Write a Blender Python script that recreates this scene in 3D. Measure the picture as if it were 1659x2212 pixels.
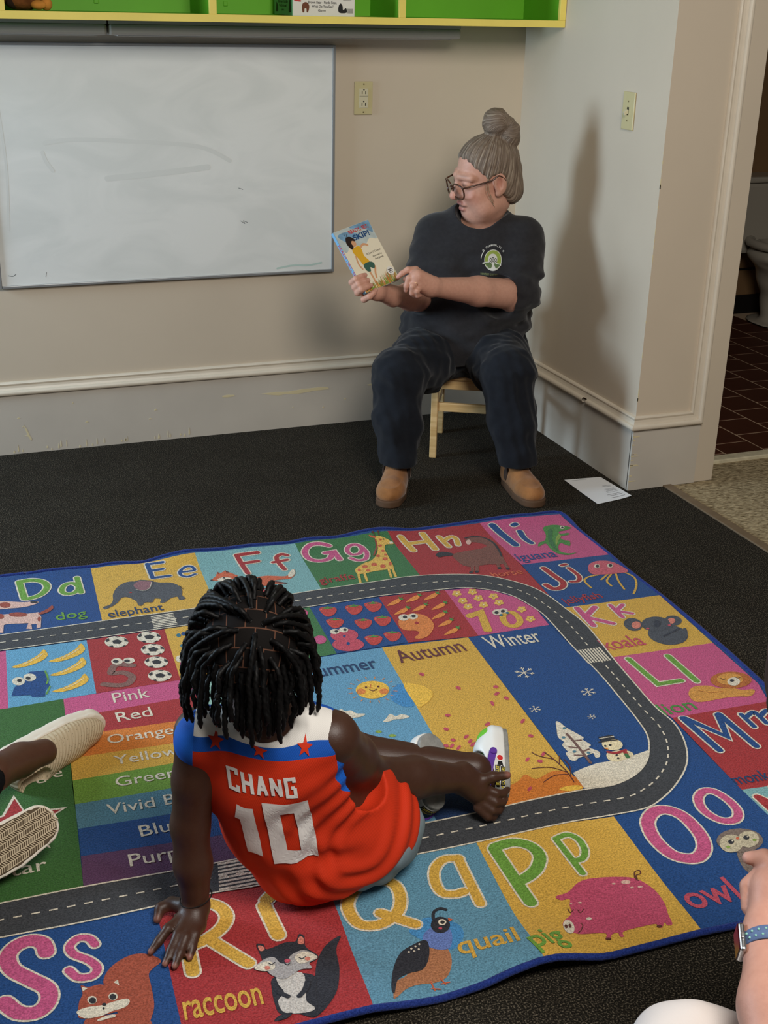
import bpy, bmesh, math, random
import numpy as np
from mathutils import Vector, Matrix
from mathutils.geometry import tessellate_polygon
from mathutils.bvhtree import BVHTree

for o in list(bpy.data.objects): bpy.data.objects.remove(o)
scene = bpy.context.scene
COL = scene.collection
random.seed(7); RNG = np.random.default_rng(7)

# ------------------------------------------------------------------ camera
YAW, PITCH, ROLL = (math.radians(a) for a in (21.403, 22.4226, 1.4599))
FPX = 2720.0
cam_d = bpy.data.cameras.new('camera'); cam = bpy.data.objects.new('camera', cam_d); COL.objects.link(cam)
_f = Vector((math.sin(YAW)*math.cos(PITCH), math.cos(YAW)*math.cos(PITCH), -math.sin(PITCH)))
_r = Vector((math.cos(YAW), -math.sin(YAW), 0)); _u = _r.cross(_f)
_r2 = _r*math.cos(ROLL)+_u*math.sin(ROLL); _u2 = -_r*math.sin(ROLL)+_u*math.cos(ROLL)
cam.matrix_world = Matrix(((_r2.x, _u2.x, -_f.x, 0), (_r2.y, _u2.y, -_f.y, 0), (_r2.z, _u2.z, -_f.z, 1.57056), (0, 0, 0, 1)))
cam_d.sensor_fit = 'VERTICAL'; cam_d.sensor_height = 24.0; cam_d.lens = FPX*24.0/2212.0
cam_d.clip_start = 0.05; cam_d.clip_end = 60
scene.camera = cam

# ------------------------------------------------------------------ light and exposure
vs = scene.view_settings
vs.view_transform = 'Standard'; vs.look = 'None'; vs.gamma = 1.0; vs.use_curve_mapping = False; vs.exposure = -0.08
world = bpy.data.worlds.new('world'); scene.world = world; world.use_nodes = True
bg = world.node_tree.nodes['Background']; bg.inputs[0].default_value = (0.95, 0.93, 0.90, 1); bg.inputs[1].default_value = 0.065
def area(name, loc, target, sx, sy, power, col):
    l = bpy.data.lights.new(name, 'AREA'); l.shape = 'RECTANGLE'; l.size = sx; l.size_y = sy; l.energy = power; l.color = col
    o = bpy.data.objects.new(name, l); COL.objects.link(o); o.location = loc
    o.rotation_euler = (Vector(target)-Vector(loc)).to_track_quat('-Z', 'Y').to_euler(); return o
area('window_daylight', (-2.16, 3.95, 1.45), (2.2, 3.80, 0.70), 0.85, 1.5, 118, (0.60, 0.80, 1.0))
area('overhead_room_light', (0.9, 0.45, 2.68), (1.7, 3.4, 0.5), 1.1, 1.1, 88, (1.0, 0.95, 0.88))  # unseen overhead area light, placed to brighten rug, walls and pier; no window here

# ------------------------------------------------------------------ materials
MATS = {}
def lin(c):
    return tuple((x/12.92 if x <= 0.04045 else ((x+0.055)/1.055)**2.4) for x in (v/255.0 for v in c))
def mat(name, rgb, rough=0.6, spec=0.3, noise=0.0, nscale=30.0, bump=0.0, bscale=200.0, metal=0.0, sheen=0.0, coords='Object', rgb2=None, detail=4.0, sss=0.0, bdist=0.002):
    if name in MATS: return MATS[name]
    m = bpy.data.materials.new(name); m.use_nodes = True; MATS[name] = m
    nt = m.node_tree; b = nt.nodes['Principled BSDF']; c = lin(rgb)
    b.inputs['Base Color'].default_value = (*c, 1); b.inputs['Roughness'].default_value = rough
    b.inputs['Specular IOR Level'].default_value = spec; b.inputs['Metallic'].default_value = metal
    if sheen: b.inputs['Sheen Weight'].default_value = sheen; b.inputs['Sheen Roughness'].default_value = 0.5
    if sss: b.inputs['Subsurface Weight'].default_value = sss; b.inputs['Subsurface Radius'].default_value = (0.012, 0.005, 0.003); b.inputs['Subsurface Scale'].default_value = 0.5
    if noise or bump:
        tc = nt.nodes.new('ShaderNodeTexCoord')
    if noise:
        n = nt.nodes.new('ShaderNodeTexNoise'); n.inputs['Scale'].default_value = nscale; n.inputs['Detail'].default_value = detail
        nt.links.new(tc.outputs[coords], n.inputs['Vector'])
        r = nt.nodes.new('ShaderNodeValToRGB'); r.color_ramp.elements[0].position = 0.3; r.color_ramp.elements[1].position = 0.7
        c2 = lin(rgb2) if rgb2 else tuple(min(1, x*(1+noise)) for x in c)
        c1 = c if rgb2 else tuple(x*(1-noise) for x in c)
        r.color_ramp.elements[0].color = (*c1, 1); r.color_ramp.elements[1].color = (*c2, 1)
        nt.links.new(n.outputs['Fac'], r.inputs[0]); nt.links.new(r.outputs[0], b.inputs['Base Color'])
    if bump:
        n2 = nt.nodes.new('ShaderNodeTexNoise'); n2.inputs['Scale'].default_value = bscale; n2.inputs['Detail'].default_value = 3
        nt.links.new(tc.outputs[coords], n2.inputs['Vector'])
        bp = nt.nodes.new('ShaderNodeBump'); bp.inputs['Strength'].default_value = bump; bp.inputs['Distance'].default_value = bdist
        nt.links.new(n2.outputs['Fac'], bp.inputs['Height']); nt.links.new(bp.outputs[0], b.inputs['Normal'])
    return m

# ------------------------------------------------------------------ object helpers
def link(name, me, parent=None, m=None, smooth=False):
    o = bpy.data.objects.new(name, me); COL.objects.link(o)
    if parent is not None: o.parent = parent
    if m is not None:
        for x in (m if isinstance(m, (list, tuple)) else [m]): me.materials.append(x)
    if smooth and me.polygons: me.polygons.foreach_set('use_smooth', [True]*len(me.polygons))
    return o
def tag(o, label, cat, group=None, kind=None):
    o['label'] = label; o['category'] = cat
    if group: o['group'] = group
    if kind: o['kind'] = kind
    return o
def structure(o, label=None):
    o['kind'] = 'structure'
    if label: o['label'] = label
    return o
def empty(name, loc=(0, 0, 0)):
    o = bpy.data.objects.new(name, None); COL.objects.link(o); o.location = loc; o.empty_display_size = 0.05; return o
def adopt(parent, *objs):
    """parent a world-space mesh under an empty without moving it"""
    for o in objs:
        o.parent = parent; o.matrix_parent_inverse = Matrix.Translation(-Vector(parent.location))
def pydata(name, v, f, parent=None, m=None, smooth=False):
    me = bpy.data.meshes.new(name); me.from_pydata([tuple(p) for p in v], [], [tuple(q) for q in f]); me.update()
    return link(name, me, parent, m, smooth)
def bm_obj(name, bm, parent=None, m=None, smooth=False):
    bmesh.ops.recalc_face_normals(bm, faces=bm.faces)
    me = bpy.data.meshes.new(name); bm.to_mesh(me); bm.free(); return link(name, me, parent, m, smooth)
def add_box(bm, lo, hi, M=None, bevel=0.0, seg=2):
    r = bmesh.ops.create_cube(bm, size=1.0); vs_ = r['verts']
    c = [(a+b)/2 for a, b in zip(lo, hi)]; s = [abs(b-a) for a, b in zip(lo, hi)]
    for v in vs_: v.co = Vector((v.co.x*s[0]+c[0], v.co.y*s[1]+c[1], v.co.z*s[2]+c[2]))
    if bevel:
        es = list({e for v in vs_ for e in v.link_edges})
        g = bmesh.ops.bevel(bm, geom=es, offset=bevel, segments=seg, affect='EDGES', profile=0.5)
        vs_ = list({v for f in g['faces'] for v in f.verts} | {v for v in vs_ if v.is_valid})
    if M is not None: bmesh.ops.transform(bm, matrix=M, verts=vs_)
    return vs_
def box(name, lo, hi, m=None, parent=None, bevel=0.0, M=None, smooth=False):
    bm = bmesh.new(); add_box(bm, lo, hi, M, bevel); return bm_obj(name, bm, parent, m, smooth)
def sweep_profile(name, path, prof, m, parent=None, closed=False, up=(0, 0, 1), out=None):
    """prof: (out, up) pairs swept along a horizontal/vertical polyline with mitred corners; out: list of outward normals per segment"""
    n = len(path); V = []; F = []; k = len(prof)
    P = [Vector(p) for p in path]; nseg = n if closed else n-1
    for i in range(n):
        s0 = (i-1) % nseg if (closed or i > 0) else 0; s1 = i % nseg if (closed or i < n-1) else nseg-1
        o0, u0 = (Vector(x) for x in out[s0]); o1, u1 = (Vector(x) for x in out[s1])
        for a, b in prof:
            # mitre: offset vector d with d.o0=a.. solved in the plane of both segment frames
            q = []
            for (o_, u_) in ((o0, u0), (o1, u1)): q.append(o_*a+u_*b)
            if (q[0]-q[1]).length < 1e-9: d = q[0]
            else:
                t0 = (P[s0+1 if not closed else (s0+1) % n]-P[s0]).normalized(); t1 = (P[(s1+1) % n]-P[s1]).normalized()
                # move q0 along t0 and q1 along t1 until they meet
                A = np.array([[t0[j], -t1[j]] for j in range(3)]); bb = np.array(q[1]-q[0])
                st = np.linalg.lstsq(A, bb, rcond=None)[0]; d = q[0]+t0*st[0]
            V.append(P[i]+d)
    for i in range(nseg):
        j = (i+1) % n
        for a in range(k-1): F.append((i*k+a, i*k+a+1, j*k+a+1, j*k+a))
    return pydata(name, V, F, parent, m)
def tube_mesh(path, radii, seg=8, cap=True, flat=None):
    P = np.array(path, float); n = len(P); R = np.broadcast_to(np.array(radii, float), (n,))
    T = np.gradient(P, axis=0); T /= np.linalg.norm(T, axis=1)[:, None]+1e-12
    up = np.array([0, 0, 1.0]); 
    if abs(T[0] @ up) > 0.9: up = np.array([1.0, 0, 0])
    N = np.cross(T[0], up); N /= np.linalg.norm(N); V = []; F = []
    for i in range(n):
        N = N-(N @ T[i])*T[i]; N /= np.linalg.norm(N); B = np.cross(T[i], N)
        for s in range(seg):
            a = 2*math.pi*s/seg; V.append(P[i]+R[i]*(math.cos(a)*N+math.sin(a)*B))
    for i in range(n-1):
        for s in range(seg): F.append((i*seg+s, i*seg+(s+1) % seg, (i+1)*seg+(s+1) % seg, (i+1)*seg+s))
    if cap: F.append(tuple(range(seg))[::-1]); F.append(tuple((n-1)*seg+s for s in range(seg)))
    return V, F
def tube(name, path, radii, m, parent=None, seg=8, smooth=True):
    V, F = tube_mesh(path, radii, seg); return pydata(name, V, F, parent, m, smooth)
def catmull(pts, per=6, closed=True):
    P = np.array(pts, float); n = len(P); out = []
    rng = range(n) if closed else range(n-1)
    for i in rng:
        if closed: p0, p1, p2, p3 = P[(i-1) % n], P[i], P[(i+1) % n], P[(i+2) % n]
        else: p0, p1, p2, p3 = P[max(i-1, 0)], P[i], P[i+1], P[min(i+2, n-1)]
        for k in range(per):
            t = k/per
            out.append(0.5*((2*p1)+(-p0+p2)*t+(2*p0-5*p1+4*p2-p3)*t*t+(-p0+3*p1-3*p2+p3)*t**3))
    if not closed: out.append(P[-1])
    return np.array(out)

# ------------------------------------------------------------------ text as flat geometry (built-in font)
_TX = {}
def text_mesh(s, bold=0.0):
    """2-D triangles of a text, scaled so that its width is 1; returns verts (n,2), faces, cap height"""
    key = (s, bold)
    if key in _TX: return _TX[key]
    cu = bpy.data.curves.new('t', 'FONT'); cu.body = s; cu.size = 1.0; cu.offset = bold; cu.resolution_u = 4; cu.fill_mode = 'FRONT'
    ob = bpy.data.objects.new('t', cu); COL.objects.link(ob)
    dg = bpy.context.evaluated_depsgraph_get(); me = bpy.data.meshes.new_from_object(ob.evaluated_get(dg))
    v = np.array([(p.co.x, p.co.y) for p in me.vertices]); f = []
    for p in me.polygons:
        q = list(p.vertices)
        for i in range(1, len(q)-1): f.append((q[0], q[i], q[i+1]))
    bpy.data.objects.remove(ob); bpy.data.curves.remove(cu); bpy.data.meshes.remove(me)
    x0 = v[:, 0].min(); w = v[:, 0].max()-x0; v = (v-np.array([x0, 0]))/w
    _TX[key] = (v, f, v[:, 1].max()); return _TX[key]

# ------------------------------------------------------------------ signed-distance modelling and surface nets
def nrm(v): v = np.array(v, float); return v/np.linalg.norm(v)
class Vol:
    def __init__(s, lo, hi, res):
        s.lo = np.array(lo, float); s.res = res; s.n = np.ceil((np.array(hi)-s.lo)/res).astype(int)+1
        s.d = np.full(s.n, 10.0, np.float32)
        s.ax = [s.lo[i]+res*np.arange(s.n[i]) for i in range(3)]
    def _sl(s, lo, hi):
        a = np.clip(np.floor((np.array(lo)-s.lo)/s.res).astype(int), 0, s.n); b = np.clip(np.ceil((np.array(hi)-s.lo)/s.res).astype(int)+1, 0, s.n)
        return tuple(slice(x, y) for x, y in zip(a, b))
    def _g(s, sl):
        return (s.ax[0][sl[0]][:, None, None].astype(np.float32), s.ax[1][sl[1]][None, :, None].astype(np.float32), s.ax[2][sl[2]][None, None, :].astype(np.float32))
    def _mix(s, sl, dp, k, op):
        d = s.d[sl]
        if op == 'sub':
            dp = -dp
            if k > 0:
                h = np.maximum(k-np.abs(d-dp), 0)/k; s.d[sl] = np.maximum(d, dp)+h*h*k*0.25
            else: s.d[sl] = np.maximum(d, dp)
        elif op == 'and':
            if k > 0:
                h = np.maximum(k-np.abs(d-dp), 0)/k; s.d[sl] = np.maximum(d, dp)+h*h*k*0.25
            else: s.d[sl] = np.maximum(d, dp)
        else:
            if k > 0:
                h = np.maximum(k-np.abs(d-dp), 0)/k; s.d[sl] = np.minimum(d, dp)-h*h*k*0.25
            else: s.d[sl] = np.minimum(d, dp)
    def cap(s, a, b, ra, rb=None, k=0.02, op='add', flat=None):
        """tapered capsule; flat=(direction, factor) widens or flattens the section along a direction"""
        rb = ra if rb is None else rb; a = np.array(a, float); b = np.array(b, float)
        mr = max(ra, rb)*(max(1, flat[1]) if flat else 1)+k+2*s.res
        sl = s._sl(np.minimum(a, b)-mr, np.maximum(a, b)+mr)
        if any(x.stop <= x.start for x in sl): return s
        X, Y, Z = s._g(sl); ab = b-a; L2 = max(ab @ ab, 1e-12)
        px, py, pz = X-a[0], Y-a[1], Z-a[2]
        t = np.clip((px*ab[0]+py*ab[1]+pz*ab[2])/L2, 0, 1)
        qx, qy, qz = px-t*ab[0], py-t*ab[1], pz-t*ab[2]
        if flat:
            u = nrm(flat[0]); c = (qx*u[0]+qy*u[1]+qz*u[2])*(1/flat[1]-1); qx, qy, qz = qx+c*u[0], qy+c*u[1], qz+c*u[2]
        dp = np.sqrt(qx*qx+qy*qy+qz*qz)-(ra+(rb-ra)*t)
        if flat and flat[1] < 1: dp = dp*flat[1]
        s._mix(sl, dp, k, op); return s
    def chain(s, pts, rad, k=0.02, flat=None, op='add'):
        for i in range(len(pts)-1): s.cap(pts[i], pts[i+1], rad[i], rad[i+1], k, op, flat)
        return s
    def ell(s, c, r, k=0.02, R=None, op='add'):
        c = np.array(c, float); r = np.array(r, float) if np.ndim(r) else np.array([r]*3, float); R = np.eye(3) if R is None else np.array(R, float)  # rows = local axes
        e = np.sqrt(((R*r[:, None])**2).sum(0))+k+2*s.res
        sl = s._sl(c-e, c+e)
        if any(x.stop <= x.start for x in sl): return s
        X, Y, Z = s._g(sl); px, py, pz = X-c[0], Y-c[1], Z-c[2]; k0 = 0; k1 = 0
        for i in range(3):
            q = px*R[i, 0]+py*R[i, 1]+pz*R[i, 2]; k0 = k0+(q/r[i])**2; k1 = k1+(q/r[i]**2)**2
        k0 = np.sqrt(k0); k1 = np.sqrt(k1)+1e-9
        s._mix(sl, k0*(k0-1)/k1, k, op); return s
    def boxr(s, c, h, rad, k=0.0, R=None, op='add'):
        c = np.array(c, float); h = np.array(h, float); R = np.eye(3) if R is None else np.array(R, float)
        e = (np.abs(R)*(h)[:, None]).sum(0)+k+2*s.res
        sl = s._sl(c-e, c+e); X, Y, Z = s._g(sl); px, py, pz = X-c[0], Y-c[1], Z-c[2]; o = 0; mx = None
        for i in range(3):
            q = np.abs(px*R[i, 0]+py*R[i, 1]+pz*R[i, 2])-(h[i]-rad); o = o+np.maximum(q, 0)**2; mx = q if mx is None else np.maximum(mx, q)
        s._mix(sl, np.sqrt(o)+np.minimum(mx, 0)-rad, k, op); return s
    def fn(s, func, k=0.0, op='sub'):
        """func(X,Y,Z)->distance over the whole volume"""
        sl = tuple(slice(0, x) for x in s.n); X, Y, Z = s._g(sl); s._mix(sl, func(X, Y, Z).astype(np.float32), k, op); return s
    def plane(s, p, n, k=0.0, op='and'):
        n = nrm(n); return s.fn(lambda X, Y, Z: (X-p[0])*n[0]+(Y-p[1])*n[1]+(Z-p[2])*n[2], k, op)
    def disp(s, func):
        sl = tuple(slice(0, x) for x in s.n); X, Y, Z = s._g(sl); s.d += func(X, Y, Z).astype(np.float32); return s
    def mesh(s, smooth_it=1):
        d = s.d.copy(); d[0], d[-1] = np.maximum(d[0], .01), np.maximum(d[-1], .01); d[:, 0] = np.maximum(d[:, 0], .01); d[:, -1] = np.maximum(d[:, -1], .01); d[:, :, 0] = np.maximum(d[:, :, 0], .01); d[:, :, -1] = np.maximum(d[:, :, -1], .01)
        sg = d < 0; nx, ny, nz = d.shape
        cnt = np.zeros((nx-1, ny-1, nz-1), np.int8)
        for i in (0, 1):
            for j in (0, 1):
                for k in (0, 1): cnt += sg[i:nx-1+i, j:ny-1+j, k:nz-1+k]
        act = (cnt > 0) & (cnt < 8); idx = np.full(act.shape, -1, np.int64); ci = np.argwhere(act); idx[act] = np.arange(len(ci))
        acc = np.zeros((len(ci), 3)); w = np.zeros(len(ci))
        corners = [(i, j, k) for i in (0, 1) for j in (0, 1) for k in (0, 1)]
        vals = {c: d[ci[:, 0]+c[0], ci[:, 1]+c[1], ci[:, 2]+c[2]].astype(float) for c in corners}
        for a in corners:
            for ax in range(3):
                if a[ax]: continue
                b = list(a); b[ax] = 1; b = tuple(b); va, vb = vals[a], vals[b]; m = (va < 0) != (vb < 0)
                t = np.where(m, va/np.where(m, va-vb, 1), 0); p = np.tile(np.array(a, float), (len(ci), 1)); p[:, ax] += t
                acc += p*m[:, None]; w += m
        V = s.lo+s.res*(ci+acc/w[:, None]); F = []
        for ax in range(3):
            o = [1, 2, 0][ax], [2, 0, 1][ax]
            sa = [slice(None)]*3; sb = [slice(None)]*3; sa[ax] = slice(0, -1); sb[ax] = slice(1, None)
            ch = sg[tuple(sa)] != sg[tuple(sb)]; e = np.argwhere(ch)
            e = e[(e[:, o[0]] > 0) & (e[:, o[1]] > 0) & (e[:, o[0]] < s.n[o[0]]-1) & (e[:, o[1]] < s.n[o[1]]-1)]
            ins = sg[e[:, 0], e[:, 1], e[:, 2]]
            def cell(d0, d1):
                q = e.copy(); q[:, o[0]] -= d0; q[:, o[1]] -= d1; return idx[q[:, 0], q[:, 1], q[:, 2]]
            q = np.stack([cell(0, 0), cell(1, 0), cell(1, 1), cell(0, 1)], 1); q[~ins] = q[~ins][:, ::-1]; F.append(q)
        F = np.concatenate(F); F = F[(F >= 0).all(1)]
        for _ in range(smooth_it):
            A = np.zeros_like(V); n = np.zeros(len(V))
            for a, b in ((0, 1), (1, 2), (2, 3), (3, 0)):
                np.add.at(A, F[:, a], V[F[:, b]]); np.add.at(A, F[:, b], V[F[:, a]]); np.add.at(n, F[:, a], 1); np.add.at(n, F[:, b], 1)
            V = 0.5*V+0.5*A/np.maximum(n, 1)[:, None]
        return V, F
def np_obj(name, V, F, parent=None, m=None, attrs=None, smooth=True):
    me = bpy.data.meshes.new(name); nv, nf = len(V), len(F); k = F.shape[1]
    me.vertices.add(nv); me.vertices.foreach_set('co', np.ascontiguousarray(V, np.float32).ravel())
    me.loops.add(nf*k); me.loops.foreach_set('vertex_index', np.ascontiguousarray(F, np.int32).ravel())
    me.polygons.add(nf); me.polygons.foreach_set('loop_start', np.arange(0, nf*k, k, dtype=np.int32))
    me.update(calc_edges=True); me.validate()
    if attrs:
        for an, av in attrs.items():
            av = np.asarray(av, np.float32)
            if av.ndim == 1: at = me.attributes.new(an, 'FLOAT', 'POINT'); at.data.foreach_set('value', av)
            else:
                at = me.attributes.new(an, 'FLOAT_COLOR', 'POINT'); at.data.foreach_set('color', np.c_[av, np.ones(len(av))].astype(np.float32).ravel())
    return link(name, me, parent, m, smooth)
def bvh_of(V, F): return BVHTree.FromPolygons([tuple(v) for v in V], [tuple(int(i) for i in f) for f in F])
def project_print(name, polys, o, ex, ey, bvh, m, parent, lift=0.0012, dist=0.5, sub=0.012):
    """polys: list of (verts2d, faces, material index); carried on to a surface along -(ex x ey) from a frame held outside it"""
    o, ex, ey = Vector(o), Vector(ex), Vector(ey); n = ex.cross(ey).normalized(); V = []; F = []; MI = []
    sx = ex.length
    for v2, f, mi in polys:
        v2, f = subdivide2(np.array(v2, float), f, sub/sx); b = len(V)
        ok = True; tmp = []
        for a in v2:
            p = o+ex*float(a[0])+ey*float(a[1]); h = bvh.ray_cast(p+n*dist, -n)
            if h[0] is None: tmp.append(None)
            else: tmp.append(h[0]+n*lift+h[1]*0.0004)
        for t in f:
            if all(tmp[i] is not None for i in t): F.append(tuple(b+i for i in t)); MI.append(mi)
        V += [t if t is not None else o for t in tmp]
    me = bpy.data.meshes.new(name); me.from_pydata([tuple(p) for p in V], [], F); me.update()
    ob = link(name, me, parent, m)
    me.polygons.foreach_set('material_index', MI); return ob
def subdivide2(v, f, thr):
    v = [tuple(p) for p in v]; f = [tuple(t) for t in f]
    for _ in range(7):
        mid = {}; out = []; any_ = False
        def L(a, b): return math.hypot(v[a][0]-v[b][0], v[a][1]-v[b][1]) > thr
        def M_(a, b):
            k = (min(a, b), max(a, b))
            if k not in mid: v.append(((v[a][0]+v[b][0])/2, (v[a][1]+v[b][1])/2)); mid[k] = len(v)-1
            return mid[k]
        for a, b, c in f:
            s = (L(a, b), L(b, c), L(c, a)); n = sum(s)
            if n == 0: out.append((a, b, c)); continue
            any_ = True
            if n == 3:
                x, y, z = M_(a, b), M_(b, c), M_(c, a); out += [(a, x, z), (x, b, y), (z, y, c), (x, y, z)]
            else:
                while not (s[0] and (n == 1 or s[1])): a, b, c = b, c, a; s = (s[1], s[2], s[0])
                x = M_(a, b)
                if n == 1: out += [(a, x, c), (x, b, c)]
                else: y = M_(b, c); out += [(x, b, y), (a, x, y), (a, y, c)]
        f = out
        if not any_: break
    return np.array(v), f
def poly2(pts):
    t = tessellate_polygon([[Vector((p[0], p[1], 0)) for p in pts]]); return [tuple(p[:2]) for p in pts], [tuple(x) for x in t]
def disc2(cx, cy, rx, ry=None, n=24, rot=0.0):
    ry = rx if ry is None else ry; c, s = math.cos(rot), math.sin(rot)
    return poly2([(cx+rx*math.cos(a)*c-ry*math.sin(a)*s, cy+rx*math.cos(a)*s+ry*math.sin(a)*c) for a in (2*math.pi*i/n for i in range(n))])
def stroke2(pts, w, closed=False, cap=True):
    """flat mitred ribbon with round ends, nothing overlapping"""
    P = [np.array(p, float) for p in pts]
    P = [p for i, p in enumerate(P) if i == 0 or np.hypot(*(p-P[i-1])) > 1e-6]
    n = len(P); V = []; F = []
    def dirn(a, b): d = b-a; return d/max(np.hypot(*d), 1e-12)
    for i in range(n):
        if closed: d0, d1 = dirn(P[i-1], P[i]), dirn(P[i], P[(i+1) % n])
        else: d0 = dirn(P[max(i-1, 0)], P[max(i, 1)]); d1 = dirn(P[min(i, n-2)], P[min(i+1, n-1)])
        n0 = np.array([-d0[1], d0[0]]); n1 = np.array([-d1[1], d1[0]]); m = n0+n1; L = np.hypot(*m)
        m = n0 if L < 1e-6 else m/L; q = m*(w/2)/max(m @ n0, 0.55); V += [P[i]+q, P[i]-q]
    for i in range(n if closed else n-1):
        a, b = 2*i, 2*((i+1) % n); F += [(a, a+1, b+1), (a, b+1, b)]
    if cap and not closed:
        for i, d, s in ((0, dirn(P[1], P[0]), 0), (n-1, dirn(P[-2], P[-1]), 2*(n-1))):
            k = len(V); nn = np.array([-d[1], d[0]])
            for a in range(1, 6): t = math.pi*a/6; V.append(P[i]+w/2*(math.cos(t)*nn+math.sin(t)*d))
            ring = ([s+1] if i == 0 else [s])+list(range(k, k+5))+([s] if i == 0 else [s+1])
            for a in range(1, len(ring)-1): F.append((ring[0], ring[a], ring[a+1]))
    return [tuple(p) for p in V], F
def text2(s, x, y, w, h=None, bold=0.0, rot=0.0):
    v, f, ch = text_mesh(s, bold); sy = w if h is None else h/ch
    c, sn = math.cos(rot), math.sin(rot); q = np.c_[v[:, 0]*w, v[:, 1]*sy]
    return [(x+a*c-b*sn, y+a*sn+b*c) for a, b in q], f
# ------------------------------------------------------------------ room dimensions (metres, from the photograph's own geometry)
YB, XR, YJ, XJ = 4.469, 2.268, 3.477, 2.606          # back wall, right wall, face of the door pier, door jamb
PAINT = mat('beige_wall_paint', (203, 189, 168), 0.55, 0.3, noise=0.035, nscale=2.2, bump=0.06, bscale=260, bdist=0.0008)
TRIM = mat('cream_trim_paint', (214, 202, 182), 0.38, 0.45, noise=0.04, nscale=9, bump=0.12, bscale=70, bdist=0.001)
CHIP = mat('exposed_cream_underpaint', (214, 200, 160), 0.6)
GREY_PAINT = mat('greyish_skirting_paint', (196, 188, 175), 0.42, 0.4, noise=0.05, nscale=4, bump=0.1, bscale=90, bdist=0.001)

def carpet_material():
    m = bpy.data.materials.new('dark_speckled_carpet'); m.use_nodes = True; nt = m.node_tree; b = nt.nodes['Principled BSDF']
    tc = nt.nodes.new('ShaderNodeTexCoord')
    n = nt.nodes.new('ShaderNodeTexNoise'); n.inputs['Scale'].default_value = 290; n.inputs['Detail'].default_value = 2
    r = nt.nodes.new('ShaderNodeValToRGB'); e = r.color_ramp.elements
    e[0].position = 0.40; e[0].color = (*lin((26, 24, 20)), 1); e[1].position = 0.66; e[1].color = (*lin((108, 100, 86)), 1)
    k = e.new(0.54); k.color = (*lin((46, 42, 35)), 1)
    n2 = nt.nodes.new('ShaderNodeTexNoise'); n2.inputs['Scale'].default_value = 5; n2.inputs['Detail'].default_value = 3
    mx = nt.nodes.new('ShaderNodeMix'); mx.data_type = 'RGBA'; mx.blend_type = 'MULTIPLY'; mx.inputs[0].default_value = 0.35
    r2 = nt.nodes.new('ShaderNodeValToRGB'); r2.color_ramp.elements[0].position = 0.35; r2.color_ramp.elements[1].position = 0.65; r2.color_ramp.elements[0].color = (0.55, 0.5, 0.46, 1)
    bp = nt.nodes.new('ShaderNodeBump'); bp.inputs['Strength'].default_value = 0.9; bp.inputs['Distance'].default_value = 0.006
    for x in (n, n2): nt.links.new(tc.outputs['Object'], x.inputs['Vector'])
    nt.links.new(n.outputs['Fac'], r.inputs[0]); nt.links.new(n2.outputs['Fac'], r2.inputs[0])
    nt.links.new(r.outputs[0], mx.inputs[6]); nt.links.new(r2.outputs[0], mx.inputs[7]); nt.links.new(mx.outputs[2], b.inputs['Base Color'])
    nt.links.new(n.outputs['Fac'], bp.inputs['Height']); nt.links.new(bp.outputs[0], b.inputs['Normal'])
    b.inputs['Roughness'].default_value = 0.95; b.inputs['Specular IOR Level'].default_value = 0.1
    return m
def beige_loop_material():
    m = bpy.data.materials.new('beige_loop_carpet'); m.use_nodes = True; nt = m.node_tree; b = nt.nodes['Principled BSDF']
    tc = nt.nodes.new('ShaderNodeTexCoord'); mp = nt.nodes.new('ShaderNodeMapping'); mp.inputs['Rotation'].default_value = (0, 0, 0.2); mp.inputs['Scale'].default_value = (45, 130, 60)
    n = nt.nodes.new('ShaderNodeTexNoise'); n.inputs['Scale'].default_value = 1.0; n.inputs['Detail'].default_value = 3; n.inputs['Distortion'].default_value = 0.6
    r = nt.nodes.new('ShaderNodeValToRGB'); r.color_ramp.elements[0].position = 0.3; r.color_ramp.elements[0].color = (*lin((104, 88, 62)), 1); r.color_ramp.elements[1].position = 0.7; r.color_ramp.elements[1].color = (*lin((196, 178, 142)), 1)
    bp = nt.nodes.new('ShaderNodeBump'); bp.inputs['Strength'].default_value = 0.8; bp.inputs['Distance'].default_value = 0.008
    nt.links.new(tc.outputs['Object'], mp.inputs[0]); nt.links.new(mp.outputs[0], n.inputs['Vector']); nt.links.new(n.outputs['Fac'], r.inputs[0]); nt.links.new(r.outputs[0], b.inputs['Base Color'])
    nt.links.new(n.outputs['Fac'], bp.inputs['Height']); nt.links.new(bp.outputs[0], b.inputs['Normal']); b.inputs['Roughness'].default_value = 0.95; b.inputs['Specular IOR Level'].default_value = 0.1
    return m
structure(box('floor', (-2.4, -1.2, -0.06), (2.408, YB+0.05, 0.0), carpet_material()), 'dark speckled carpet floor')
structure(box('floor_doorway', (2.43, 0.6, -0.06), (4.4, 3.66, -0.002), beige_loop_material()), 'beige looped carpet in front of the doorway')
STRIP = mat('brown_edge_strip', (116, 98, 76), 0.5, 0.4, noise=0.1, nscale=30)
structure(box('trim_1', (2.402, 0.6, -0.05), (2.436, 3.49, 0.005), STRIP, bevel=0.002), 'brown strip between the dark and beige carpets')

# walls
structure(box('wall_back', (-2.4, YB, 0.0), (XR+0.02, YB+0.1, 2.75), PAINT), 'beige back wall with whiteboard')
structure(box('wall_right', (XR, YJ, 0.0), (XJ, YB+0.1, 2.75), PAINT), 'beige right wall and door pier')
structure(box('wall_doorway', (XJ, YJ+0.005, 2.1), (4.6, YJ+0.14, 2.75), PAINT))
structure(box('wall_doorway_right', (3.6, YJ+0.005, 0), (4.6, YJ+0.14, 2.1), PAINT))
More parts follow.
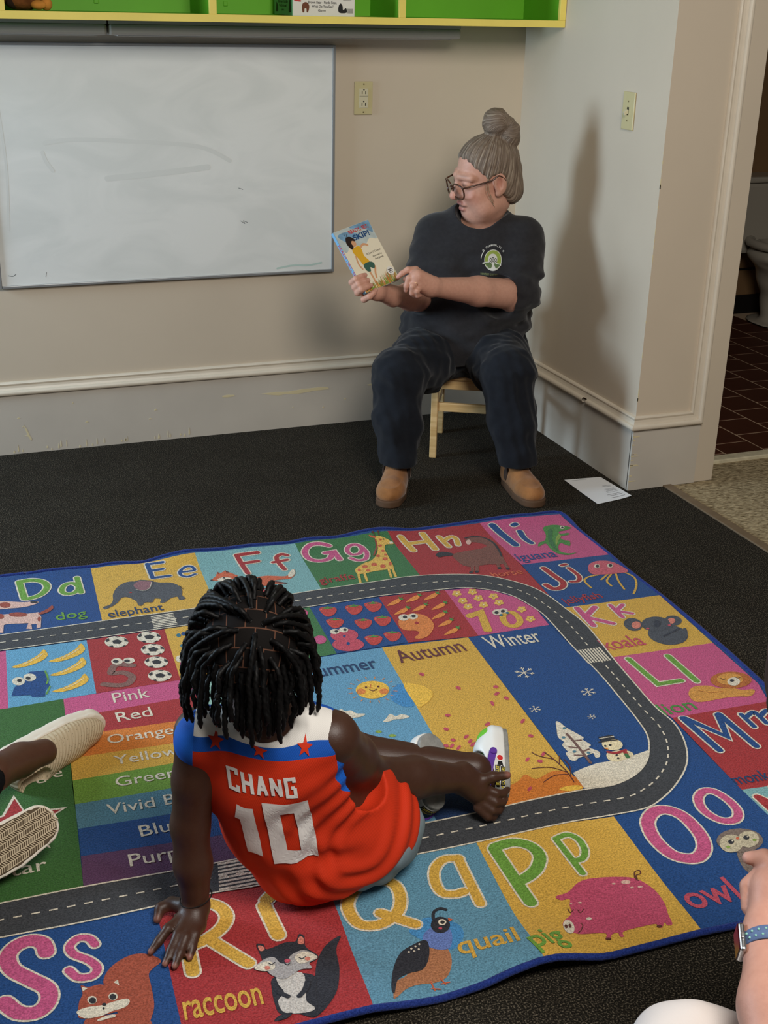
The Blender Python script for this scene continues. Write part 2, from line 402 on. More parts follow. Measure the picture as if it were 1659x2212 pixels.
# left wall with its daylight window, out of view
wl = structure(box('wall_left', (-2.4, -1.2, 0.0), (-2.3, 3.35, 2.75), PAINT), 'left wall with the window')
for lo, hi in (((-2.4, 3.35, 0), (-2.3, 4.44, 0.6)), ((-2.4, 3.35, 2.3), (-2.3, 4.44, 2.75)), ((-2.4, 4.44, 0), (-2.3, YB, 2.75))):
    structure(box('wall_left_panel', lo, hi, PAINT))
wf = structure(box('window_1', (-2.33, 3.35, 0.6), (-2.3, 3.41, 2.3), TRIM))
for lo, hi in (((-2.33, 4.38, 0.6), (-2.3, 4.44, 2.3)), ((-2.33, 3.41, 0.6), (-2.3, 4.38, 0.66)), ((-2.33, 3.41, 2.24), (-2.3, 4.38, 2.3)), ((-2.33, 3.41, 1.42), (-2.3, 4.38, 1.47))):
    box('window_frame_bar', lo, hi, TRIM, wf)

# skirting boards
bb = structure(box('baseboard_back', (-2.3, YB-0.012, 0.0), (XR, YB+0.002, 0.228), GREY_PAINT), 'tall painted skirting board along the back wall, chipped')
br = structure(box('baseboard_right', (XR-0.008, YJ, 0.0), (XR+0.004, YB-0.01, 0.228), GREY_PAINT), 'tall painted skirting board along the right wall')
bp_ = structure(box('baseboard_pier', (XR-0.008, YJ-0.008, 0.0), (2.528, YJ+0.004, 0.228), GREY_PAINT), 'painted skirting board on the door pier')
def chip(par, pts, y):
    V = [(x, y, z) for x, z in pts]; n = len(V)
    V += [(x, y+0.002, z) for x, z in pts]
    tri = [tuple(t) for t in tessellate_polygon([[Vector((x, z, 0)) for x, z in pts]])]
    F = tri+[(i, (i+1) % n, n+(i+1) % n, n+i) for i in range(n)]
    pydata('paint_chip', V, F, par, CHIP)
yc = YB-0.0126
chip(bb, [(1.23, .146), (1.29, .149), (1.34, .146), (1.40, .151), (1.47, .153), (1.50, .150), (1.505, .142), (1.44, .140), (1.38, .134), (1.33, .137), (1.30, .134), (1.27, .139)], yc)
chip(bb, [(1.08, .151), (1.10, .154), (1.125, .152), (1.13, .147), (1.10, .144), (1.082, .146)], yc)
chip(bb, [(1.66, .146), (1.69, .150), (1.715, .147), (1.705, .143), (1.67, .142)], yc)
for i in range(34):
    if i < 24: x, z, w, h = RNG.uniform(.30, .95), RNG.uniform(.002, .012), RNG.uniform(.002, .008), RNG.uniform(.006, .03)
    else: x, z, w, h = RNG.uniform(.31, 1.75), RNG.uniform(.05, .18), RNG.uniform(.004, .012), RNG.uniform(.003, .008)
    chip(bb, [(x, z), (x+w, z+.1*h), (x+w*.9, z+h*.6), (x+w*.5, z+h), (x+w*.15, z+h*.5)], yc)
chip(bb, [(.352, .108), (.362, .090), (.368, .070), (.376, .052), (.373, .045), (.364, .062), (.350, .066), (.362, .068), (.355, .092)], yc)
for i in range(14):
    z = RNG.uniform(.01, .2); w = RNG.uniform(.003, .014) if i < 9 else RNG.uniform(.02, .04); h = RNG.uniform(.002, .006)
    chip(bp_, [(XR-.008, z), (XR-.008+w, z+.3*h), (XR-.008+w*.7, z+h), (XR-.008, z+h)], YJ-.0086)

# picture-rail style moulding above the skirting, turning the corner and climbing the pier
def mprof():
    p = [(0.0, 0.0)]
    for i in range(9):
        a = -math.pi/2+math.pi*i/8; p.append((0.016+0.0085*math.cos(a), 0.0095+0.0095*math.sin(a)))
    p += [(0.0135, 0.0195), (0.011, 0.026), (0.0095, 0.034), (0.0115, 0.038), (0.0125, 0.041), (0.0105, 0.0445), (0.006, 0.046), (0.0, 0.047)]
    return p
structure(sweep_profile('trim_2', [(-2.3, YB, .220), (XR, YB, .220), (XR, YB-0.0001, .220)][:2], mprof(), TRIM, out=[((0, -1, 0), (0, 0, 1))]), 'cream moulding above the back skirting board')
tr = sweep_profile('trim_3', [(XR, YB-0.005, .220), (XR, 3.800, .220)], mprof(), TRIM, out=[((-1, 0, 0), (0, 0, 1))])
structure(tr, 'cream moulding on the right wall and up the door pier')
# the lower bead of the right-wall moulding is broken away for a few centimetres
upper = [p for p in mprof() if p[1] > 0.0185]; upper = [(0.0, 0.018)]+upper
sweep_profile('broken_moulding_piece', [(XR, 3.800, .220), (XR, 3.775, .220)], upper, TRIM, tr, out=[((-1, 0, 0), (0, 0, 1))])
sweep_profile('moulding_run', [(XR, 3.775, .220), (XR, YJ, .220), (2.528, YJ, .220), (2.528, YJ, 2.75)], mprof(), TRIM, tr,
              out=[((-1, 0, 0), (0, 0, 1)), ((0, -1, 0), (0, 0, 1)), ((0, -1, 0), (-1, 0, 0))])
# seam and chipped corner on the pier
box('pier_board', (2.5285, YJ-0.003, 0.0), (XJ-0.0005, YJ+0.002, 2.75), PAINT, bpy.data.objects['wall_right'])
for i in range(16):
    z = RNG.uniform(.3, 1.2); h = RNG.uniform(.006, .03)
    box('corner_paint_chip', (XR-.0006, YJ-.0006, z), (XR+RNG.uniform(.001, .003), YJ+.001, z+h), CHIP, bpy.data.objects['wall_right'])

# bathroom beyond the door
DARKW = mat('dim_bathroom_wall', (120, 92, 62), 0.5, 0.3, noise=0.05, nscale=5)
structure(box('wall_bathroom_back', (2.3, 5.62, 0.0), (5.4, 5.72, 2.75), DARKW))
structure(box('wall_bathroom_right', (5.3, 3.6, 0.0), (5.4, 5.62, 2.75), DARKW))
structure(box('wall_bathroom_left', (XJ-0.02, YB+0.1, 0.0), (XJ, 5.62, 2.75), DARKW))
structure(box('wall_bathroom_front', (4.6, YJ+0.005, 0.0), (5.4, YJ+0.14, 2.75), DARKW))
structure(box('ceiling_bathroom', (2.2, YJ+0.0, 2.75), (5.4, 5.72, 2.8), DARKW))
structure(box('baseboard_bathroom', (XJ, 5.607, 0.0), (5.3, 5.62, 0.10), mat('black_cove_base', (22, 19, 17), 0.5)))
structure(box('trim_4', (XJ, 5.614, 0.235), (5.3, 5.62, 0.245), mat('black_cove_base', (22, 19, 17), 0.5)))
structure(box('trim_5', (XJ-0.004, 3.612, -0.03), (3.6, 3.662, 0.012), mat('cream_stone_threshold', (205, 195, 165), 0.45, 0.4, noise=0.15, nscale=40), bevel=0.004), 'cream stone threshold of the bathroom door')
GROUT = mat('grout', (186, 160, 132), 0.9)
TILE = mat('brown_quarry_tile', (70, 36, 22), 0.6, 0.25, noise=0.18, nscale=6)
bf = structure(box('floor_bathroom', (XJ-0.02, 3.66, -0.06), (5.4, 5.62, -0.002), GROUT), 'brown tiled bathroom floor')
tw, th = 0.171, 0.170; tm = None; col = 0; x = XJ
bmt = bmesh.new(); add_box(bmt, (0.004, 0.004, -0.01), (tw-0.004, th-0.004, 0.0), bevel=0.0015, seg=1); tmesh = bpy.data.meshes.new('floor_tile'); bmt.to_mesh(tmesh); bmt.free(); tmesh.materials.append(TILE)
for c in range(9):
    for r in range(13):
        xx = 2.648+c*tw; yy = 3.528+r*th+(0.097 if c % 2 else 0.0)
        if yy < 3.655 or yy+th > 5.62 or xx < XJ-0.01: continue
        o = bpy.data.objects.new('floor_tile', tmesh); COL.objects.link(o); o.location = (xx, yy, 0); o.parent = bf
# cut tiles along the threshold
for c in range(9):
    xx = 2.648+c*tw; y1 = 3.528+th+(0.097-th if c % 2 else 0.0)-0.003
    if y1 < 3.66: y1 += th
    if xx > XJ-0.01 and y1-3.664 > 0.02: box('floor_tile', (xx+.003, 3.664, -0.01), (xx+tw-.003, y1, 0.0), TILE, bf, bevel=0.0012)
# toilet, dim in the dark
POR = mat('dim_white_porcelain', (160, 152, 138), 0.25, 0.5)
v = Vol((3.85, 5.0, 0.0), (4.75, 5.62, 0.5), 0.012)
v.chain([(4.28, 5.33, .01), (4.28, 5.36, .12), (4.24, 5.33, .28), (4.22, 5.30, .37)], [.085, .075, .10, .145], 0.04)
v.ell((4.22, 5.28, .375), (.165, .21, .055), 0.03); v.ell((4.22, 5.26, .46), (.12, .16, .07), 0.02, op='sub'); v.ell((4.28, 5.35, .0), (.14, .20, .03), .03)
v.plane((0, 0, 0.001), (0, 0, -1))
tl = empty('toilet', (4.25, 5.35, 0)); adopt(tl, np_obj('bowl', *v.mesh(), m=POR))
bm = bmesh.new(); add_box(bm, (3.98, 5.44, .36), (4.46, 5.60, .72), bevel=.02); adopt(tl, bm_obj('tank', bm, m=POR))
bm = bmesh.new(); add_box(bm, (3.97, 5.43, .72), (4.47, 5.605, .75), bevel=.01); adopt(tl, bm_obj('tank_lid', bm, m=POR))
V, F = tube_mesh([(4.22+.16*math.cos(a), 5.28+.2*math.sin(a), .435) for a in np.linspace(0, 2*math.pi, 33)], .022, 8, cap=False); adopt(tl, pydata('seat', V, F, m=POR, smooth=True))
for dx, dy in ((-.09, -.1), (.09, -.1)):
    bm = bmesh.new(); bmesh.ops.create_uvsphere(bm, u_segments=10, v_segments=6, radius=.012, matrix=Matrix.Translation((4.28+dx, 5.35+dy, .022))); adopt(tl, bm_obj('bolt_cap', bm, m=mat('black_cove_base', (22, 19, 17), 0.5)))
tag(tl, 'white toilet standing in the dark bathroom beyond the doorway', 'toilet')

# whiteboard
def whiteboard_material():
    m = bpy.data.materials.new('smudged_whiteboard'); m.use_nodes = True; nt = m.node_tree; b = nt.nodes['Principled BSDF']
    tc = nt.nodes.new('ShaderNodeTexCoord'); mp = nt.nodes.new('ShaderNodeMapping'); mp.inputs['Scale'].default_value = (1.6, 1, 3.4); mp.inputs['Rotation'].default_value = (0, 0.12, 0)
    n = nt.nodes.new('ShaderNodeTexNoise'); n.inputs['Scale'].default_value = 1.7; n.inputs['Detail'].default_value = 5; n.inputs['Distortion'].default_value = 1.4
    r = nt.nodes.new('ShaderNodeValToRGB'); e = r.color_ramp.elements; e[0].position = 0.36; e[0].color = (*lin((220, 223, 219)), 1); e[1].position = 0.60; e[1].color = (*lin((230, 232, 228)), 1)
    nt.links.new(tc.outputs['Object'], mp.inputs[0]); nt.links.new(mp.outputs[0], n.inputs['Vector']); nt.links.new(n.outputs['Fac'], r.inputs[0]); nt.links.new(r.outputs[0], b.inputs['Base Color'])
    b.inputs['Roughness'].default_value = 0.32; b.inputs['Specular IOR Level'].default_value = 0.4; return m
ALU = mat('grey_aluminium', (150, 152, 152), 0.4, 0.5, metal=0.5)
wb = empty('whiteboard', (0.915, YB, .60)); x0, x1, z0, z1 = .312, 1.5185, .600, 1.396
adopt(wb, box('writing_surface', (x0+.008, YB-.014, z0+.008), (x1-.008, YB-.002, z1-.008), whiteboard_material()))
for lo, hi in (((x0, YB-.02, z0), (x0+.01, YB-.001, z1)), ((x1-.01, YB-.02, z0), (x1, YB-.001, z1)), ((x0+.01, YB-.02, z0), (x1-.01, YB-.001, z0+.01)), ((x0+.01, YB-.02, z1-.01), (x1-.01, YB-.001, z1))):
    adopt(wb, box('frame_bar', lo, hi, ALU, bevel=.002))
SM = mat('erased_marker_smudge', (217, 220, 216), 0.4, 0.4); SM2 = mat('dark_marker_trace', (104, 112, 116), 0.5); SMG = mat('green_marker_haze', (186, 208, 200), 0.4)
def wbmark(name, strokes, m):
    V = []; F = []
    for pts, w in strokes:
        v2, f2 = stroke2(catmull(pts, 5, closed=False), w); b = len(V); V += [(a, YB-.0143, c) for a, c in v2]; F += [tuple(b+i for i in t) for t in f2]
    o = pydata(name, V, F, m=m); adopt(wb, o)
wbmark('marker_smudge', [([(.50, 1.08), (.60, 1.09), (.80, 1.08), (1.02, 1.06), (1.13, 1.01)], .014), ([(.49, 1.05), (.50, 1.02), (.52, .99)], .012), ([(.70, .96), (.90, .975), (1.05, .99)], .02), ([(.36, 1.2), (.37, 1.0), (.36, .8)], .008)], SM)
wbmark('marker_trace', [([(.345, .645), (.36, .642), (.37, .648)], .002), ([(.47, .635), (.473, .65)], .0018), ([(1.165, .80), (1.18, .79), (1.175, .80), (1.19, .793)], .0018), ([(1.16, .915), (1.175, .91)], .002)], SM2)
wbmark('green_haze', [([(1.30, .622), (1.36, .630), (1.42, .628), (1.47, .635)], .007)], SMG)
tag(wb, 'large wall-mounted whiteboard with grey frame and erased smudges', 'whiteboard')

# wall shelf with cubbies
YEL = mat('yellow_shelf_edge_paint', (238, 218, 110), 0.5, 0.3, noise=0.05, nscale=8); GRN = mat('green_shelf_paint', (104, 176, 40), 0.5, 0.3, noise=0.05, nscale=4)
sh = empty('wall_shelf', (1.3, YB, 1.473)); YS = 4.18
def sbox(name, lo, hi, m, bevel=0.0): adopt(sh, box(name, lo, hi, m, bevel=bevel))
sbox('bottom_board', (-.35, YS+.004, 1.474), (XR-.001, YB-.002, 1.492), GRN); sbox('top_board', (-.35, YS+.004, 1.90), (XR-.001, YB-.002, 1.918), GRN); sbox('back_panel', (-.35, YB-.012, 1.492), (XR-.001, YB-.002, 1.90), GRN)
sbox('bottom_edge', (-.36, YS-.008, 1.471), (XR-.001, YS+.006, 1.494), YEL, .001); sbox('top_edge', (-.36, YS-.008, 1.897), (XR-.001, YS+.006, 1.92), YEL, .001)
for xd in (-.35, .3715, 1.0155, 1.656, XR-.013):
    sbox('divider', (xd-.009, YS+.004, 1.492), (xd+.009, YB-.012, 1.90), GRN); sbox('divider_edge', (xd-.0115, YS-.009, 1.494), (xd+.0115, YS+.006, 1.897), YEL, .001)
sbox('screw_cap', (.69, YB-.016, 1.515), (.705, YB-.011, 1.53), GRN, .002); sbox('screw_cap', (1.12, YB-.016, 1.515), (1.135, YB-.011, 1.53), GRN, .002)
def flat_mark(name, cx_, cy_, rx, ry, z, m):
    v2, f2 = disc2(cx_, cy_, rx, ry, 20); adopt(sh, pydata(name, [(a, b, z) for a, b in v2], f2, m=m))
flat_mark('teal_paint_mark', 1.90, 4.25, .05, .03, 1.4928, mat('teal_mark', (40, 140, 90), 0.6)); flat_mark('orange_paint_mark', 2.22, 4.21, .015, .012, 1.4928, mat('orange_mark', (200, 110, 40), 0.6))
tag(sh, 'yellow edged wall shelf with bright green cubbies above the whiteboard', 'shelf')
# under-shelf light fixtures
FIX = mat('grey_enamel', (150, 147, 142), 0.45, 0.4)
for k, (xa, xb) in enumerate(((-.35, .7015), (.7065, 1.928))):
    e = empty('shelf_light_fixture', ((xa+xb)/2, 4.37, 1.423)); bm = bmesh.new(); add_box(bm, (xa, 4.295, 1.424), (xb, 4.44, 1.458), bevel=.008); adopt(e, bm_obj('housing', bm, m=FIX))
    adopt(e, box('mounting_plate', (xa, 4.30, 1.4575), (xb, 4.44, 1.4735), FIX))
    bm = bmesh.new(); add_box(bm, (xa+.03, 4.31, 1.421), (xb-.03, 4.42, 1.4245), bevel=.001); adopt(e, bm_obj('lens', bm, m=mat('frosted_lens', (170, 168, 160), 0.4)))
    tag(e, ['grey unlit light fixture under the shelf, left of the joint', 'long grey unlit light fixture under the shelf, right of the joint'][k], 'light fixture', 'under-shelf light fixtures')

# board-game box on the shelf
WB = mat('white_card', (225, 222, 212), 0.5, 0.3); TEAL = mat('green_card', (110, 168, 120), 0.5); INK = mat('black_ink', (30, 28, 28), 0.6); RED = mat('red_ink', (190, 60, 60), 0.6); BRN = mat('brown_ink', (110, 62, 40), 0.6)
gb = empty('game_box', (1.39, 4.3, 1.493)); bx0, bx1, by0, by1, bz0, bz1 = 1.284, 1.496, 4.197, 4.405, 1.4935, 1.56
adopt(gb, box('carton', (bx0, by0, bz0), (bx1, by1, bz1), WB, bevel=.0008)); adopt(gb, box('green_side_panel', (bx0-.0012, by0+.002, bz0+.001), (bx0+.001, by1-.001, bz1-.001), TEAL))
def wall_print(name, polys, fx, parent, mats_):
    V = []; F = []; MI = []
    for v2, f2, mi in polys:
        b = len(V); V += [fx(a, c) for a, c in v2]; F += [tuple(b+i for i in t) for t in f2]; MI += [mi]*len(f2)
    o = pydata(name, V, F, m=mats_); o.data.polygons.foreach_set('material_index', MI); adopt(parent, o); return o
fx = lambda a, c: (bx0+a, by0-.0006, bz0+c)
P = [(*text2('Brown Bear - Panda Bear,', .052, .038, .098, .008, .01), 0), (*text2('What Do You See?', .064, .026, .074, .008, .01), 0), (*text2('Game', .086, .014, .026, .007, .01), 0),
     (*stroke2([(.168, .053), (.200, .053)], .0012), 0), (*stroke2([(.172, .049), (.200, .049)], .0012), 0), (*stroke2([(.007, .055), (.024, .053)], .005), 1), (*stroke2([(.007, .047), (.026, .045)], .005), 1)]
P += [(*poly2(catmull([(.033, .012), (.032, .034), (.042, .042), (.052, .038), (.056, .028), (.052, .012), (.047, .012), (.046, .022), (.040, .022), (.039, .012)], 3)), 2)]
P += [(*poly2(catmull([(.158, .012), (.156, .030), (.163, .040), (.170, .032), (.172, .020), (.182, .026), (.184, .012)], 3)), 0)]
for i in range(16): P.append((*poly2([(.188+i*.0012, .010), (.188+i*.0012+(.0004 if i % 3 else .0008), .010), (.188+i*.0012+(.0004 if i % 3 else .0008), .024), (.188+i*.0012, .024)]), 0))
wall_print('box_print', P, fx, gb, [INK, RED, BRN])
fs = lambda a, c: (bx0-.0019, by1-a, bz0+c)
wall_print('side_print', [(*text2('Brown Bear - Panda Bear', .05, .038, .11, .009, .01), 0), (*text2('What Do You See?', .06, .026, .085, .008, .01), 0), (*text2('Game', .085, .014, .03, .007), 0), (*poly2([(.02, .01), (.03, .04), (.045, .03), (.045, .01)]), 0), (*poly2([(.17, .01), (.175, .045), (.19, .05), (.195, .01)]), 0)], fs, gb, [INK])
tag(gb, 'white board game box with green side standing on the green shelf', 'box')

# plush toy on the shelf
v = Vol((.38, 4.19, 1.49), (.56, 4.45, 1.70), .006)
v.ell((.462, 4.31, 1.575), (.07, .075, .08), .02); v.ell((.44, 4.26, 1.52), (.05, .05, .028), .02); v.ell((.50, 4.29, 1.65), (.045, .045, .04), .02)
v.disp(lambda X, Y, Z: .002*np.sin(190*X)*np.sin(170*Y+1)*np.sin(180*Z)); v.plane((0, 0, 1.4935), (0, 0, -1))
ptoy = empty('plush_toy', (.46, 4.3, 1.4935)); adopt(ptoy, np_obj('body', *v.mesh(), m=mat('brown_plush', (108, 66, 34), 0.95, 0.1, noise=.3, nscale=40, bump=.6, bscale=160)))
for c, r in (((.487, 4.222, 1.5105), (.024, .02, .014)), ((.512, 4.235, 1.513), (.018, .02, .019))):
    bm = bmesh.new(); bmesh.ops.create_icosphere(bm, subdivisions=3, radius=1, matrix=Matrix.Translation(c) @ Matrix.Diagonal((*r, 1))); adopt(ptoy, bm_obj('orange_foot', bm, m=mat('orange_felt', (206, 138, 62), 0.9, 0.1, noise=.15, nscale=30), smooth=True))
bm = bmesh.new(); bmesh.ops.create_icosphere(bm, subdivisions=3, radius=1, matrix=Matrix.Translation((.415, 4.235, 1.517)) @ Matrix.Diagonal((.022, .016, .018, 1))); adopt(ptoy, bm_obj('dark_patch', bm, m=mat('dark_plush', (44, 28, 18), .95), smooth=True))
tag(ptoy, 'brown plush toy with orange feet in the left green cubby', 'toy')

# electrical plates
IV = mat('ivory_plastic', (198, 186, 140), 0.35, 0.5); IV2 = mat('pale_ivory_plastic', (206, 198, 168), 0.35, 0.5); HOLE = mat('dark_slot', (20, 18, 16), 0.6); SCR = mat('brass_screw', (120, 108, 74), 0.4, metal=.6)
ol = empty('wall_outlet', (1.630, YB, 1.217))
def obx(par, name, lo, hi, m, bevel=0.0): adopt(par, box(name, lo, hi, m, bevel=bevel))
cx_, cz_ = 1.630, 1.217
obx(ol, 'plate', (cx_-.035, YB-.006, cz_-.057), (cx_+.035, YB-.0005, cz_+.057), IV, .0025); obx(ol, 'receptacle', (cx_-.0165, YB-.0085, cz_-.033), (cx_+.0165, YB-.004, cz_+.033), IV2, .001)
obx(ol, 'receptacle_seam', (cx_-.0165, YB-.0088, cz_+.0065), (cx_+.0165, YB-.008, cz_+.0075), HOLE)
for zz in (cz_+.020, cz_-.020):
    for dx in (-.0065, .0065): obx(ol, 'slot', (cx_+dx-.0013, YB-.0089, zz-.006), (cx_+dx+.0013, YB-.008, zz+.004), HOLE)
    obx(ol, 'ground_hole', (cx_-.0025, YB-.0089, zz+.0065), (cx_+.0025, YB-.008, zz+.0115), HOLE, .0005)
for zz in (cz_+.048, cz_-.048): obx(ol, 'screw', (cx_-.0025, YB-.0075, zz-.0025), (cx_+.0025, YB-.005, zz+.0025), SCR, .001)
tag(ol, 'ivory double electrical outlet on the back wall right of whiteboard', 'outlet')
sw = empty('light_switch', (XR, 3.70, 1.234)); cy_, cz_ = 3.700, 1.234
obx(sw, 'plate', (XR-.006, cy_-.0355, cz_-.0585), (XR-.0005, cy_+.0355, cz_+.0585), IV, .0025); obx(sw, 'slot', (XR-.0066, cy_-.005, cz_-.012), (XR-.005, cy_+.005, cz_+.012), HOLE)
bm = bmesh.new(); add_box(bm, (-.018, -.0045, -.006), (0, .0045, .006), Matrix.Translation((XR-.005, cy_, cz_)) @ Matrix.Rotation(-.5, 4, 'Y'), bevel=.001); adopt(sw, bm_obj('toggle', bm, m=IV2))
for zz in (cz_+.03, cz_-.03): obx(sw, 'screw', (XR-.0072, cy_-.0025, zz-.0025), (XR-.005, cy_+.0025, zz+.0025), SCR, .001)
tag(sw, 'ivory toggle light switch on the right wall', 'light switch')

# paper on the floor
pp = [(2.093, 3.615), (2.234, 3.609), (2.2405, 3.411), (2.096, 3.387)]
Pv = []; 
for i in range(9):
    for j in range(9):
        a, b = i/8, j/8; q = (np.array(pp[0])*(1-a)*(1-b)+np.array(pp[1])*a*(1-b)+np.array(pp[2])*a*b+np.array(pp[3])*(1-a)*b); Pv.append((q[0], q[1], .0025+.004*max(0, a-.6)**2*6*(b)+.003*(1-b)**3*(1-a)))
PF = [(i*9+j, (i+1)*9+j, (i+1)*9+j+1, i*9+j+1) for i in range(8) for j in range(8)]
pa = empty('paper_sheet', (2.17, 3.5, 0)); sheet = pydata('sheet', Pv, PF, m=mat('white_paper', (232, 232, 232), 0.7)); sheet.modifiers.new('t', 'SOLIDIFY').thickness = .0006; adopt(pa, sheet)
def onpaper(a, b):
    q = (np.array(pp[0])*(1-a)*(1-b)+np.array(pp[1])*a*(1-b)+np.array(pp[2])*a*b+np.array(pp[3])*(1-a)*b); return (q[0], q[1], .0040+.004*max(0, a-.6)**2*6*b+.003*(1-b)**3*(1-a))
V = []; F = []
for (a0, a1, b) in [(.12, .55, .06)]+[(.62, .62+w, b) for w, b in ((.2, .40), (.22, .43), (.16, .46), (.27, .55), (.30, .58), (.28, .61), (.31, .64), (.33, .69), (.4, .77), (.4, .82), (.42, .90))]:
    if b > .06: a0, a1 = .90-(a1-a0), .90
    n = 6; k = len(V); hh = .006 if b < .75 else .009
    for i in range(n+1): V += [onpaper(a0+(a1-a0)*i/n, b), onpaper(a0+(a1-a0)*i/n, b+hh)]
    F += [(k+2*i, k+2*i+1, k+2*i+3, k+2*i+2) for i in range(n)]
adopt(pa, pydata('printed_lines', V, F, m=mat('grey_print', (120, 120, 124), 0.8)))
tag(pa, 'white printed paper sheet lying on the dark carpet by the pier', 'paper')
# gentle ripples of the rug: heights along its far and near edges (x, y of the edge line, lift in metres)
RIP_TOP = [(-0.549, 3.4424, 0.0065), (0.1668, 3.4158, 0.0065), (0.3095, 3.4105, 0.0081), (0.4184, 3.4064, 0.0049), (0.4931, 3.4036, 0.0073), (0.5673, 3.4009, 0.0), (0.6977, 3.396, 0.0211), (0.7984, 3.3923, 0.0146), (0.8936, 3.3887, 0.0162), (1.0136, 3.3842, 0.0097), (1.0737, 3.382, 0.0162), (1.1687, 3.3785, 0.0114), (1.3032, 3.3735, 0.0227), (1.411, 3.3694, 0.0065), (1.6112, 3.362, 0.0097), (1.7356, 3.3574, 0.0162), (1.9343, 3.35, 0.0065), (1.9849, 3.3481, 0.0)]
RIP_BOT = [(0.2057, 1.5157, 0.0044), (0.3685, 1.511, 0.011), (0.4781, 1.5078, 0.0154), (0.5906, 1.5045, 0.0164), (0.7071, 1.5011, 0.0), (0.7871, 1.4987, 0.0077), (0.8373, 1.4973, 0.0219), (0.9194, 1.4949, 0.0329), (1.021, 1.4919, 0.0077), (1.1255, 1.4889, 0.0055), (1.2224, 1.486, 0.0077), (1.3329, 1.4828, 0.0022), (1.5114, 1.4776, 0.0022)]
RUG_T = 0.009
def rug_z(x, y):
    x = np.asarray(x, float); y = np.asarray(y, float); z = np.full(np.broadcast(x, y).shape, RUG_T)
    for tab, sg in ((RIP_TOP, 0.075), (RIP_BOT, 0.10)):
        tx = np.array([t[0] for t in tab]); ty = np.array([t[1] for t in tab]); th_ = np.array([t[2] for t in tab])
        g = np.linspace(tx[0]-.2, tx[-1]+.2, 260); gh = np.interp(g, tx, th_); ker = np.exp(-np.linspace(-2, 2, 11)**2); gh = np.convolve(np.pad(gh, 5, mode='edge'), ker/ker.sum(), 'valid')
        z = z+np.interp(x, g, gh)*np.exp(-((y-np.interp(x, tx, ty))/sg)**2)
    return z
RUG_OUT = '-999 6820 1332 -29 151 -13 133 6 215 -13 150 2 145 -19 126 12 138 -5 198 -15 189 -5 238 -12 121 2 185 -17 149 11 124 -5 102 -8 107 -14 200 -6 201 -2 247 -9 197 -6 203 -13 -12 -295 -4 -342 -13 -268 2 -338 -6 -234 -14 -285 -12 -204 -23 -262 -48 -487 -23 -459 -51 -543 -434 -16 -296 7 -269 12 -220 8 -192 5 -212 0 -111 8 -91 4 -48 6 -112 0 -99 1 -159 3 -124 1 -108 6 -223 6 -218 6 -323 9 -678 4'
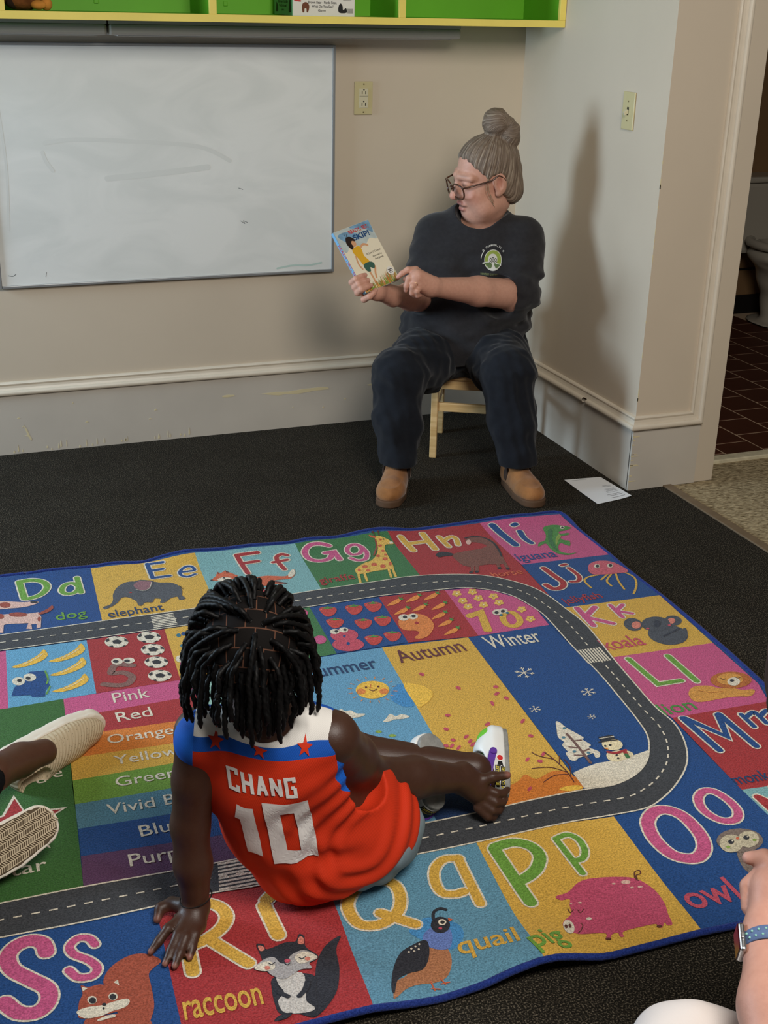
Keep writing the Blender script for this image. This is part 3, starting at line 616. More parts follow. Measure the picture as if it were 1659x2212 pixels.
RUG_ART = [
 ('alphabet_tile','blue rug tile with green letter D and a dog',0,[('P','blue',0,'292 6736 541 5 -43 -674 -546 6',0)]),
 ('printed_letter',None,1,[('S','cream',2,'427 6686 5 -212',0,0.0257,0),('S','cream',2,'430 6685 67 0 56 -37 14 -68 -35 -72 -49 -34 -48 -6',1,0.0257,0),('S','green2',3,'427 6686 5 -212',0,0.0177,0),('S','green2',3,'430 6685 67 0 56 -37 14 -68 -35 -72 -49 -34 -48 -6',1,0.0177,0)]),
 ('printed_letter',None,1,[('S','cream',2,'638 6516 25 59 41 12 26 -41 -8 -57 -36 -31 -37 12',1,0.0228,1),('S','cream',2,'741 6647 -5 -193',0,0.0228,0),('S','green2',3,'638 6516 25 59 41 12 26 -41 -8 -57 -36 -31 -37 12',1,0.0148,1),('S','green2',3,'741 6647 -5 -193',0,0.0148,0)]),
 ('printed_word',None,1,[('T', 'green2', 3, 'dog',0.2818,3.0791,0.0805,0.044,-0.0087,0.008)]),
 ('printed_dog',None,1,[('P','skinpink',2,'283 6482 60 -15 78 -34 72 -12 -2 -27 -63 -22 -74 5 -78 18',1),('P','skinpink',2,'250 6324 105 -14 77 -25 54 1 7 -65 -17 -118 -22 -5 6 53 -26 4 -3 -56 -28 13 18 61 -104 25 -20 -6 -11 -87 -53 18',0),('P','rust',3,'353 6418 -10 -22 -21 -4 -18 17 -6 27 10 22 21 4 18 -17',1),('P','dkgrey',3,'496 6407 -7 -7 -14 1 -13 8 -5 11 7 7 14 -1 14 -8',1),('P','rust',3,'425 6274 -15 -15 -34 3 -32 19 -11 24 15 15 34 -3 32 -19',1),('P','rust',3,'307 6289 -7 -19 -13 -5 -10 12 -3 23 6 20 13 6 11 -13',1),('P','rust',3,'485 6273 51 37 28 34 2 -36 -28 -36 -48 -19',1),('P','rust',3,'487 6199 -5 -18 -6 -6 -5 9 0 20 5 18 6 7 5 -10',1)]),
 ('alphabet_tile','yellow rug tile with blue letter E and an elephant',0,[('P','yellow',0,'833 6741 607 -18 -34 -657 -616 1',0)]),
 ('printed_letter',None,1,[('S','cream',2,'1152 6709 -5 -192',0,0.0208,0),('S','cream',2,'1153 6703 86 -13',0,0.0208,0),('S','cream',2,'1148 6614 75 -1',0,0.0208,0),('S','cream',2,'1147 6517 96 -2',0,0.0208,0),('S','blue',3,'1152 6709 -5 -192',0,0.0128,0),('S','blue',3,'1153 6703 86 -13',0,0.0128,0),('S','blue',3,'1148 6614 75 -1',0,0.0128,0),('S','blue',3,'1147 6517 96 -2',0,0.0128,0)]),
 ('printed_letter',None,1,[('S','cream',2,'1320 6542 40 -3 36 6 -9 44 -37 4 -38 -44 -2 -50 32 -25 45 19',1,0.0176,0),('S','blue',3,'1320 6542 40 -3 36 6 -9 44 -37 4 -38 -44 -2 -50 32 -25 45 19',1,0.0096,0)]),
 ('printed_word',None,1,[('T', 'navy', 3, 'elephant',0.4155,3.0506,0.1485,0.0417,0.0034,0.008)]),
 ('printed_elephant',None,1,[('P','elegrey',2,'897 6372 31 76 49 53 52 9 45 -32 58 -1 45 -32 55 -18 33 -49 7 -68 -14 -64 11 -40 -36 -10 -5 43 -38 -8 -36 -38 -29 5 13 40 -32 16 -18 -39 -41 8 -20 -29 -20 6 -4 59 -31 55 -34 8 -29 -48 -35 -38 -45 -26 -6 29 41 20 23 50',1),('P','elegrey',3,'1016 6476 50 37 48 -16 28 -28 -32 -84 -45 -28 -43 38',1),('P','mauve',4,'1029 6462 38 36 44 -16 20 -20 -25 -64 -39 -23 -34 33',1),('S','cream',5,'1129 6461 -25 -71 -38 -23 -36 30',1,0.0018,0),('P','red',3,'1002 6367 -3 -5 -6 -1 -4 4 -1 7 3 5 5 0 5 -3',1),('S','dkgrey',3,'1268 6372 12 -44',1,0.0022,0)]),
 ('alphabet_tile','pale teal rug tile with red letter F and a fox',0,[('P','teal',0,'1440 6723 611 -23 -35 -634 -610 0',0)]),
 ('printed_letter',None,1,[('S','cream',2,'1673 6646 6 -235',0,0.0231,0),('S','cream',2,'1673 6646 129 -1',0,0.0231,0),('S','cream',2,'1677 6546 99 4',0,0.0231,0),('S','red',3,'1673 6646 6 -235',0,0.0151,0),('S','red',3,'1673 6646 129 -1',0,0.0151,0),('S','red',3,'1677 6546 99 4',0,0.0151,0)]),
 ('printed_letter',None,1,[('S','cream',2,'1964 6574 -30 20 -38 -27 -8 -76 7 -94',1,0.0218,0),('S','cream',2,'1858 6509 89 9',0,0.0218,0),('S','red',3,'1964 6574 -30 20 -38 -27 -8 -76 7 -94',1,0.0138,0),('S','red',3,'1858 6509 89 9',0,0.0138,0)]),
 ('printed_word',None,1,[('T', 'red', 3, 'fox',0.8436,3.0634,0.0670,0.0365,-0.1318,0.008)]),
 ('printed_fox',None,1,[('P','fox',2,'1538 6332 56 17 74 -6 93 6 56 -19 56 -21 43 29 33 45 -14 -64 -43 -49 -53 3 -46 -1 14 -28 45 -29 -64 14 -48 -7 -58 7 -10 15 -50 -18 -56 14 -41 14 -17 49 4 46',1),('P','fox',3,'1454 6386 41 45 21 54 10 -28 38 31 19 -37 33 -55 -31 -26 -43 -22 -30 1 -31 24',0),('P','cream',4,'1509 6338 33 10 19 -41 6 -58 -43 2 -17 38',1),('P','cream',3,'1893 6324 48 62 2 -42 -22 -42 -29 -18',1),('P','cream',4,'1490 6383 43 18 38 -27 -28 -22 -37 1',1),('P','dkgrey',5,'1538 6389 -4 -7 -4 -1 -3 4 0 7 3 7 5 2 3 -5',1),('P','dkgrey',5,'1463 6381 -3 -5 -5 -1 -4 4 0 6 3 5 5 1 4 -4',1),('S','dkrust',3,'1533 6255 -34 -50',1,0.0064,0),('S','dkrust',3,'1608 6230 -10 -65',1,0.0064,0),('S','dkrust',3,'1690 6230 -32 -68',1,0.0064,0),('S','dkrust',3,'1796 6257 53 -40',1,0.0065,0),('P','dkrust',4,'1516 6485 3 -22 -8 -15',0),('P','dkrust',4,'1564 6488 16 -35 -18 5',0),('P','cream',4,'1628 6250 46 2 10 -17 -46 -6',1)]),
 ('alphabet_tile','green rug tile with pink letter G and a giraffe',0,[('P','green',0,'2051 6700 593 -21 -26 -623 -254 17 -348 -7',0)]),
 ('printed_letter',None,1,[('S','cream',2,'2240 6617 -46 32 -66 -1 -50 -61 -4 -90 46 -48 67 7 44 65',1,0.0253,0),('S','cream',2,'2190 6538 57 2 -1 -110',0,0.0253,0),('S','pink',3,'2240 6617 -46 32 -66 -1 -50 -61 -4 -90 46 -48 67 7 44 65',1,0.0173,0),('S','pink',3,'2190 6538 57 2 -1 -110',0,0.0173,0)]),
 ('printed_letter',None,1,[('S','cream',2,'2335 6553 36 36 42 -10 7 -51 -32 -54 -47 -4 -15 36',1,0.0212,1),('S','cream',2,'2428 6551 3 -81 -37 -80 -51 -6 -29 43',1,0.0212,0),('S','pink',3,'2335 6553 36 36 42 -10 7 -51 -32 -54 -47 -4 -15 36',1,0.0132,1),('S','pink',3,'2428 6551 3 -81 -37 -80 -51 -6 -29 43',1,0.0132,0)]),
 ('printed_word',None,1,[('T', 'red', 3, 'giraffe',1.0169,3.0746,0.1070,0.0388,0.0075,0.008)]),
 ('printed_giraffe',None,1,[('P','giraffe',2,'2538 6617 18 21 36 -17 37 -62 -3 -26 -47 4 -27 -58 -18 -119 -23 -135 -25 -12 -96 1 -76 -12 -36 12 13 64 81 64 47 17 58 68 45 96',1),('S','giraffe',2,'2289 6232 -33 -134',1,0.0074,0),('S','giraffe',2,'2321 6212 -22 -110',1,0.0074,0),('S','giraffe',2,'2475 6218 -26 -111',1,0.0075,0),('S','giraffe',2,'2501 6228 -24 -121',1,0.0075,0),('P','fox',3,'2576 6597 -5 -7 -8 -1 -5 5 0 8 5 6 8 1 5 -4',1),('P','fox',3,'2552 6531 -7 -9 -9 -1 -7 6 0 11 7 8 10 1 6 -6',1),('P','fox',3,'2543 6463 -7 -10 -8 -2 -5 6 1 12 7 10 8 2 5 -7',1),('P','fox',3,'2492 6403 -8 -11 -11 -2 -7 7 1 14 8 11 11 2 7 -8',1),('P','fox',3,'2520 6349 -10 -13 -12 -2 -8 9 1 16 10 13 13 3 8 -10',1),('P','fox',3,'2432 6294 -10 -14 -15 -2 -10 10 1 17 11 14 14 2 10 -10',1),('P','fox',3,'2472 6257 -11 -14 -13 -3 -9 10 1 17 10 14 14 3 9 -10',1),('P','fox',3,'2369 6284 -10 -13 -13 -2 -9 10 1 15 9 13 14 2 9 -9',1),('P','fox',3,'2519 6279 -9 -16 -9 -5 -3 9 4 18 9 16 9 5 3 -9',1),('P','fox',3,'2364 6230 -6 -8 -10 -2 -7 7 0 10 7 9 10 1 6 -7',1),('P','fox',3,'2313 6252 -6 -11 -8 -3 -4 7 1 12 7 11 8 3 4 -7',1),('P','fox',3,'2536 6408 -6 -9 -7 -2 -3 5 1 11 6 9 7 2 4 -6',1),('S','dkrust',3,'2545 6642 4 42',1,0.0032,0),('S','dkrust',3,'2574 6637 8 42',1,0.0032,0),('P','dkrust',3,'2555 6682 -5 -6 -6 -2 -4 5 0 8 5 7 6 1 5 -5',1),('P','dkrust',3,'2589 6679 -5 -7 -6 -2 -4 5 0 7 5 7 7 2 4 -5',1),('P','fox',2,'2550 6634 -35 30 3 -25 24 -17',1),('S','rust',3,'2539 6610 -25 -85 -55 -102',1,0.0047,0),('P','cream',3,'2632 6547 -7 -8 -10 -2 -7 6 -1 10 7 8 11 2 7 -6',1),('P','dkgrey',4,'2592 6596 -3 -4 -4 -1 -3 2 0 5 3 4 4 1 4 -2',1)]),
 ('alphabet_tile','red rug tile with yellow letter H and a horse',0,[('P','red',0,'2644 6679 618 -28 -13 -612 -36 -432 -48 129 -101 142 -125 100 -196 70 -125 8',0)]),
 ('printed_letter',None,1,[('S','cream',2,'2704 6606 8 -193',0,0.0263,0),('S','cream',2,'2856 6620 -9 -227',0,0.0263,0),('S','cream',2,'2715 6513 134 2',0,0.0263,0),('S','yellow',3,'2704 6606 8 -193',0,0.0183,0),('S','yellow',3,'2856 6620 -9 -227',0,0.0183,0),('S','yellow',3,'2715 6513 134 2',0,0.0183,0)]),
 ('printed_letter',None,1,[('S','cream',2,'2939 6554 2 -153',0,0.0225,0),('S','cream',2,'2939 6488 73 44 17 -39 -23 -84',1,0.0225,0),('S','yellow',3,'2939 6554 2 -153',0,0.0145,0),('S','yellow',3,'2939 6488 73 44 17 -39 -23 -84',1,0.0145,0)]),
 ('printed_word',None,1,[('T', 'fox', 3, 'horse',1.5074,2.9595,0.0955,0.0338,-0.0314,0.008)]),
 ('printed_horse',None,1,[('P','horse',2,'2915 6288 95 24 97 3 62 30 -25 50 -36 26 -37 -2 8 45 35 24 70 -7 47 -57 1 -99 -36 -150 -35 -96 -58 0 -41 14 -69 1 -51 3 -27 30 -9 56',1),('S','horse',2,'2968 6115 -36 -79',1,0.0105,0),('S','horse',2,'2993 6107 -33 -73',1,0.0105,0),('S','horse',2,'3126 6104 -21 -65',1,0.0106,0),('S','horse',2,'3167 6104 -18 -87',1,0.0106,0),('S','dkgrey',3,'3089 6488 65 7 53 -43 18 -91 -17 -112 -22 -76',1,0.0061,0),('P','dkgrey',3,'2919 6306 -47 40 -51 -22 -2 -46 50 3 36 -6',1),('P','skinpink',3,'3098 6421 -15 -23 -15 -6 -6 13 7 26 15 22 15 7 6 -13',1),('P','dkgrey',3,'2927 6019 -7 -9 -10 -1 -6 6 1 11 8 8 10 2 5 -7',1),('P','dkgrey',3,'2964 6017 -7 -8 -10 -2 -6 7 1 10 8 9 10 1 6 -6',1),('P','dkgrey',3,'3113 6021 -8 -9 -9 -1 -6 6 1 11 8 9 10 1 6 -7',1),('P','dkgrey',3,'3155 5997 -8 -9 -9 -1 -6 6 1 11 8 8 10 2 6 -7',1)]),
 ('alphabet_tile','pink rug tile with blue letter I and an iguana',0,[('P','pink',0,'3262 6651 567 -14 -2 -637 -581 33',0)]),
 ('printed_letter',None,1,[('S','cream',2,'3327 6598 17 -298',0,0.0321,0),('S','blue',3,'3327 6598 17 -298',0,0.0241,0)]),
 ('printed_letter',None,1,[('S','cream',2,'3456 6562 21 8',0,0.0266,0),('S','cream',2,'3461 6478 -19 -100 9 -81',1,0.0266,0),('S','blue',3,'3456 6562 21 8',0,0.0186,0),('S','blue',3,'3461 6478 -19 -100 9 -81',1,0.0186,0)]),
 ('printed_word',None,1,[('T', 'blue', 3, 'iguana',1.6309,3.0393,0.1258,0.0482,-0.0541,0.008)]),
 ('printed_iguana',None,1,[('P','green3',2,'3628 6484 70 24 54 -20 53 -50 -57 -29 -46 -3 -12 -34 55 -3 -8 -27 -69 -10 -4 -54 28 -24 -32 -67 -20 24 -17 31 -43 -52 -18 -61 36 -42 50 -2 -61 -19 -53 39 -11 76 9 82 -64 -28 31 53 51 21 49 82',1),('P','green',3,'3652 6455 14 -32 -58 -98 -37 -117 -19 -70 -9 64 30 105',1),('P','cream',3,'3763 6448 -12 -13 -13 -2 -7 8 3 16 11 12 14 3 7 -9',1),('P','dkgrey',4,'3757 6450 -7 -8 -7 -2 -4 5 3 9 6 8 8 2 3 -5',1),('P','palegreen',3,'3672 6363 6 -26 -52 -61 -44 -58 34 75',1)]),
 ('alphabet_tile','blue rug tile with red letter J and a jellyfish',0,[('P','blue',0,'3246 6033 581 -33 -13 -583 -594 30 -7 160',0)]),
 ('printed_letter',None,1,[('S','cream',2,'3351 5944 8 -111 7 -104 -45 -54 -50 6 -13 54',1,0.0261,0),('S','red',3,'3351 5944 8 -111 7 -104 -45 -54 -50 6 -13 54',1,0.0181,0)]),
 ('printed_letter',None,1,[('S','cream',2,'3472 5944 28 7',0,0.0209,0),('S','cream',2,'3494 5900 3 -117 -36 -59 -45 4',1,0.0209,0),('S','red',3,'3472 5944 28 7',0,0.0129,0),('S','red',3,'3494 5900 3 -117 -36 -59 -45 4',1,0.0129,0)]),
 ('printed_word',None,1,[('T', 'red', 3, 'jellyfish',1.6248,2.7394,0.1210,0.0372,0.0413,0.008)]),
 ('printed_jellyfish',None,1,[('S','yellow',2,'3616 5762 -76 -9 -44 -41 -8 -92',1,0.0063,0),('S','yellow',2,'3669 5750 -71 -51',1,0.0063,0),('S','yellow',2,'3689 5743 -69 -71 -7 -68',1,0.0063,0),('S','yellow',2,'3722 5745 -37 -95 -24 -103',1,0.0062,0),('S','yellow',2,'3779 5753 19 -88 -45 -99 -71 -87',1,0.0063,0),('P','pink2',3,'3595 5846 46 64 67 24 70 -28 29 -76 2 -82 -67 -6 -90 11 -68 27',1),('P','cream',4,'3684 5862 -15 -15 -16 -4 -8 11 4 19 15 16 17 3 8 -11',1),('P','cream',4,'3763 5845 -16 -16 -16 -3 -8 11 5 19 15 16 16 3 9 -11',1),('P','dkgrey',5,'3679 5864 -10 -12 -10 -3 -5 8 5 13 10 12 10 3 4 -8',1),('P','dkgrey',5,'3757 5846 -10 -11 -10 -3 -4 7 4 14 10 12 11 3 4 -8',1)]),
 ('alphabet_tile','yellow rug tile with pink letter K and a koala',0,[('P','yellow',0,'3220 5447 594 -30 -42 -582 -582 31 41 351',0)]),
 ('printed_letter',None,1,[('S','cream',2,'3283 5417 -17 -213',0,0.0249,0),('S','cream',2,'3383 5396 -114 -94',0,0.0249,0),('S','cream',2,'3272 5307 106 -114',0,0.0249,0),('S','pink',3,'3283 5417 -17 -213',0,0.0169,0),('S','pink',3,'3383 5396 -114 -94',0,0.0169,0),('S','pink',3,'3272 5307 106 -114',0,0.0169,0)]),
 ('printed_letter',None,1,[('S','cream',2,'3478 5392 -10 -149',0,0.0211,0),('S','cream',2,'3547 5374 -73 -56',0,0.0211,0),('S','cream',2,'3474 5318 66 -54',0,0.0211,0),('S','pink',3,'3478 5392 -10 -149',0,0.0131,0),('S','pink',3,'3547 5374 -73 -56',0,0.0131,0),('S','pink',3,'3474 5318 66 -54',0,0.0131,0)]),
 ('printed_word',None,1,[('T', 'pinkred', 3, 'koala',1.5979,2.4682,0.1159,0.0583,-0.0311,0.008)]),
 ('printed_koala',None,1,[('P','koala',2,'3514 5114 -41 -32 -39 7 -13 42 20 53 43 33 39 -7 13 -43',1),('P','koala',2,'3751 5096 -37 -28 -37 2 -18 31 14 42 36 29 39 -2 17 -32',1),('P','peach',3,'3514 5128 -23 -23 -24 -5 -10 16 8 28 23 24 24 5 11 -16',1),('P','peach',3,'3720 5112 -19 -18 -20 -4 -9 13 7 22 19 18 20 4 9 -13',1),('P','koala',2,'3684 4934 -74 -51 -83 10 -43 65 20 84 74 53 85 -10 44 -67',1),('P','koala',3,'3674 5089 -55 -44 -67 -3 -40 38 10 59 55 45 67 5 41 -40',1),('P','navygrey',4,'3624 5106 -22 -24 -20 -7 -7 15 11 28 22 24 20 7 7 -15',1),('S','navygrey',4,'3562 4979 58 22 69 27',1,0.0053,0),('P','pinkred',4,'3535 5077 -6 -5 -7 0 -5 4 1 7 6 5 8 0 5 -4',1),('P','pinkred',4,'3668 5074 -6 -5 -8 -1 -4 5 1 7 6 5 8 0 5 -4',1),('P','koala',3,'3702 4965 -29 -36 -22 -13 -1 20 21 40 30 37 22 12 0 -19',1)]),
 ('alphabet_tile','pink rug tile with green letter L and a lion',0,[('P','pink',0,'3190 4866 582 -31 -32 -434 -57 -158 -530 20 -25 106 23 227',0)]),
 ('printed_letter',None,1,[('S','cream',2,'3253 4824 5 -271 130 -6',0,0.0232,0),('S','green2',3,'3253 4824 5 -271 130 -6',0,0.0152,0)]),
 ('printed_letter',None,1,[('S','cream',2,'3464 4785 -6 -267',0,0.0247,0),('S','green2',3,'3464 4785 -6 -267',0,0.0167,0)]),
 ('printed_word',None,1,[('T', 'green3', 3, 'lion',1.5661,2.1455,0.0916,0.0496,-0.0066,0.008)]),
 ('printed_lion',None,1,[('P','lion',2,'3357 4435 41 35 44 6 53 -17 28 -31 64 -24 42 -33 50 -9 -8 -26 -46 -26 -60 17 -66 9 -118 2 -43 18 1 41',1),('P','mane',3,'3727 4438 -65 -39 -83 3 -55 44 5 59 64 40 85 -2 56 -45',1),('P','lion',4,'3691 4458 -43 -29 -55 1 -34 29 5 41 43 29 55 0 35 -30',1),('P','cream',5,'3661 4442 -26 -22 -29 -3 -14 18 8 27 26 22 29 3 15 -18',1),('P','dkgrey',6,'3638 4458 -8 -6 -10 -1 -5 6 2 8 8 7 10 0 5 -6',1),('S','dkgrey',6,'3587 4500 3 -16 19 4',1,0.0017,0),('S','dkgrey',6,'3663 4489 5 -16 19 3',1,0.0018,0),('S','mane',3,'3415 4436 47 -37 61 -6',1,0.0017,0)]),
 ('alphabet_tile','red rug tile with blue letter M',0,[('P','red',0,'3153 4263 530 -20 -28 -476 35 -172 -574 71',0)]),
 ('printed_letter',None,1,[('S','cream',2,'3197 4240 6 -285',0,0.0252,0),('S','cream',2,'3205 4238 97 -200 72 175',0,0.0252,0),('S','cream',2,'3381 4215 1 -285',0,0.0252,0),('S','blue',3,'3197 4240 6 -285',0,0.0172,0),('S','blue',3,'3205 4238 97 -200 72 175',0,0.0172,0),('S','blue',3,'3381 4215 1 -285',0,0.0172,0)]),
 ('printed_letter',None,1,[('S','cream',2,'3481 4181 -7 -111',0,0.0207,0),('S','cream',2,'3485 4150 57 29 13 -20 -6 -83',1,0.0207,0),('S','cream',2,'3552 4133 64 38 23 -28 -9 -75',1,0.0207,0),('S','blue',3,'3481 4181 -7 -111',0,0.0127,0),('S','blue',3,'3485 4150 57 29 13 -20 -6 -83',1,0.0127,0),('S','blue',3,'3552 4133 64 38 23 -28 -9 -75',1,0.0127,0)]),
 ('printed_word',None,1,[('T', 'navy', 3, 'monkey',1.5578,1.8503,0.1219,0.0377,-0.0788,0.008)]),
 ('printed_monkey',None,1,[('P','dkrust',2,'3539 3948 -39 -39 -30 -11 -4 23 24 44 38 39 31 12 4 -24',1)]),
 ('alphabet_tile','teal rug tile with red letter N',0,[('P','teal',0,'3116 3666 574 -71 -46 -594 -541 85',0)]),
 ('printed_letter',None,1,[('S','cream',2,'3147 3596 3 -217',0,0.0258,0),('S','cream',2,'3147 3596 85 -177',0,0.0258,0),('S','cream',2,'3254 3632 11 -205',0,0.0258,0),('S','red',3,'3147 3596 3 -217',0,0.0178,0),('S','red',3,'3147 3596 85 -177',0,0.0178,0),('S','red',3,'3254 3632 11 -205',0,0.0178,0)]),
 ('alphabet_tile','blue rug tile with pink letter O and an owl',0,[('P','blue',0,'3148 4256 -32 -590 -13 -580 -81 -126 -364 1 -223 3 60 715 154 4 104 37 105 63 107 89 75 93 60 123',0)]),
 ('printed_letter',None,1,[('S','cream',2,'2605 3595 66 55 58 -7 39 -62 -2 -118 -33 -83 -58 -45 -54 10 -40 48 -8 101',1,0.0345,1),('S','pink',3,'2605 3595 66 55 58 -7 39 -62 -2 -118 -33 -83 -58 -45 -54 10 -40 48 -8 101',1,0.0265,1)]),
 ('printed_letter',None,1,[('S','cream',2,'2898 3668 51 38 43 -15 21 -69 -5 -75 -38 -50 -50 -1 -34 36 -13 67',1,0.0257,1),('S','pink',3,'2898 3668 51 38 43 -15 21 -69 -5 -75 -38 -50 -50 -1 -34 36 -13 67',1,0.0177,1)]),
 ('printed_word',None,1,[('T', 'pinkred', 3, 'owl',1.2356,1.5341,0.1123,0.0667,-0.0107,0.015)]),
 ('printed_owl',None,1,[('P','owl',2,'2842 3314 52 -18 63 -5 -12 -71 -66 -67 -58 21 -18 45',1),('P','owl',3,'2984 3338 -61 -37 -76 3 -49 41 6 55 60 39 78 -2 50 -42',1),('P','owlface',4,'2894 3348 -38 -30 -42 -3 -21 25 11 39 37 31 42 3 22 -25',1),('P','owlface',4,'2973 3350 -35 -27 -39 -4 -19 24 11 36 35 28 39 4 20 -24',1),('P','dkgrey',5,'2866 3368 -9 -7 -11 -1 -6 7 3 10 9 7 11 1 6 -7',1),('P','dkgrey',5,'2941 3371 -10 -8 -11 0 -5 6 2 10 10 8 11 0 6 -6',1),('P','fox',5,'2899 3381 -6 -5 -6 -1 -3 4 2 6 6 5 6 0 3 -3',1),('P','palegreen',5,'2831 3345 -5 -4 -7 0 -4 4 1 6 5 4 7 0 4 -4',1),('P','palegreen',5,'2959 3348 -6 -4 -7 0 -4 4 1 6 6 3 7 0 4 -3',1),('P','cream',6,'2865 3373 -3 -2 -3 0 -1 2 1 3 2 2 4 0 1 -2',1),('P','cream',6,'2940 3376 -3 -2 -3 -1 -2 2 1 3 3 3 3 0 2 -2',1)]),
 ('alphabet_tile','yellow rug tile with green letter P and a pig',0,[('P','yellow',0,'2495 3679 -60 -715 -193 5 -211 3 -111 6 -117 3 81 725 394 -2',0)]),
 ('printed_letter',None,1,[('S','cream',2,'1934 3645 -11 -335',0,0.0327,0),('S','cream',2,'1942 3654 78 4 56 -41 9 -66 -40 -62 -52 -35 -51 -17',1,0.0327,0),('S','green2',3,'1934 3645 -11 -335',0,0.0247,0),('S','green2',3,'1942 3654 78 4 56 -41 9 -66 -40 -62 -52 -35 -51 -17',1,0.0247,0)]),
 ('printed_letter',None,1,[('S','cream',2,'2195 3622 -3 -223',0,0.0212,0),('S','cream',2,'2204 3625 50 6 26 -43 -9 -65 -29 -41 -33 -8 -17 14',1,0.0212,0),('S','green2',3,'2195 3622 -3 -223',0,0.0132,0),('S','green2',3,'2204 3625 50 6 26 -43 -9 -65 -29 -41 -33 -8 -17 14',1,0.0132,0)]),
 ('printed_word',None,1,[('T', 'green2', 3, 'pig',0.9007,1.5174,0.0678,0.0492,0.0605,0.012)]),
 ('printed_pig',None,1,[('P','pig',2,'2029 3311 55 7 65 37 63 5 105 -28 56 -34 28 -77 -9 -85 -22 -57 -17 -55 -21 1 0 17 -25 -21 -13 8 -3 19 -121 3 -19 -26 -14 5 5 20 -26 -1 -19 -20 -15 5 16 26 -48 16 -59 10 -25 44 17 37 52 35 19 47 17 32 -34 4',1),('P','cream',3,'2010 3142 -13 -31 -20 -21 -16 3 -1 26 13 33 20 19 15 -5',1),('P','dkrust',4,'1982 3136 -4 -9 -6 -5 -4 2 1 8 4 9 6 5 3 -2',1),('P','dkrust',4,'1998 3136 -4 -9 -6 -5 -4 2 1 8 4 9 6 5 3 -2',1),('S','dkrust',3,'2036 3229 -1 -21 19 12',1,0.002,0),('S','dkrust',3,'2069 3214 0 -19 22 14',1,0.0019,0),('S','dkrust',3,'2038 3137 4 -7 -18 -24 -25 -19',1,0.0019,0),('S','dkrust',3,'2372 3287 -2 22 18 29 22 2 -9 -19 -21 -4 -6 -20',1,0.0021,0),('P','cream',3,'2091 3151 -6 -4 -8 0 -5 4 1 7 6 4 7 0 5 -4',1),('P','skinpink',3,'2339 3290 -9 -6 -14 2 -11 7 -1 9 10 5 14 -1 11 -8',1),('P','skinpink',3,'2280 3300 -4 -3 -6 1 -4 3 -1 4 4 2 7 0 4 -3',1),('P','skinpink',3,'2334 3257 -4 -3 -6 1 -5 3 0 4 4 2 6 0 5 -3',1),('P','skinpink',3,'2368 3250 -5 -3 -7 1 -6 3 0 5 5 3 7 -1 5 -3',1),('P','skinpink',3,'2104 3245 -4 -3 -6 1 -4 3 -1 4 4 2 6 0 4 -4',1),('P','skinpink',3,'2066 3251 -3 -3 -4 1 -2 2 0 3 2 2 4 0 3 -2',1),('P','dkrust',3,'2101 3028 -5 -3 -8 1 -6 4 -1 5 6 3 8 -1 6 -4',1),('P','dkrust',3,'2312 3026 -6 -3 -8 1 -6 4 0 5 5 3 8 -1 6 -4',1)]),
 ('alphabet_tile','light blue rug tile with yellow letter Q and a quail',0,[('P','ltblue',0,'1884 3706 -81 -725 -136 6 -99 2 -159 3 -125 0 -103 7 48 480 16 249 362 -13',0)]),
 ('printed_letter',None,1,[('S','cream',2,'1480 3579 -4 -83 -44 -74 -77 -35 -62 15 -22 51 9 79 60 70 79 25',1,0.0295,1),('S','cream',2,'1376 3442 98 -97',0,0.0295,0),('S','yellow',3,'1480 3579 -4 -83 -44 -74 -77 -35 -62 15 -22 51 9 79 60 70 79 25',1,0.0215,1),('S','yellow',3,'1376 3442 98 -97',0,0.0215,0)]),
 ('printed_letter',None,1,[('S','cream',2,'1777 3638 -59 12 -54 -40 -30 -71 0 -66 41 -24 41 2',1,0.0268,0),('S','cream',2,'1774 3642 -30 -274',0,0.0268,0),('S','yellow',3,'1777 3638 -59 12 -54 -40 -30 -71 0 -66 41 -24 41 2',1,0.0188,0),('S','yellow',3,'1774 3642 -30 -274',0,0.0188,0)]),
 ('printed_word',None,1,[('T', 'yellow', 3, 'quail',0.7795,1.5697,0.1099,0.0471,-0.1756,0.012)]),
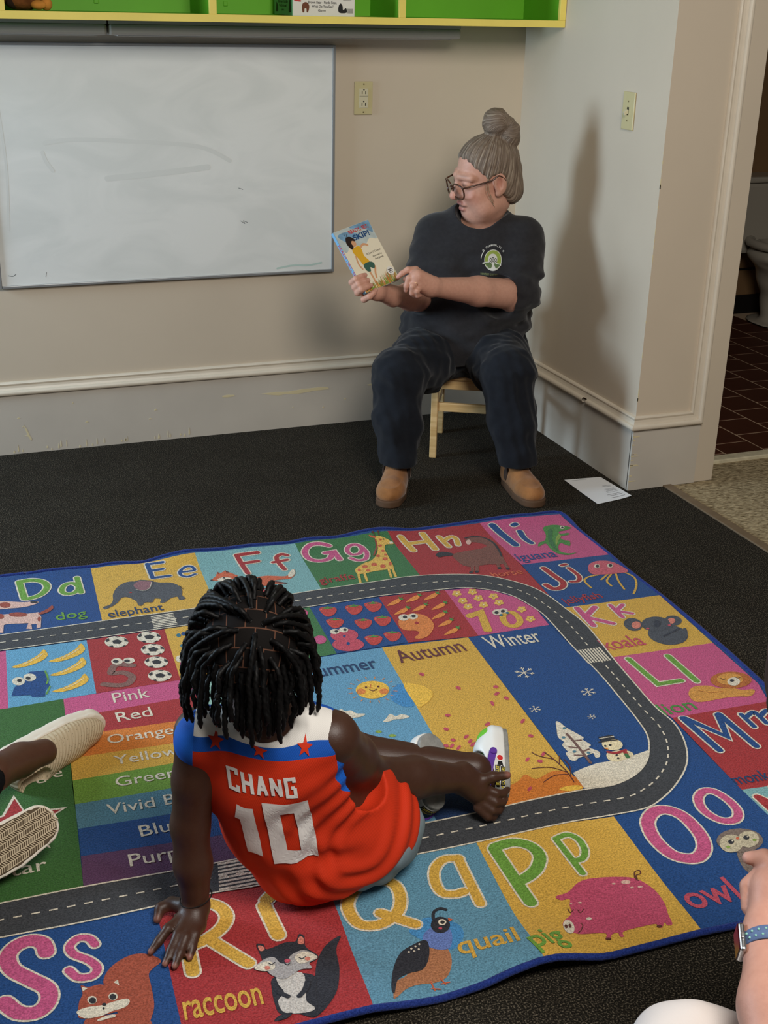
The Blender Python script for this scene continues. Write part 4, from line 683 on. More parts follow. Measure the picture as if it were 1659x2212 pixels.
 ('printed_quail',None,1,[('P','brblue',1,'1439 3321 44 25 51 19 83 -67 -6 -75 -69 -47 -82 93',1),('P','quail',2,'1260 3015 37 72 49 23 81 79 57 37 46 -30 -8 -70 -41 -62 -47 -14 -62 7 -52 -11 -43 -29',1),('P','periwink',3,'1477 3279 50 29 54 -34 -36 -85 -46 5 -30 36',1),('P','nearblack',4,'1272 3064 42 89 52 68 60 27 52 4 -15 -65 -46 -62 -60 -9 -50 -22 -35 -60',1),('P','nearblack',4,'1590 3296 -22 -25 -28 -3 -18 20 3 33 21 25 29 4 18 -21',1),('P','cream',5,'1583 3314 -9 -9 -12 -1 -8 8 1 13 8 9 12 1 8 -9',1),('P','dkgrey',6,'1577 3315 -5 -5 -6 -1 -4 5 0 7 5 5 6 0 5 -4',1),('P','fox',5,'1597 3334 15 -15 -19 -6',0),('S','nearblack',4,'1547 3350 16 32 30 10 16 -14',1,0.006,0),('P','pinkred',5,'1556 3289 -3 -4 -6 0 -4 4 0 5 4 4 6 0 3 -4',1),('S','fox',3,'1414 3059 -2 -42',1,0.0026,0),('S','fox',3,'1451 3061 6 -32',1,0.0025,0),('S','fox',3,'1404 3027 27 -12',1,0.0026,0),('S','fox',3,'1444 3036 29 -4',1,0.0026,0),('P','cream',5,'1416 3228 -3 -2 -3 -1 -2 3 0 3 3 2 3 1 2 -2',1),('P','cream',5,'1433 3234 -2 -3 -3 0 -2 2 0 3 2 3 3 0 2 -2',1),('P','cream',5,'1450 3239 -2 -2 -3 -1 -2 3 0 3 2 2 3 1 2 -2',1),('P','cream',5,'1420 3213 -2 -3 -3 0 -2 2 0 3 2 3 3 0 2 -2',1),('P','cream',5,'1401 3216 -2 -3 -4 0 -2 2 0 3 3 3 3 0 2 -2',1),('P','cream',5,'1439 3218 -2 -3 -3 0 -3 2 1 3 2 3 3 0 2 -2',1)]),
 ('alphabet_tile','red rug tile with yellow letter R and a raccoon',0,[('P','red',0,'610 3749 226 0 168 -14 241 -7 -16 -249 -48 -480 -228 6 -218 6 -171 7',0)]),
 ('printed_letter',None,1,[('S','cream',2,'688 3663 -26 -289',0,0.0312,0),('S','cream',2,'707 3683 70 25 50 -36 14 -59 -31 -54 -61 -39 -54 -15',1,0.0312,0),('S','cream',2,'749 3520 103 -169',0,0.0312,0),('S','yellow',3,'688 3663 -26 -289',0,0.0232,0),('S','yellow',3,'707 3683 70 25 50 -36 14 -59 -31 -54 -61 -39 -54 -15',1,0.0232,0),('S','yellow',3,'749 3520 103 -169',0,0.0232,0)]),
 ('printed_letter',None,1,[('S','cream',2,'985 3622 5 -168',0,0.0328,0),('S','cream',2,'1001 3648 68 48 64 -16',1,0.0328,0),('S','yellow',3,'985 3622 5 -168',0,0.0248,0),('S','yellow',3,'1001 3648 68 48 64 -16',1,0.0248,0)]),
 ('printed_word',None,1,[('T', 'yellow', 3, 'raccoon',0.2937,1.5799,0.1304,0.0433,-0.0968,0.012)]),
 ('printed_raccoon',None,1,[('P','nearblack',2,'1045 3198 36 85 54 66 64 28 -38 -62 -24 -104 -46 -108 -61 -67 -46 -26 -10 19 43 81',1),('P','nearblack',3,'914 3251 83 -9 50 -39 -22 -72 -22 -85 -31 -29 -36 27 -53 22 -3 54 12 79',1),('P','palewhite',4,'931 3256 80 -19 -17 -94 -14 -54 16 -42 -33 -9 -66 27 -4 61 31 35 -6 51',1),('P','nearblack',5,'903 3432 23 -9 6 -28 68 12 38 -6 22 31 14 -19 -11 -53 27 -64 -52 -23 -38 -20 -45 3 -45 8 -14 30 -35 19 36 25 5 47',1),('P','ltgrey',6,'863 3314 40 33 39 0 14 -38 24 0 22 28 51 9 33 -52 -37 -17 0 -31 -41 7 -63 -27 -35 36 -13 37',1),('P','cream',7,'864 3314 35 20 29 -8 2 -34 -36 -4',1),('P','cream',7,'1010 3322 40 15 35 -41 -36 -13 -32 0',1),('P','peach',8,'915 3298 -5 -6 -7 0 -6 5 0 8 4 6 7 0 6 -5',1),('P','peach',8,'1059 3294 -5 -6 -7 0 -6 5 0 8 4 6 8 0 5 -5',1),('P','pinkred',8,'990 3308 -5 -6 -7 0 -7 5 0 8 5 6 7 0 7 -5',1),('S','nearblack',8,'916 3324 8 -12 14 7',1,0.0019,0),('S','nearblack',8,'1023 3315 9 -11 14 7',1,0.0019,0),('S','nearblack',8,'968 3302 6 -11 12 6',1,0.0019,0),('P','peach',6,'906 3393 0 28 14 -7 3 -19',1),('P','peach',6,'1042 3388 16 30 10 -12 -9 -30',1),('S','nearblack',5,'908 3229 -1 -55 22 -40',1,0.0095,0),('S','nearblack',5,'1014 3185 -23 -40 -26 -24',1,0.0095,0),('P','nearblack',5,'855 3040 26 18 39 -5 -24 -17',1),('P','nearblack',5,'969 3013 22 17 31 4 -29 -20',1)]),
 ('alphabet_tile','blue rug tile with pink letter S and a squirrel',0,[('P','blue',0,'-34 3768 364 -16 280 -3 -46 -731 -569 18',0)]),
 ('printed_letter',None,1,[('S','cream',2,'204 3638 -8 51 -40 26 -49 -12 -31 -46 9 -67 50 -65 49 -63 -2 -60 -40 -38 -58 17 -39 62',1,0.0361,0),('S','pink',3,'204 3638 -8 51 -40 26 -49 -12 -31 -46 9 -67 50 -65 49 -63 -2 -60 -40 -38 -58 17 -39 62',1,0.0281,0)]),
 ('printed_letter',None,1,[('S','cream',2,'369 3621 -15 37 -36 13 -33 -29 6 -44 46 -49 21 -47 -22 -32 -46 8 -25 45',1,0.0233,0),('S','pink',3,'369 3621 -15 37 -36 13 -33 -29 6 -44 46 -49 21 -47 -22 -32 -46 8 -25 45',1,0.0153,0)]),
 ('printed_squirrel',None,1,[('P','squirrel',2,'366 3413 17 56 44 40 58 19 51 -17 36 -45 -34 -28 -20 -25 -3 -61 -7 -83 -19 -54 -27 -34 -71 27 -3 105',1),('P','squirrel',2,'280 3271 31 7 75 -9 75 -12 23 -92 -47 -33 -159 60',1),('P','squirrel',3,'264 3305 13 59 16 32 0 43 21 -17 40 -1 36 -19 20 22 5 -32 0 -31 20 -53 -22 -28 -51 -3 -51 -1 -39 11',1),('P','cream',4,'262 3320 37 9 45 -7 47 4 36 -1 7 -18 -19 -20 -42 -3 -42 -10 -49 9',1),('P','cream',4,'295 3428 17 -12 -17 -10',0),('P','cream',4,'399 3415 16 7 -1 -28',0),('P','cream',4,'333 3351 -6 -11 -12 -2 -9 9 -3 15 7 12 11 1 10 -9',1),('P','dkgrey',5,'330 3349 -4 -9 -9 -1 -7 7 -2 11 5 9 8 1 8 -7',1),('P','cream',4,'401 3344 -6 -10 -11 -2 -10 9 -2 14 6 10 12 2 9 -9',1),('P','dkgrey',5,'396 3343 -5 -8 -9 -1 -6 6 -2 11 5 8 8 2 7 -7',1),('P','dkgrey',5,'360 3320 -3 -4 -5 -1 -5 4 -1 6 3 4 5 0 4 -3',1),('P','dkgrey',5,'352 3304 -2 -3 -3 -1 -2 3 -1 4 2 3 3 0 2 -2',1),('P','cream',4,'319 3260 36 9 23 -4 -2 -11 -23 1 -20 -2',1)]),
 ('alphabet_tile','red rug tile beside the dog tile',0,[('P','red',0,'-307 6737 599 -1 -48 -663 -559 10',0)]),
 ('alphabet_tile','yellow rug tile at the left end',0,[('P','yellow',0,'-950 6751 643 -14 -8 -654 -590 15',0)]),
 ('alphabet_tile','green rug tile in the lower left',0,[('P','green',0,'-543 3778 509 -10 29 -732 -263 5',0)]),
 ('road','dark grey road loop printed around the rug',0,[('R','asphalt',2,'-946 6097 1214 -15 525 -7 442 -6 173 8 363 -5 244 7 352 0 167 4 209 -35 196 -70 125 -100 101 -142 40 -139 13 -144 13 -236 -48 -349 -32 -272 -23 -227 6 -147 -34 -134 -60 -123 -75 -93 -107 -89 -105 -63 -104 -37 -161 5 -210 16 -371 3 -300 8 -603 23 -167 14 -232 -2 -275 2 -271 13 -603 18','-933 5935 1186 -21 433 -14 399 -6 214 -6 250 3 252 7 108 -3 379 5 219 -19 190 -18 122 -25 120 -79 79 -111 44 -177 5 -137 -24 -326 -9 -272 -25 -246 -24 -192 -27 -129 -54 -103 -73 -92 -99 -67 -124 -34 -137 11 -222 6 -235 -5 -209 2 -263 6 -382 17 -404 14 -380 21 -300 6 -625 10')]),
 ('road_edge_lines',None,1,[('S','cream',4,'-946 6097 1214 -15 525 -7 442 -6 173 8 363 -5 244 7 352 0 167 4 209 -35 196 -70 125 -100 101 -142 40 -139 13 -144 13 -236 -48 -349 -32 -272 -23 -227 6 -147 -34 -134 -60 -123 -75 -93 -107 -89 -105 -63 -104 -37 -161 5 -210 16 -371 3 -300 8 -603 23 -167 14 -232 -2 -275 2 -271 13 -603 18',1,0.0038,0),('S','cream',4,'-933 5935 1186 -21 433 -14 399 -6 214 -6 250 3 252 7 108 -3 379 5 219 -19 190 -18 122 -25 120 -79 79 -111 44 -177 5 -137 -24 -326 -9 -272 -25 -246 -24 -192 -27 -129 -54 -103 -73 -92 -99 -67 -124 -34 -137 11 -222 6 -235 -5 -209 2 -263 6 -382 17 -404 14 -380 21 -300 6 -625 10',1,0.0038,0)]),
 ('road_dashes',None,1,[('D','cream',4,'-946 6097 1214 -15 525 -7 442 -6 173 8 363 -5 244 7 352 0 167 4 209 -35 196 -70 125 -100 101 -142 40 -139 13 -144 13 -236 -48 -349 -32 -272 -23 -227 6 -147 -34 -134 -60 -123 -75 -93 -107 -89 -105 -63 -104 -37 -161 5 -210 16 -371 3 -300 8 -603 23 -167 14 -232 -2 -275 2 -271 13 -603 18','-933 5935 1186 -21 433 -14 399 -6 214 -6 250 3 252 7 108 -3 379 5 219 -19 190 -18 122 -25 120 -79 79 -111 44 -177 5 -137 -24 -326 -9 -272 -25 -246 -24 -192 -27 -129 -54 -103 -73 -92 -99 -67 -124 -34 -137 11 -222 6 -235 -5 -209 2 -263 6 -382 17 -404 14 -380 21 -300 6 -625 10')]),
 ('crosswalk',None,1,[('P','cream',3,'1043 6048 123 4 -1 -10 -123 -4',0),('P','cream',3,'1041 6030 124 3 -1 -10 -123 -3',0),('P','cream',3,'1040 6012 124 3 0 -11 -124 -2',0),('P','cream',3,'1039 5994 124 2 0 -10 -125 -1',0),('P','cream',3,'1038 5977 125 1 -1 -11 -125 0',0),('P','cream',3,'1037 5959 125 0 -1 -10 -125 0',0),('P','cream',3,'1036 5941 125 -1 0 -10 -126 1',0),('P','cream',3,'1034 5923 126 -1 0 -10 -126 1',0)]),
 ('crosswalk',None,1,[('P','cream',3,'3040 4989 -9 -142 10 -1 8 142',0),('P','cream',3,'3055 4988 -8 -142 9 -1 9 142',0),('P','cream',3,'3071 4986 -9 -141 9 -1 9 142',0),('P','cream',3,'3086 4985 -9 -141 9 -1 10 141',0),('P','cream',3,'3102 4984 -10 -141 9 -1 10 141',0),('P','cream',3,'3117 4983 -10 -142 9 0 11 141',0),('P','cream',3,'3132 4981 -10 -141 10 0 10 141',0),('P','cream',3,'3148 4980 -11 -141 10 -1 10 141',0),('P','cream',3,'3163 4979 -11 -141 10 -1 11 141',0)]),
 ('crosswalk',None,1,[('P','cream',3,'882 3914 241 -11 4 -12 -247 11',0),('P','cream',3,'878 3893 252 -12 4 -12 -258 13',0),('P','cream',3,'874 3872 264 -13 4 -12 -271 14',0),('P','cream',3,'869 3852 276 -14 4 -12 -282 14',0),('P','cream',3,'865 3831 287 -15 4 -12 -293 15',0),('P','cream',3,'861 3810 299 -16 4 -12 -305 17',0),('P','cream',3,'857 3789 310 -17 4 -12 -317 18',0),('P','cream',3,'852 3769 322 -19 5 -12 -329 19',0)]),
 ('number_tile','pink rug tile at the left of the banana tile',0,[('P','pink',0,'-316 5920 596 -15 -42 -568 -560 29',0)]),
 ('number_tile','light blue rug tile with number four and bananas',0,[('P','sky',0,'280 5905 401 -13 -37 -550 -406 -5',0)]),
 ('printed_banana',None,1,[('P','banana',2,'291 5725 70 29 65 52 34 52 11 -32 2 -35 -25 -41 -60 -34 -63 -11',1),('S','cream2',3,'347 5732 59 35 46 44',1,0.0032,0)]),
 ('printed_banana',None,1,[('P','banana',2,'470 5726 73 30 68 52 35 53 11 -32 1 -37 -26 -40 -63 -35 -64 -10',1),('S','cream2',3,'528 5733 61 36 48 45',1,0.0033,0)]),
 ('printed_banana',None,1,[('P','banana',2,'459 5586 71 28 67 50 34 50 11 -31 1 -35 -26 -39 -61 -33 -63 -9',1),('S','cream2',3,'515 5593 61 33 47 43',1,0.0032,0)]),
 ('printed_banana',None,1,[('P','banana',2,'450 5425 69 26 65 46 33 48 11 -30 1 -33 -25 -37 -59 -31 -62 -8',1),('S','cream2',3,'504 5430 59 31 46 41',1,0.0031,0)]),
 ('printed_number',None,1,[('P','blue',2,'262 5440 20 75 48 61 38 72 67 -9 5 -87 5 -66 -25 -43 -9 -55 -58 13 -4 22',0),('S','green2',3,'441 5633 4 -83 -13 -47',1,0.0038,0),('S','green2',3,'446 5475 -26 -69',1,0.0036,0),('P','cream',3,'338 5560 -12 -25 -22 -5 -19 19 -6 31 12 25 22 5 19 -18',1),('P','cream',3,'392 5581 -11 -24 -22 -4 -19 18 -6 30 11 24 22 4 20 -18',1),('P','dkgrey',4,'324 5571 -4 -9 -8 -2 -8 7 -2 12 4 9 9 2 7 -7',1),('P','dkgrey',4,'366 5581 -4 -10 -8 -2 -8 7 -2 12 5 10 8 1 7 -7',1)]),
 ('number_tile','red rug tile with number five and soccer balls',0,[('P','red',0,'681 5892 403 -5 -34 -547 -406 2',0)]),
 ('printed_soccer_ball',None,1,[('P','cream',2,'880 5802 -24 -38 -44 -4 -38 31 -9 50 24 38 44 5 38 -32',1),('P','dkgrey',3,'803 5840 29 7 19 -29 -17 -24 -30 13',0),('P','dkgrey',3,'771 5856 21 19 -2 -31 -15 -10',0),('P','dkgrey',3,'823 5883 28 -9 -15 -10',0),('P','dkgrey',3,'879 5825 -12 23 -5 -33 18 -13',0),('P','dkgrey',3,'777 5787 20 2 3 -21 -12 4',0),('P','dkgrey',3,'838 5761 15 12 7 -5 -9 -8',0)]),
 ('printed_soccer_ball',None,1,[('P','cream',2,'1048 5801 -26 -38 -45 -5 -37 32 -9 50 25 39 46 5 37 -33',1),('P','dkgrey',3,'969 5839 31 8 19 -30 -19 -24 -30 13',0),('P','dkgrey',3,'937 5855 23 20 -3 -32 -15 -10',0),('P','dkgrey',3,'991 5882 29 -9 -16 -10',0),('P','dkgrey',3,'1047 5824 -12 23 -5 -32 17 -14',0),('P','dkgrey',3,'943 5786 20 2 2 -21 -12 4',0),('P','dkgrey',3,'1004 5760 16 12 7 -5 -10 -9',0)]),
 ('printed_soccer_ball',None,1,[('P','cream',2,'1039 5663 -25 -37 -44 -4 -37 31 -8 48 25 37 44 5 37 -32',1),('P','dkgrey',3,'962 5700 30 7 19 -29 -18 -22 -30 12',0),('P','dkgrey',3,'931 5716 22 19 -3 -31 -15 -9',0),('P','dkgrey',3,'984 5742 28 -10 -15 -9',0),('P','dkgrey',3,'1038 5685 -12 22 -5 -31 17 -13',0),('P','dkgrey',3,'936 5649 20 2 3 -21 -13 4',0),('P','dkgrey',3,'996 5623 16 12 6 -5 -9 -8',0)]),
 ('printed_soccer_ball',None,1,[('P','cream',2,'1029 5529 -25 -35 -42 -4 -36 30 -9 47 25 35 43 4 36 -30',1),('P','dkgrey',3,'954 5565 29 7 18 -28 -17 -22 -29 13',0),('P','dkgrey',3,'923 5581 22 18 -3 -30 -15 -9',0),('P','dkgrey',3,'975 5605 27 -9 -14 -9',0),('P','dkgrey',3,'1029 5550 -12 22 -5 -30 17 -13',0),('P','dkgrey',3,'928 5516 20 2 2 -20 -12 4',0),('P','dkgrey',3,'987 5491 16 11 6 -5 -9 -7',0)]),
 ('printed_soccer_ball',None,1,[('P','cream',2,'1018 5392 -25 -34 -42 -3 -35 29 -9 44 24 35 43 3 36 -30',1),('P','dkgrey',3,'944 5427 28 6 18 -27 -17 -21 -29 13',0),('P','dkgrey',3,'913 5442 21 17 -2 -28 -14 -9',0),('P','dkgrey',3,'964 5465 27 -9 -14 -8',0),('P','dkgrey',3,'1017 5412 -12 21 -4 -29 16 -12',0),('P','dkgrey',3,'919 5380 19 1 2 -19 -11 4',0),('P','dkgrey',3,'977 5355 14 11 7 -5 -9 -7',0)]),
 ('printed_number',None,1,[('S','taupe',2,'857 5552 -77 33 -36 -75 55 -12 34 -58 -29 -55 -50 -3 -62 31',1,0.0193,0),('P','cream',3,'817 5607 -12 -21 -21 -3 -18 16 -4 26 12 20 21 3 18 -16',1),('P','cream',3,'875 5597 -12 -17 -21 -2 -18 15 -4 22 11 18 22 2 18 -15',1),('P','dkgrey',4,'797 5612 -6 -9 -10 -1 -9 8 -2 11 6 9 10 1 9 -7',1),('P','dkgrey',4,'851 5600 -6 -9 -10 -1 -9 7 -2 11 6 9 10 1 9 -7',1)]),
 ('number_tile','yellow rug tile with number six',0,[('P','yellow',0,'1084 5887 214 -4 160 3 -61 -552 -347 6',0)]),
 ('printed_candy',None,1,[('P','teal3',2,'1151 5789 -7 -12 -9 -3 -7 8 0 15 6 12 10 4 6 -9',1),('P','blue',2,'1178 5797 -6 -13 -10 -3 -6 8 -1 15 7 13 9 3 7 -8',1),('P','teal3',2,'1206 5804 -7 -13 -9 -3 -7 9 0 15 6 12 10 3 6 -8',1),('P','blue',2,'1233 5811 -6 -12 -10 -3 -6 8 -1 15 7 13 9 3 7 -9',1),('P','teal3',2,'1261 5819 -6 -13 -10 -3 -7 8 0 16 7 12 9 4 7 -9',1)]),
 ('printed_candy',None,1,[('P','teal3',2,'1145 5671 -6 -12 -10 -3 -6 8 -1 14 7 13 9 3 6 -9',1),('P','blue',2,'1172 5678 -7 -12 -9 -3 -6 8 -1 14 7 13 9 3 6 -9',1),('P','teal3',2,'1199 5685 -7 -12 -9 -3 -6 8 -1 14 7 13 9 3 7 -9',1),('P','blue',2,'1226 5692 -6 -12 -10 -3 -6 8 -1 14 7 13 9 3 7 -8',1),('P','teal3',2,'1253 5699 -6 -12 -9 -3 -7 8 0 15 6 12 10 3 6 -8',1)]),
 ('printed_number',None,1,[('P','pink',2,'1075 5473 35 99 45 55 48 6 23 -72 -40 -166 -43 -19 -41 18 -22 43',1),('P','cream',3,'1122 5533 -13 -23 -21 -5 -15 17 -2 28 13 23 20 5 16 -17',1),('P','cream',3,'1179 5552 -13 -24 -20 -5 -15 17 -1 28 13 23 20 5 14 -16',1),('P','dkgrey',4,'1108 5541 -5 -9 -8 -1 -6 6 0 11 5 9 8 2 6 -6',1),('P','dkgrey',4,'1168 5555 -6 -9 -7 -2 -6 7 -1 11 5 9 8 2 6 -7',1)]),
 ('number_tile','green rug tile with pink dots',0,[('P','green',0,'1458 5886 428 5 -29 -541 -460 -16',0)]),
 ('printed_dot',None,1,[('P','pink',2,'1857 5826 -19 -25 -26 -5 -18 19 -1 32 19 26 26 5 19 -20',1)]),
 ('printed_dot',None,1,[('P','pink',2,'1801 5641 -15 -23 -20 -5 -14 17 0 27 16 23 20 5 14 -16',1)]),
 ('printed_dot',None,1,[('P','pink',2,'1854 5505 -20 -28 -26 -5 -18 20 1 34 19 28 27 6 18 -21',1)]),
 ('printed_dot',None,1,[('P','pink',2,'1759 5823 -17 -25 -24 -5 -18 18 0 32 17 26 25 5 17 -19',1)]),
 ('number_tile','blue rug tile with number eight and strawberries',0,[('P','blue',0,'1886 5891 404 -1 -41 -545 -392 5',0)]),
 ('printed_strawberry',None,1,[('P','berry',2,'1926 5850 33 16 41 -11 19 -32 -29 -52 -37 -23 -22 20',1),('P','green3',3,'1945 5857 22 -1 16 15 5 -18 19 -10 -20 -6 -25 5',1),('P','peach',3,'1939 5836 -3 -4 -3 -2 -2 3 0 6 3 5 4 1 2 -3',1)]),
 ('printed_strawberry',None,1,[('P','berry',2,'2068 5828 34 15 41 -10 19 -32 -30 -52 -38 -23 -23 20',1),('P','green3',3,'2088 5835 22 -1 16 15 5 -18 19 -10 -21 -6 -24 5',1),('P','peach',3,'2081 5814 -3 -5 -3 -1 -2 3 0 6 3 5 4 1 2 -3',1)]),
 ('printed_strawberry',None,1,[('P','berry',2,'2180 5828 35 15 41 -10 18 -33 -31 -52 -38 -23 -23 20',1),('P','green3',3,'2200 5834 23 0 16 14 5 -18 19 -10 -21 -6 -25 5',1),('P','peach',3,'2193 5813 -3 -4 -3 -2 -2 4 0 5 3 5 4 1 2 -3',1)]),
 ('printed_strawberry',None,1,[('P','berry',2,'1919 5707 33 15 40 -10 18 -32 -28 -49 -36 -22 -22 19',1),('P','green3',3,'1938 5714 21 -1 16 14 5 -18 19 -9 -21 -6 -23 5',1),('P','peach',3,'1932 5694 -3 -5 -3 -1 -2 3 0 5 3 5 3 1 2 -3',1)]),
 ('printed_strawberry',None,1,[('P','berry',2,'2061 5654 33 15 40 -10 18 -32 -29 -49 -37 -22 -22 20',1),('P','green3',3,'2080 5661 22 -1 16 13 4 -17 19 -9 -21 -6 -23 5',1),('P','peach',3,'2074 5641 -3 -5 -4 -1 -2 3 1 5 3 5 3 1 2 -3',1)]),
 ('printed_strawberry',None,1,[('P','berry',2,'2171 5653 33 14 41 -10 17 -31 -30 -50 -38 -22 -21 20',1),('P','green3',3,'2190 5659 22 -1 16 14 5 -17 18 -10 -20 -6 -25 5',1),('P','peach',3,'2183 5639 -3 -4 -3 -1 -2 2 0 6 3 4 4 2 2 -3',1)]),
 ('printed_strawberry',None,1,[('P','berry',2,'2050 5463 32 13 39 -10 18 -30 -29 -47 -36 -20 -21 19',1),('P','green3',3,'2068 5468 21 -1 16 13 4 -16 19 -9 -20 -6 -24 5',1),('P','peach',3,'2062 5449 -3 -4 -3 -1 -2 3 0 5 3 4 4 1 2 -2',1)]),
 ('printed_strawberry',None,1,[('P','berry',2,'2159 5471 32 14 40 -10 17 -30 -29 -47 -37 -21 -21 19',1),('P','green3',3,'2177 5477 22 -1 16 13 4 -16 18 -10 -20 -5 -23 5',1),('P','peach',3,'2171 5458 -3 -4 -4 -1 -1 3 0 5 3 4 4 1 2 -3',1)]),
 ('printed_number',None,1,[('P','pinkred',2,'2028 5500 -38 -43 -55 -4 -42 36 -3 56 37 44 56 4 42 -37',1),('P','pinkred',2,'2022 5393 -40 -40 -61 -1 -48 38 -7 55 39 41 63 2 49 -39',1),('P','blue',3,'1962 5509 -5 -7 -6 -2 -4 5 1 9 5 8 6 2 4 -5',1),('P','blue',3,'1956 5426 -6 -11 -8 -2 -5 6 2 12 6 11 8 2 4 -6',1),('P','cream',3,'1948 5567 -14 -17 -20 -2 -14 13 -1 22 14 17 20 2 14 -13',1),('P','cream',3,'1998 5570 -14 -17 -19 -2 -13 13 -1 21 14 18 19 2 14 -13',1),('P','dkgrey',4,'1942 5570 -6 -7 -8 -2 -6 6 1 10 5 7 8 2 6 -6',1),('P','dkgrey',4,'1990 5573 -6 -8 -7 -2 -5 6 0 10 6 7 7 2 5 -6',1)]),
 ('number_tile','red rug tile with number nine and carrots',0,[('P','red',0,'2290 5890 215 -14 173 -19 -49 -562 -380 50',0)]),
 ('printed_carrot',None,1,[('P','carrot',2,'2293 5772 54 44 41 18 5 -21 -27 -28 -36 -12',1),('P','green3',3,'2388 5829 8 30 6 -21 21 22 -18 -32 10 -8 -20 -7',0)]),
 ('printed_carrot',None,1,[('P','carrot',2,'2407 5780 56 45 41 18 5 -21 -27 -29 -37 -11',1),('P','green3',3,'2505 5838 8 30 6 -21 21 22 -18 -32 9 -8 -20 -7',0)]),
 ('printed_carrot',None,1,[('P','carrot',2,'2512 5774 57 45 42 18 4 -21 -27 -29 -38 -11',1),('P','green3',3,'2611 5832 9 30 6 -21 21 22 -19 -32 10 -8 -21 -8',0)]),
 ('printed_carrot',None,1,[('P','carrot',2,'2291 5659 54 43 40 17 5 -20 -26 -28 -36 -10',1),('P','green3',3,'2385 5714 8 30 6 -21 20 21 -17 -31 9 -7 -20 -8',0)]),
 ('printed_carrot',None,1,[('P','carrot',2,'2398 5665 55 43 40 16 5 -19 -27 -28 -36 -11',1),('P','green3',3,'2494 5720 8 30 6 -21 21 21 -19 -31 10 -8 -20 -7',0)]),
 ('printed_carrot',None,1,[('P','carrot',2,'2508 5651 56 43 42 17 4 -20 -27 -28 -37 -11',1),('P','green3',3,'2606 5706 8 30 7 -21 21 21 -19 -31 9 -8 -20 -7',0)]),
 ('printed_carrot',None,1,[('P','carrot',2,'2465 5547 54 42 41 16 4 -20 -26 -27 -36 -10',1),('P','green3',3,'2560 5600 8 29 6 -20 21 20 -18 -30 9 -8 -20 -6',0)]),
 ('printed_carrot',None,1,[('P','carrot',2,'2463 5456 54 41 40 15 4 -19 -26 -26 -36 -10',1),('P','green3',3,'2557 5508 8 28 6 -20 20 20 -18 -29 10 -8 -20 -7',0)]),
 ('printed_carrot',None,1,[('P','carrot',2,'2457 5360 54 40 39 14 5 -18 -26 -26 -35 -9',1),('P','green3',3,'2550 5410 8 27 7 -19 20 19 -18 -28 9 -8 -20 -6',0)]),
 ('printed_number',None,1,[('P','carrot2',2,'2283 5572 35 50 71 21 57 -41 14 -78 -21 -69 -60 -75 -54 -20 -27 20 43 39 -4 32 -48 20 -20 40',1),('P','red',3,'2384 5528 -8 -10 -9 -2 -6 7 1 12 8 10 9 1 6 -7',1),('P','cream',3,'2357 5602 -18 -22 -23 -4 -16 17 2 27 18 23 23 4 16 -17',1),('P','cream',3,'2408 5599 -17 -20 -22 -3 -14 15 1 25 17 19 22 4 14 -16',1),('P','dkgrey',4,'2348 5609 -7 -10 -10 -2 -6 8 1 12 8 10 10 2 6 -7',1),('P','dkgrey',4,'2397 5605 -8 -10 -10 -2 -6 7 1 12 8 10 10 2 6 -7',1)]),
 ('number_tile','pink rug tile with number ten and flowers',0,[('P','pink',0,'2678 5857 140 -21 121 -77 79 -111 44 -177 -19 -181 -414 5',0)]),
 ('printed_flower',None,1,[('P','giraffe',2,'2746 5777 -7 -9 -10 -2 -5 7 1 11 8 9 9 2 6 -6',1),('P','giraffe',2,'2724 5766 -8 -9 -9 -2 -6 7 2 11 7 9 10 2 5 -7',1),('P','giraffe',2,'2715 5787 -8 -10 -9 -1 -6 6 2 12 8 9 9 2 6 -7',1),('P','giraffe',2,'2732 5811 -8 -10 -9 -1 -5 6 1 12 8 9 9 2 6 -7',1),('P','giraffe',2,'2752 5805 -8 -10 -10 -1 -5 6 1 12 8 9 10 2 5 -7',1),('P','cream2',3,'2729 5791 -4 -6 -5 -1 -3 4 0 6 5 6 5 1 3 -4',1)]),
 ('printed_flower',None,1,[('P','giraffe',2,'2841 5770 -8 -9 -10 -2 -5 7 1 11 8 10 10 2 5 -7',1),('P','giraffe',2,'2818 5759 -8 -9 -10 -2 -5 7 2 11 7 10 10 1 5 -6',1),('P','giraffe',2,'2809 5780 -8 -9 -9 -2 -6 7 2 11 8 9 9 2 6 -7',1),('P','giraffe',2,'2827 5804 -8 -9 -10 -2 -5 7 1 11 8 9 10 2 5 -6',1),('P','giraffe',2,'2846 5798 -8 -9 -9 -2 -6 7 2 11 8 10 9 1 6 -6',1),('P','cream2',3,'2823 5784 -4 -5 -5 -2 -3 4 1 7 4 5 5 1 3 -4',1)]),
 ('printed_flower',None,1,[('P','giraffe',2,'2741 5685 -8 -10 -9 -1 -6 6 2 11 8 9 9 2 5 -6',1),('P','giraffe',2,'2719 5674 -8 -9 -9 -2 -6 7 2 11 7 9 9 1 6 -6',1),('P','giraffe',2,'2710 5694 -8 -9 -9 -2 -5 7 1 11 8 9 9 2 5 -7',1),('P','giraffe',2,'2727 5717 -8 -9 -9 -2 -6 7 2 11 7 9 10 2 5 -6',1),('P','giraffe',2,'2746 5712 -8 -10 -9 -1 -5 6 1 11 8 10 9 1 5 -6',1),('P','cream2',3,'2724 5698 -5 -5 -5 -2 -3 4 1 6 4 6 6 1 3 -4',1)]),
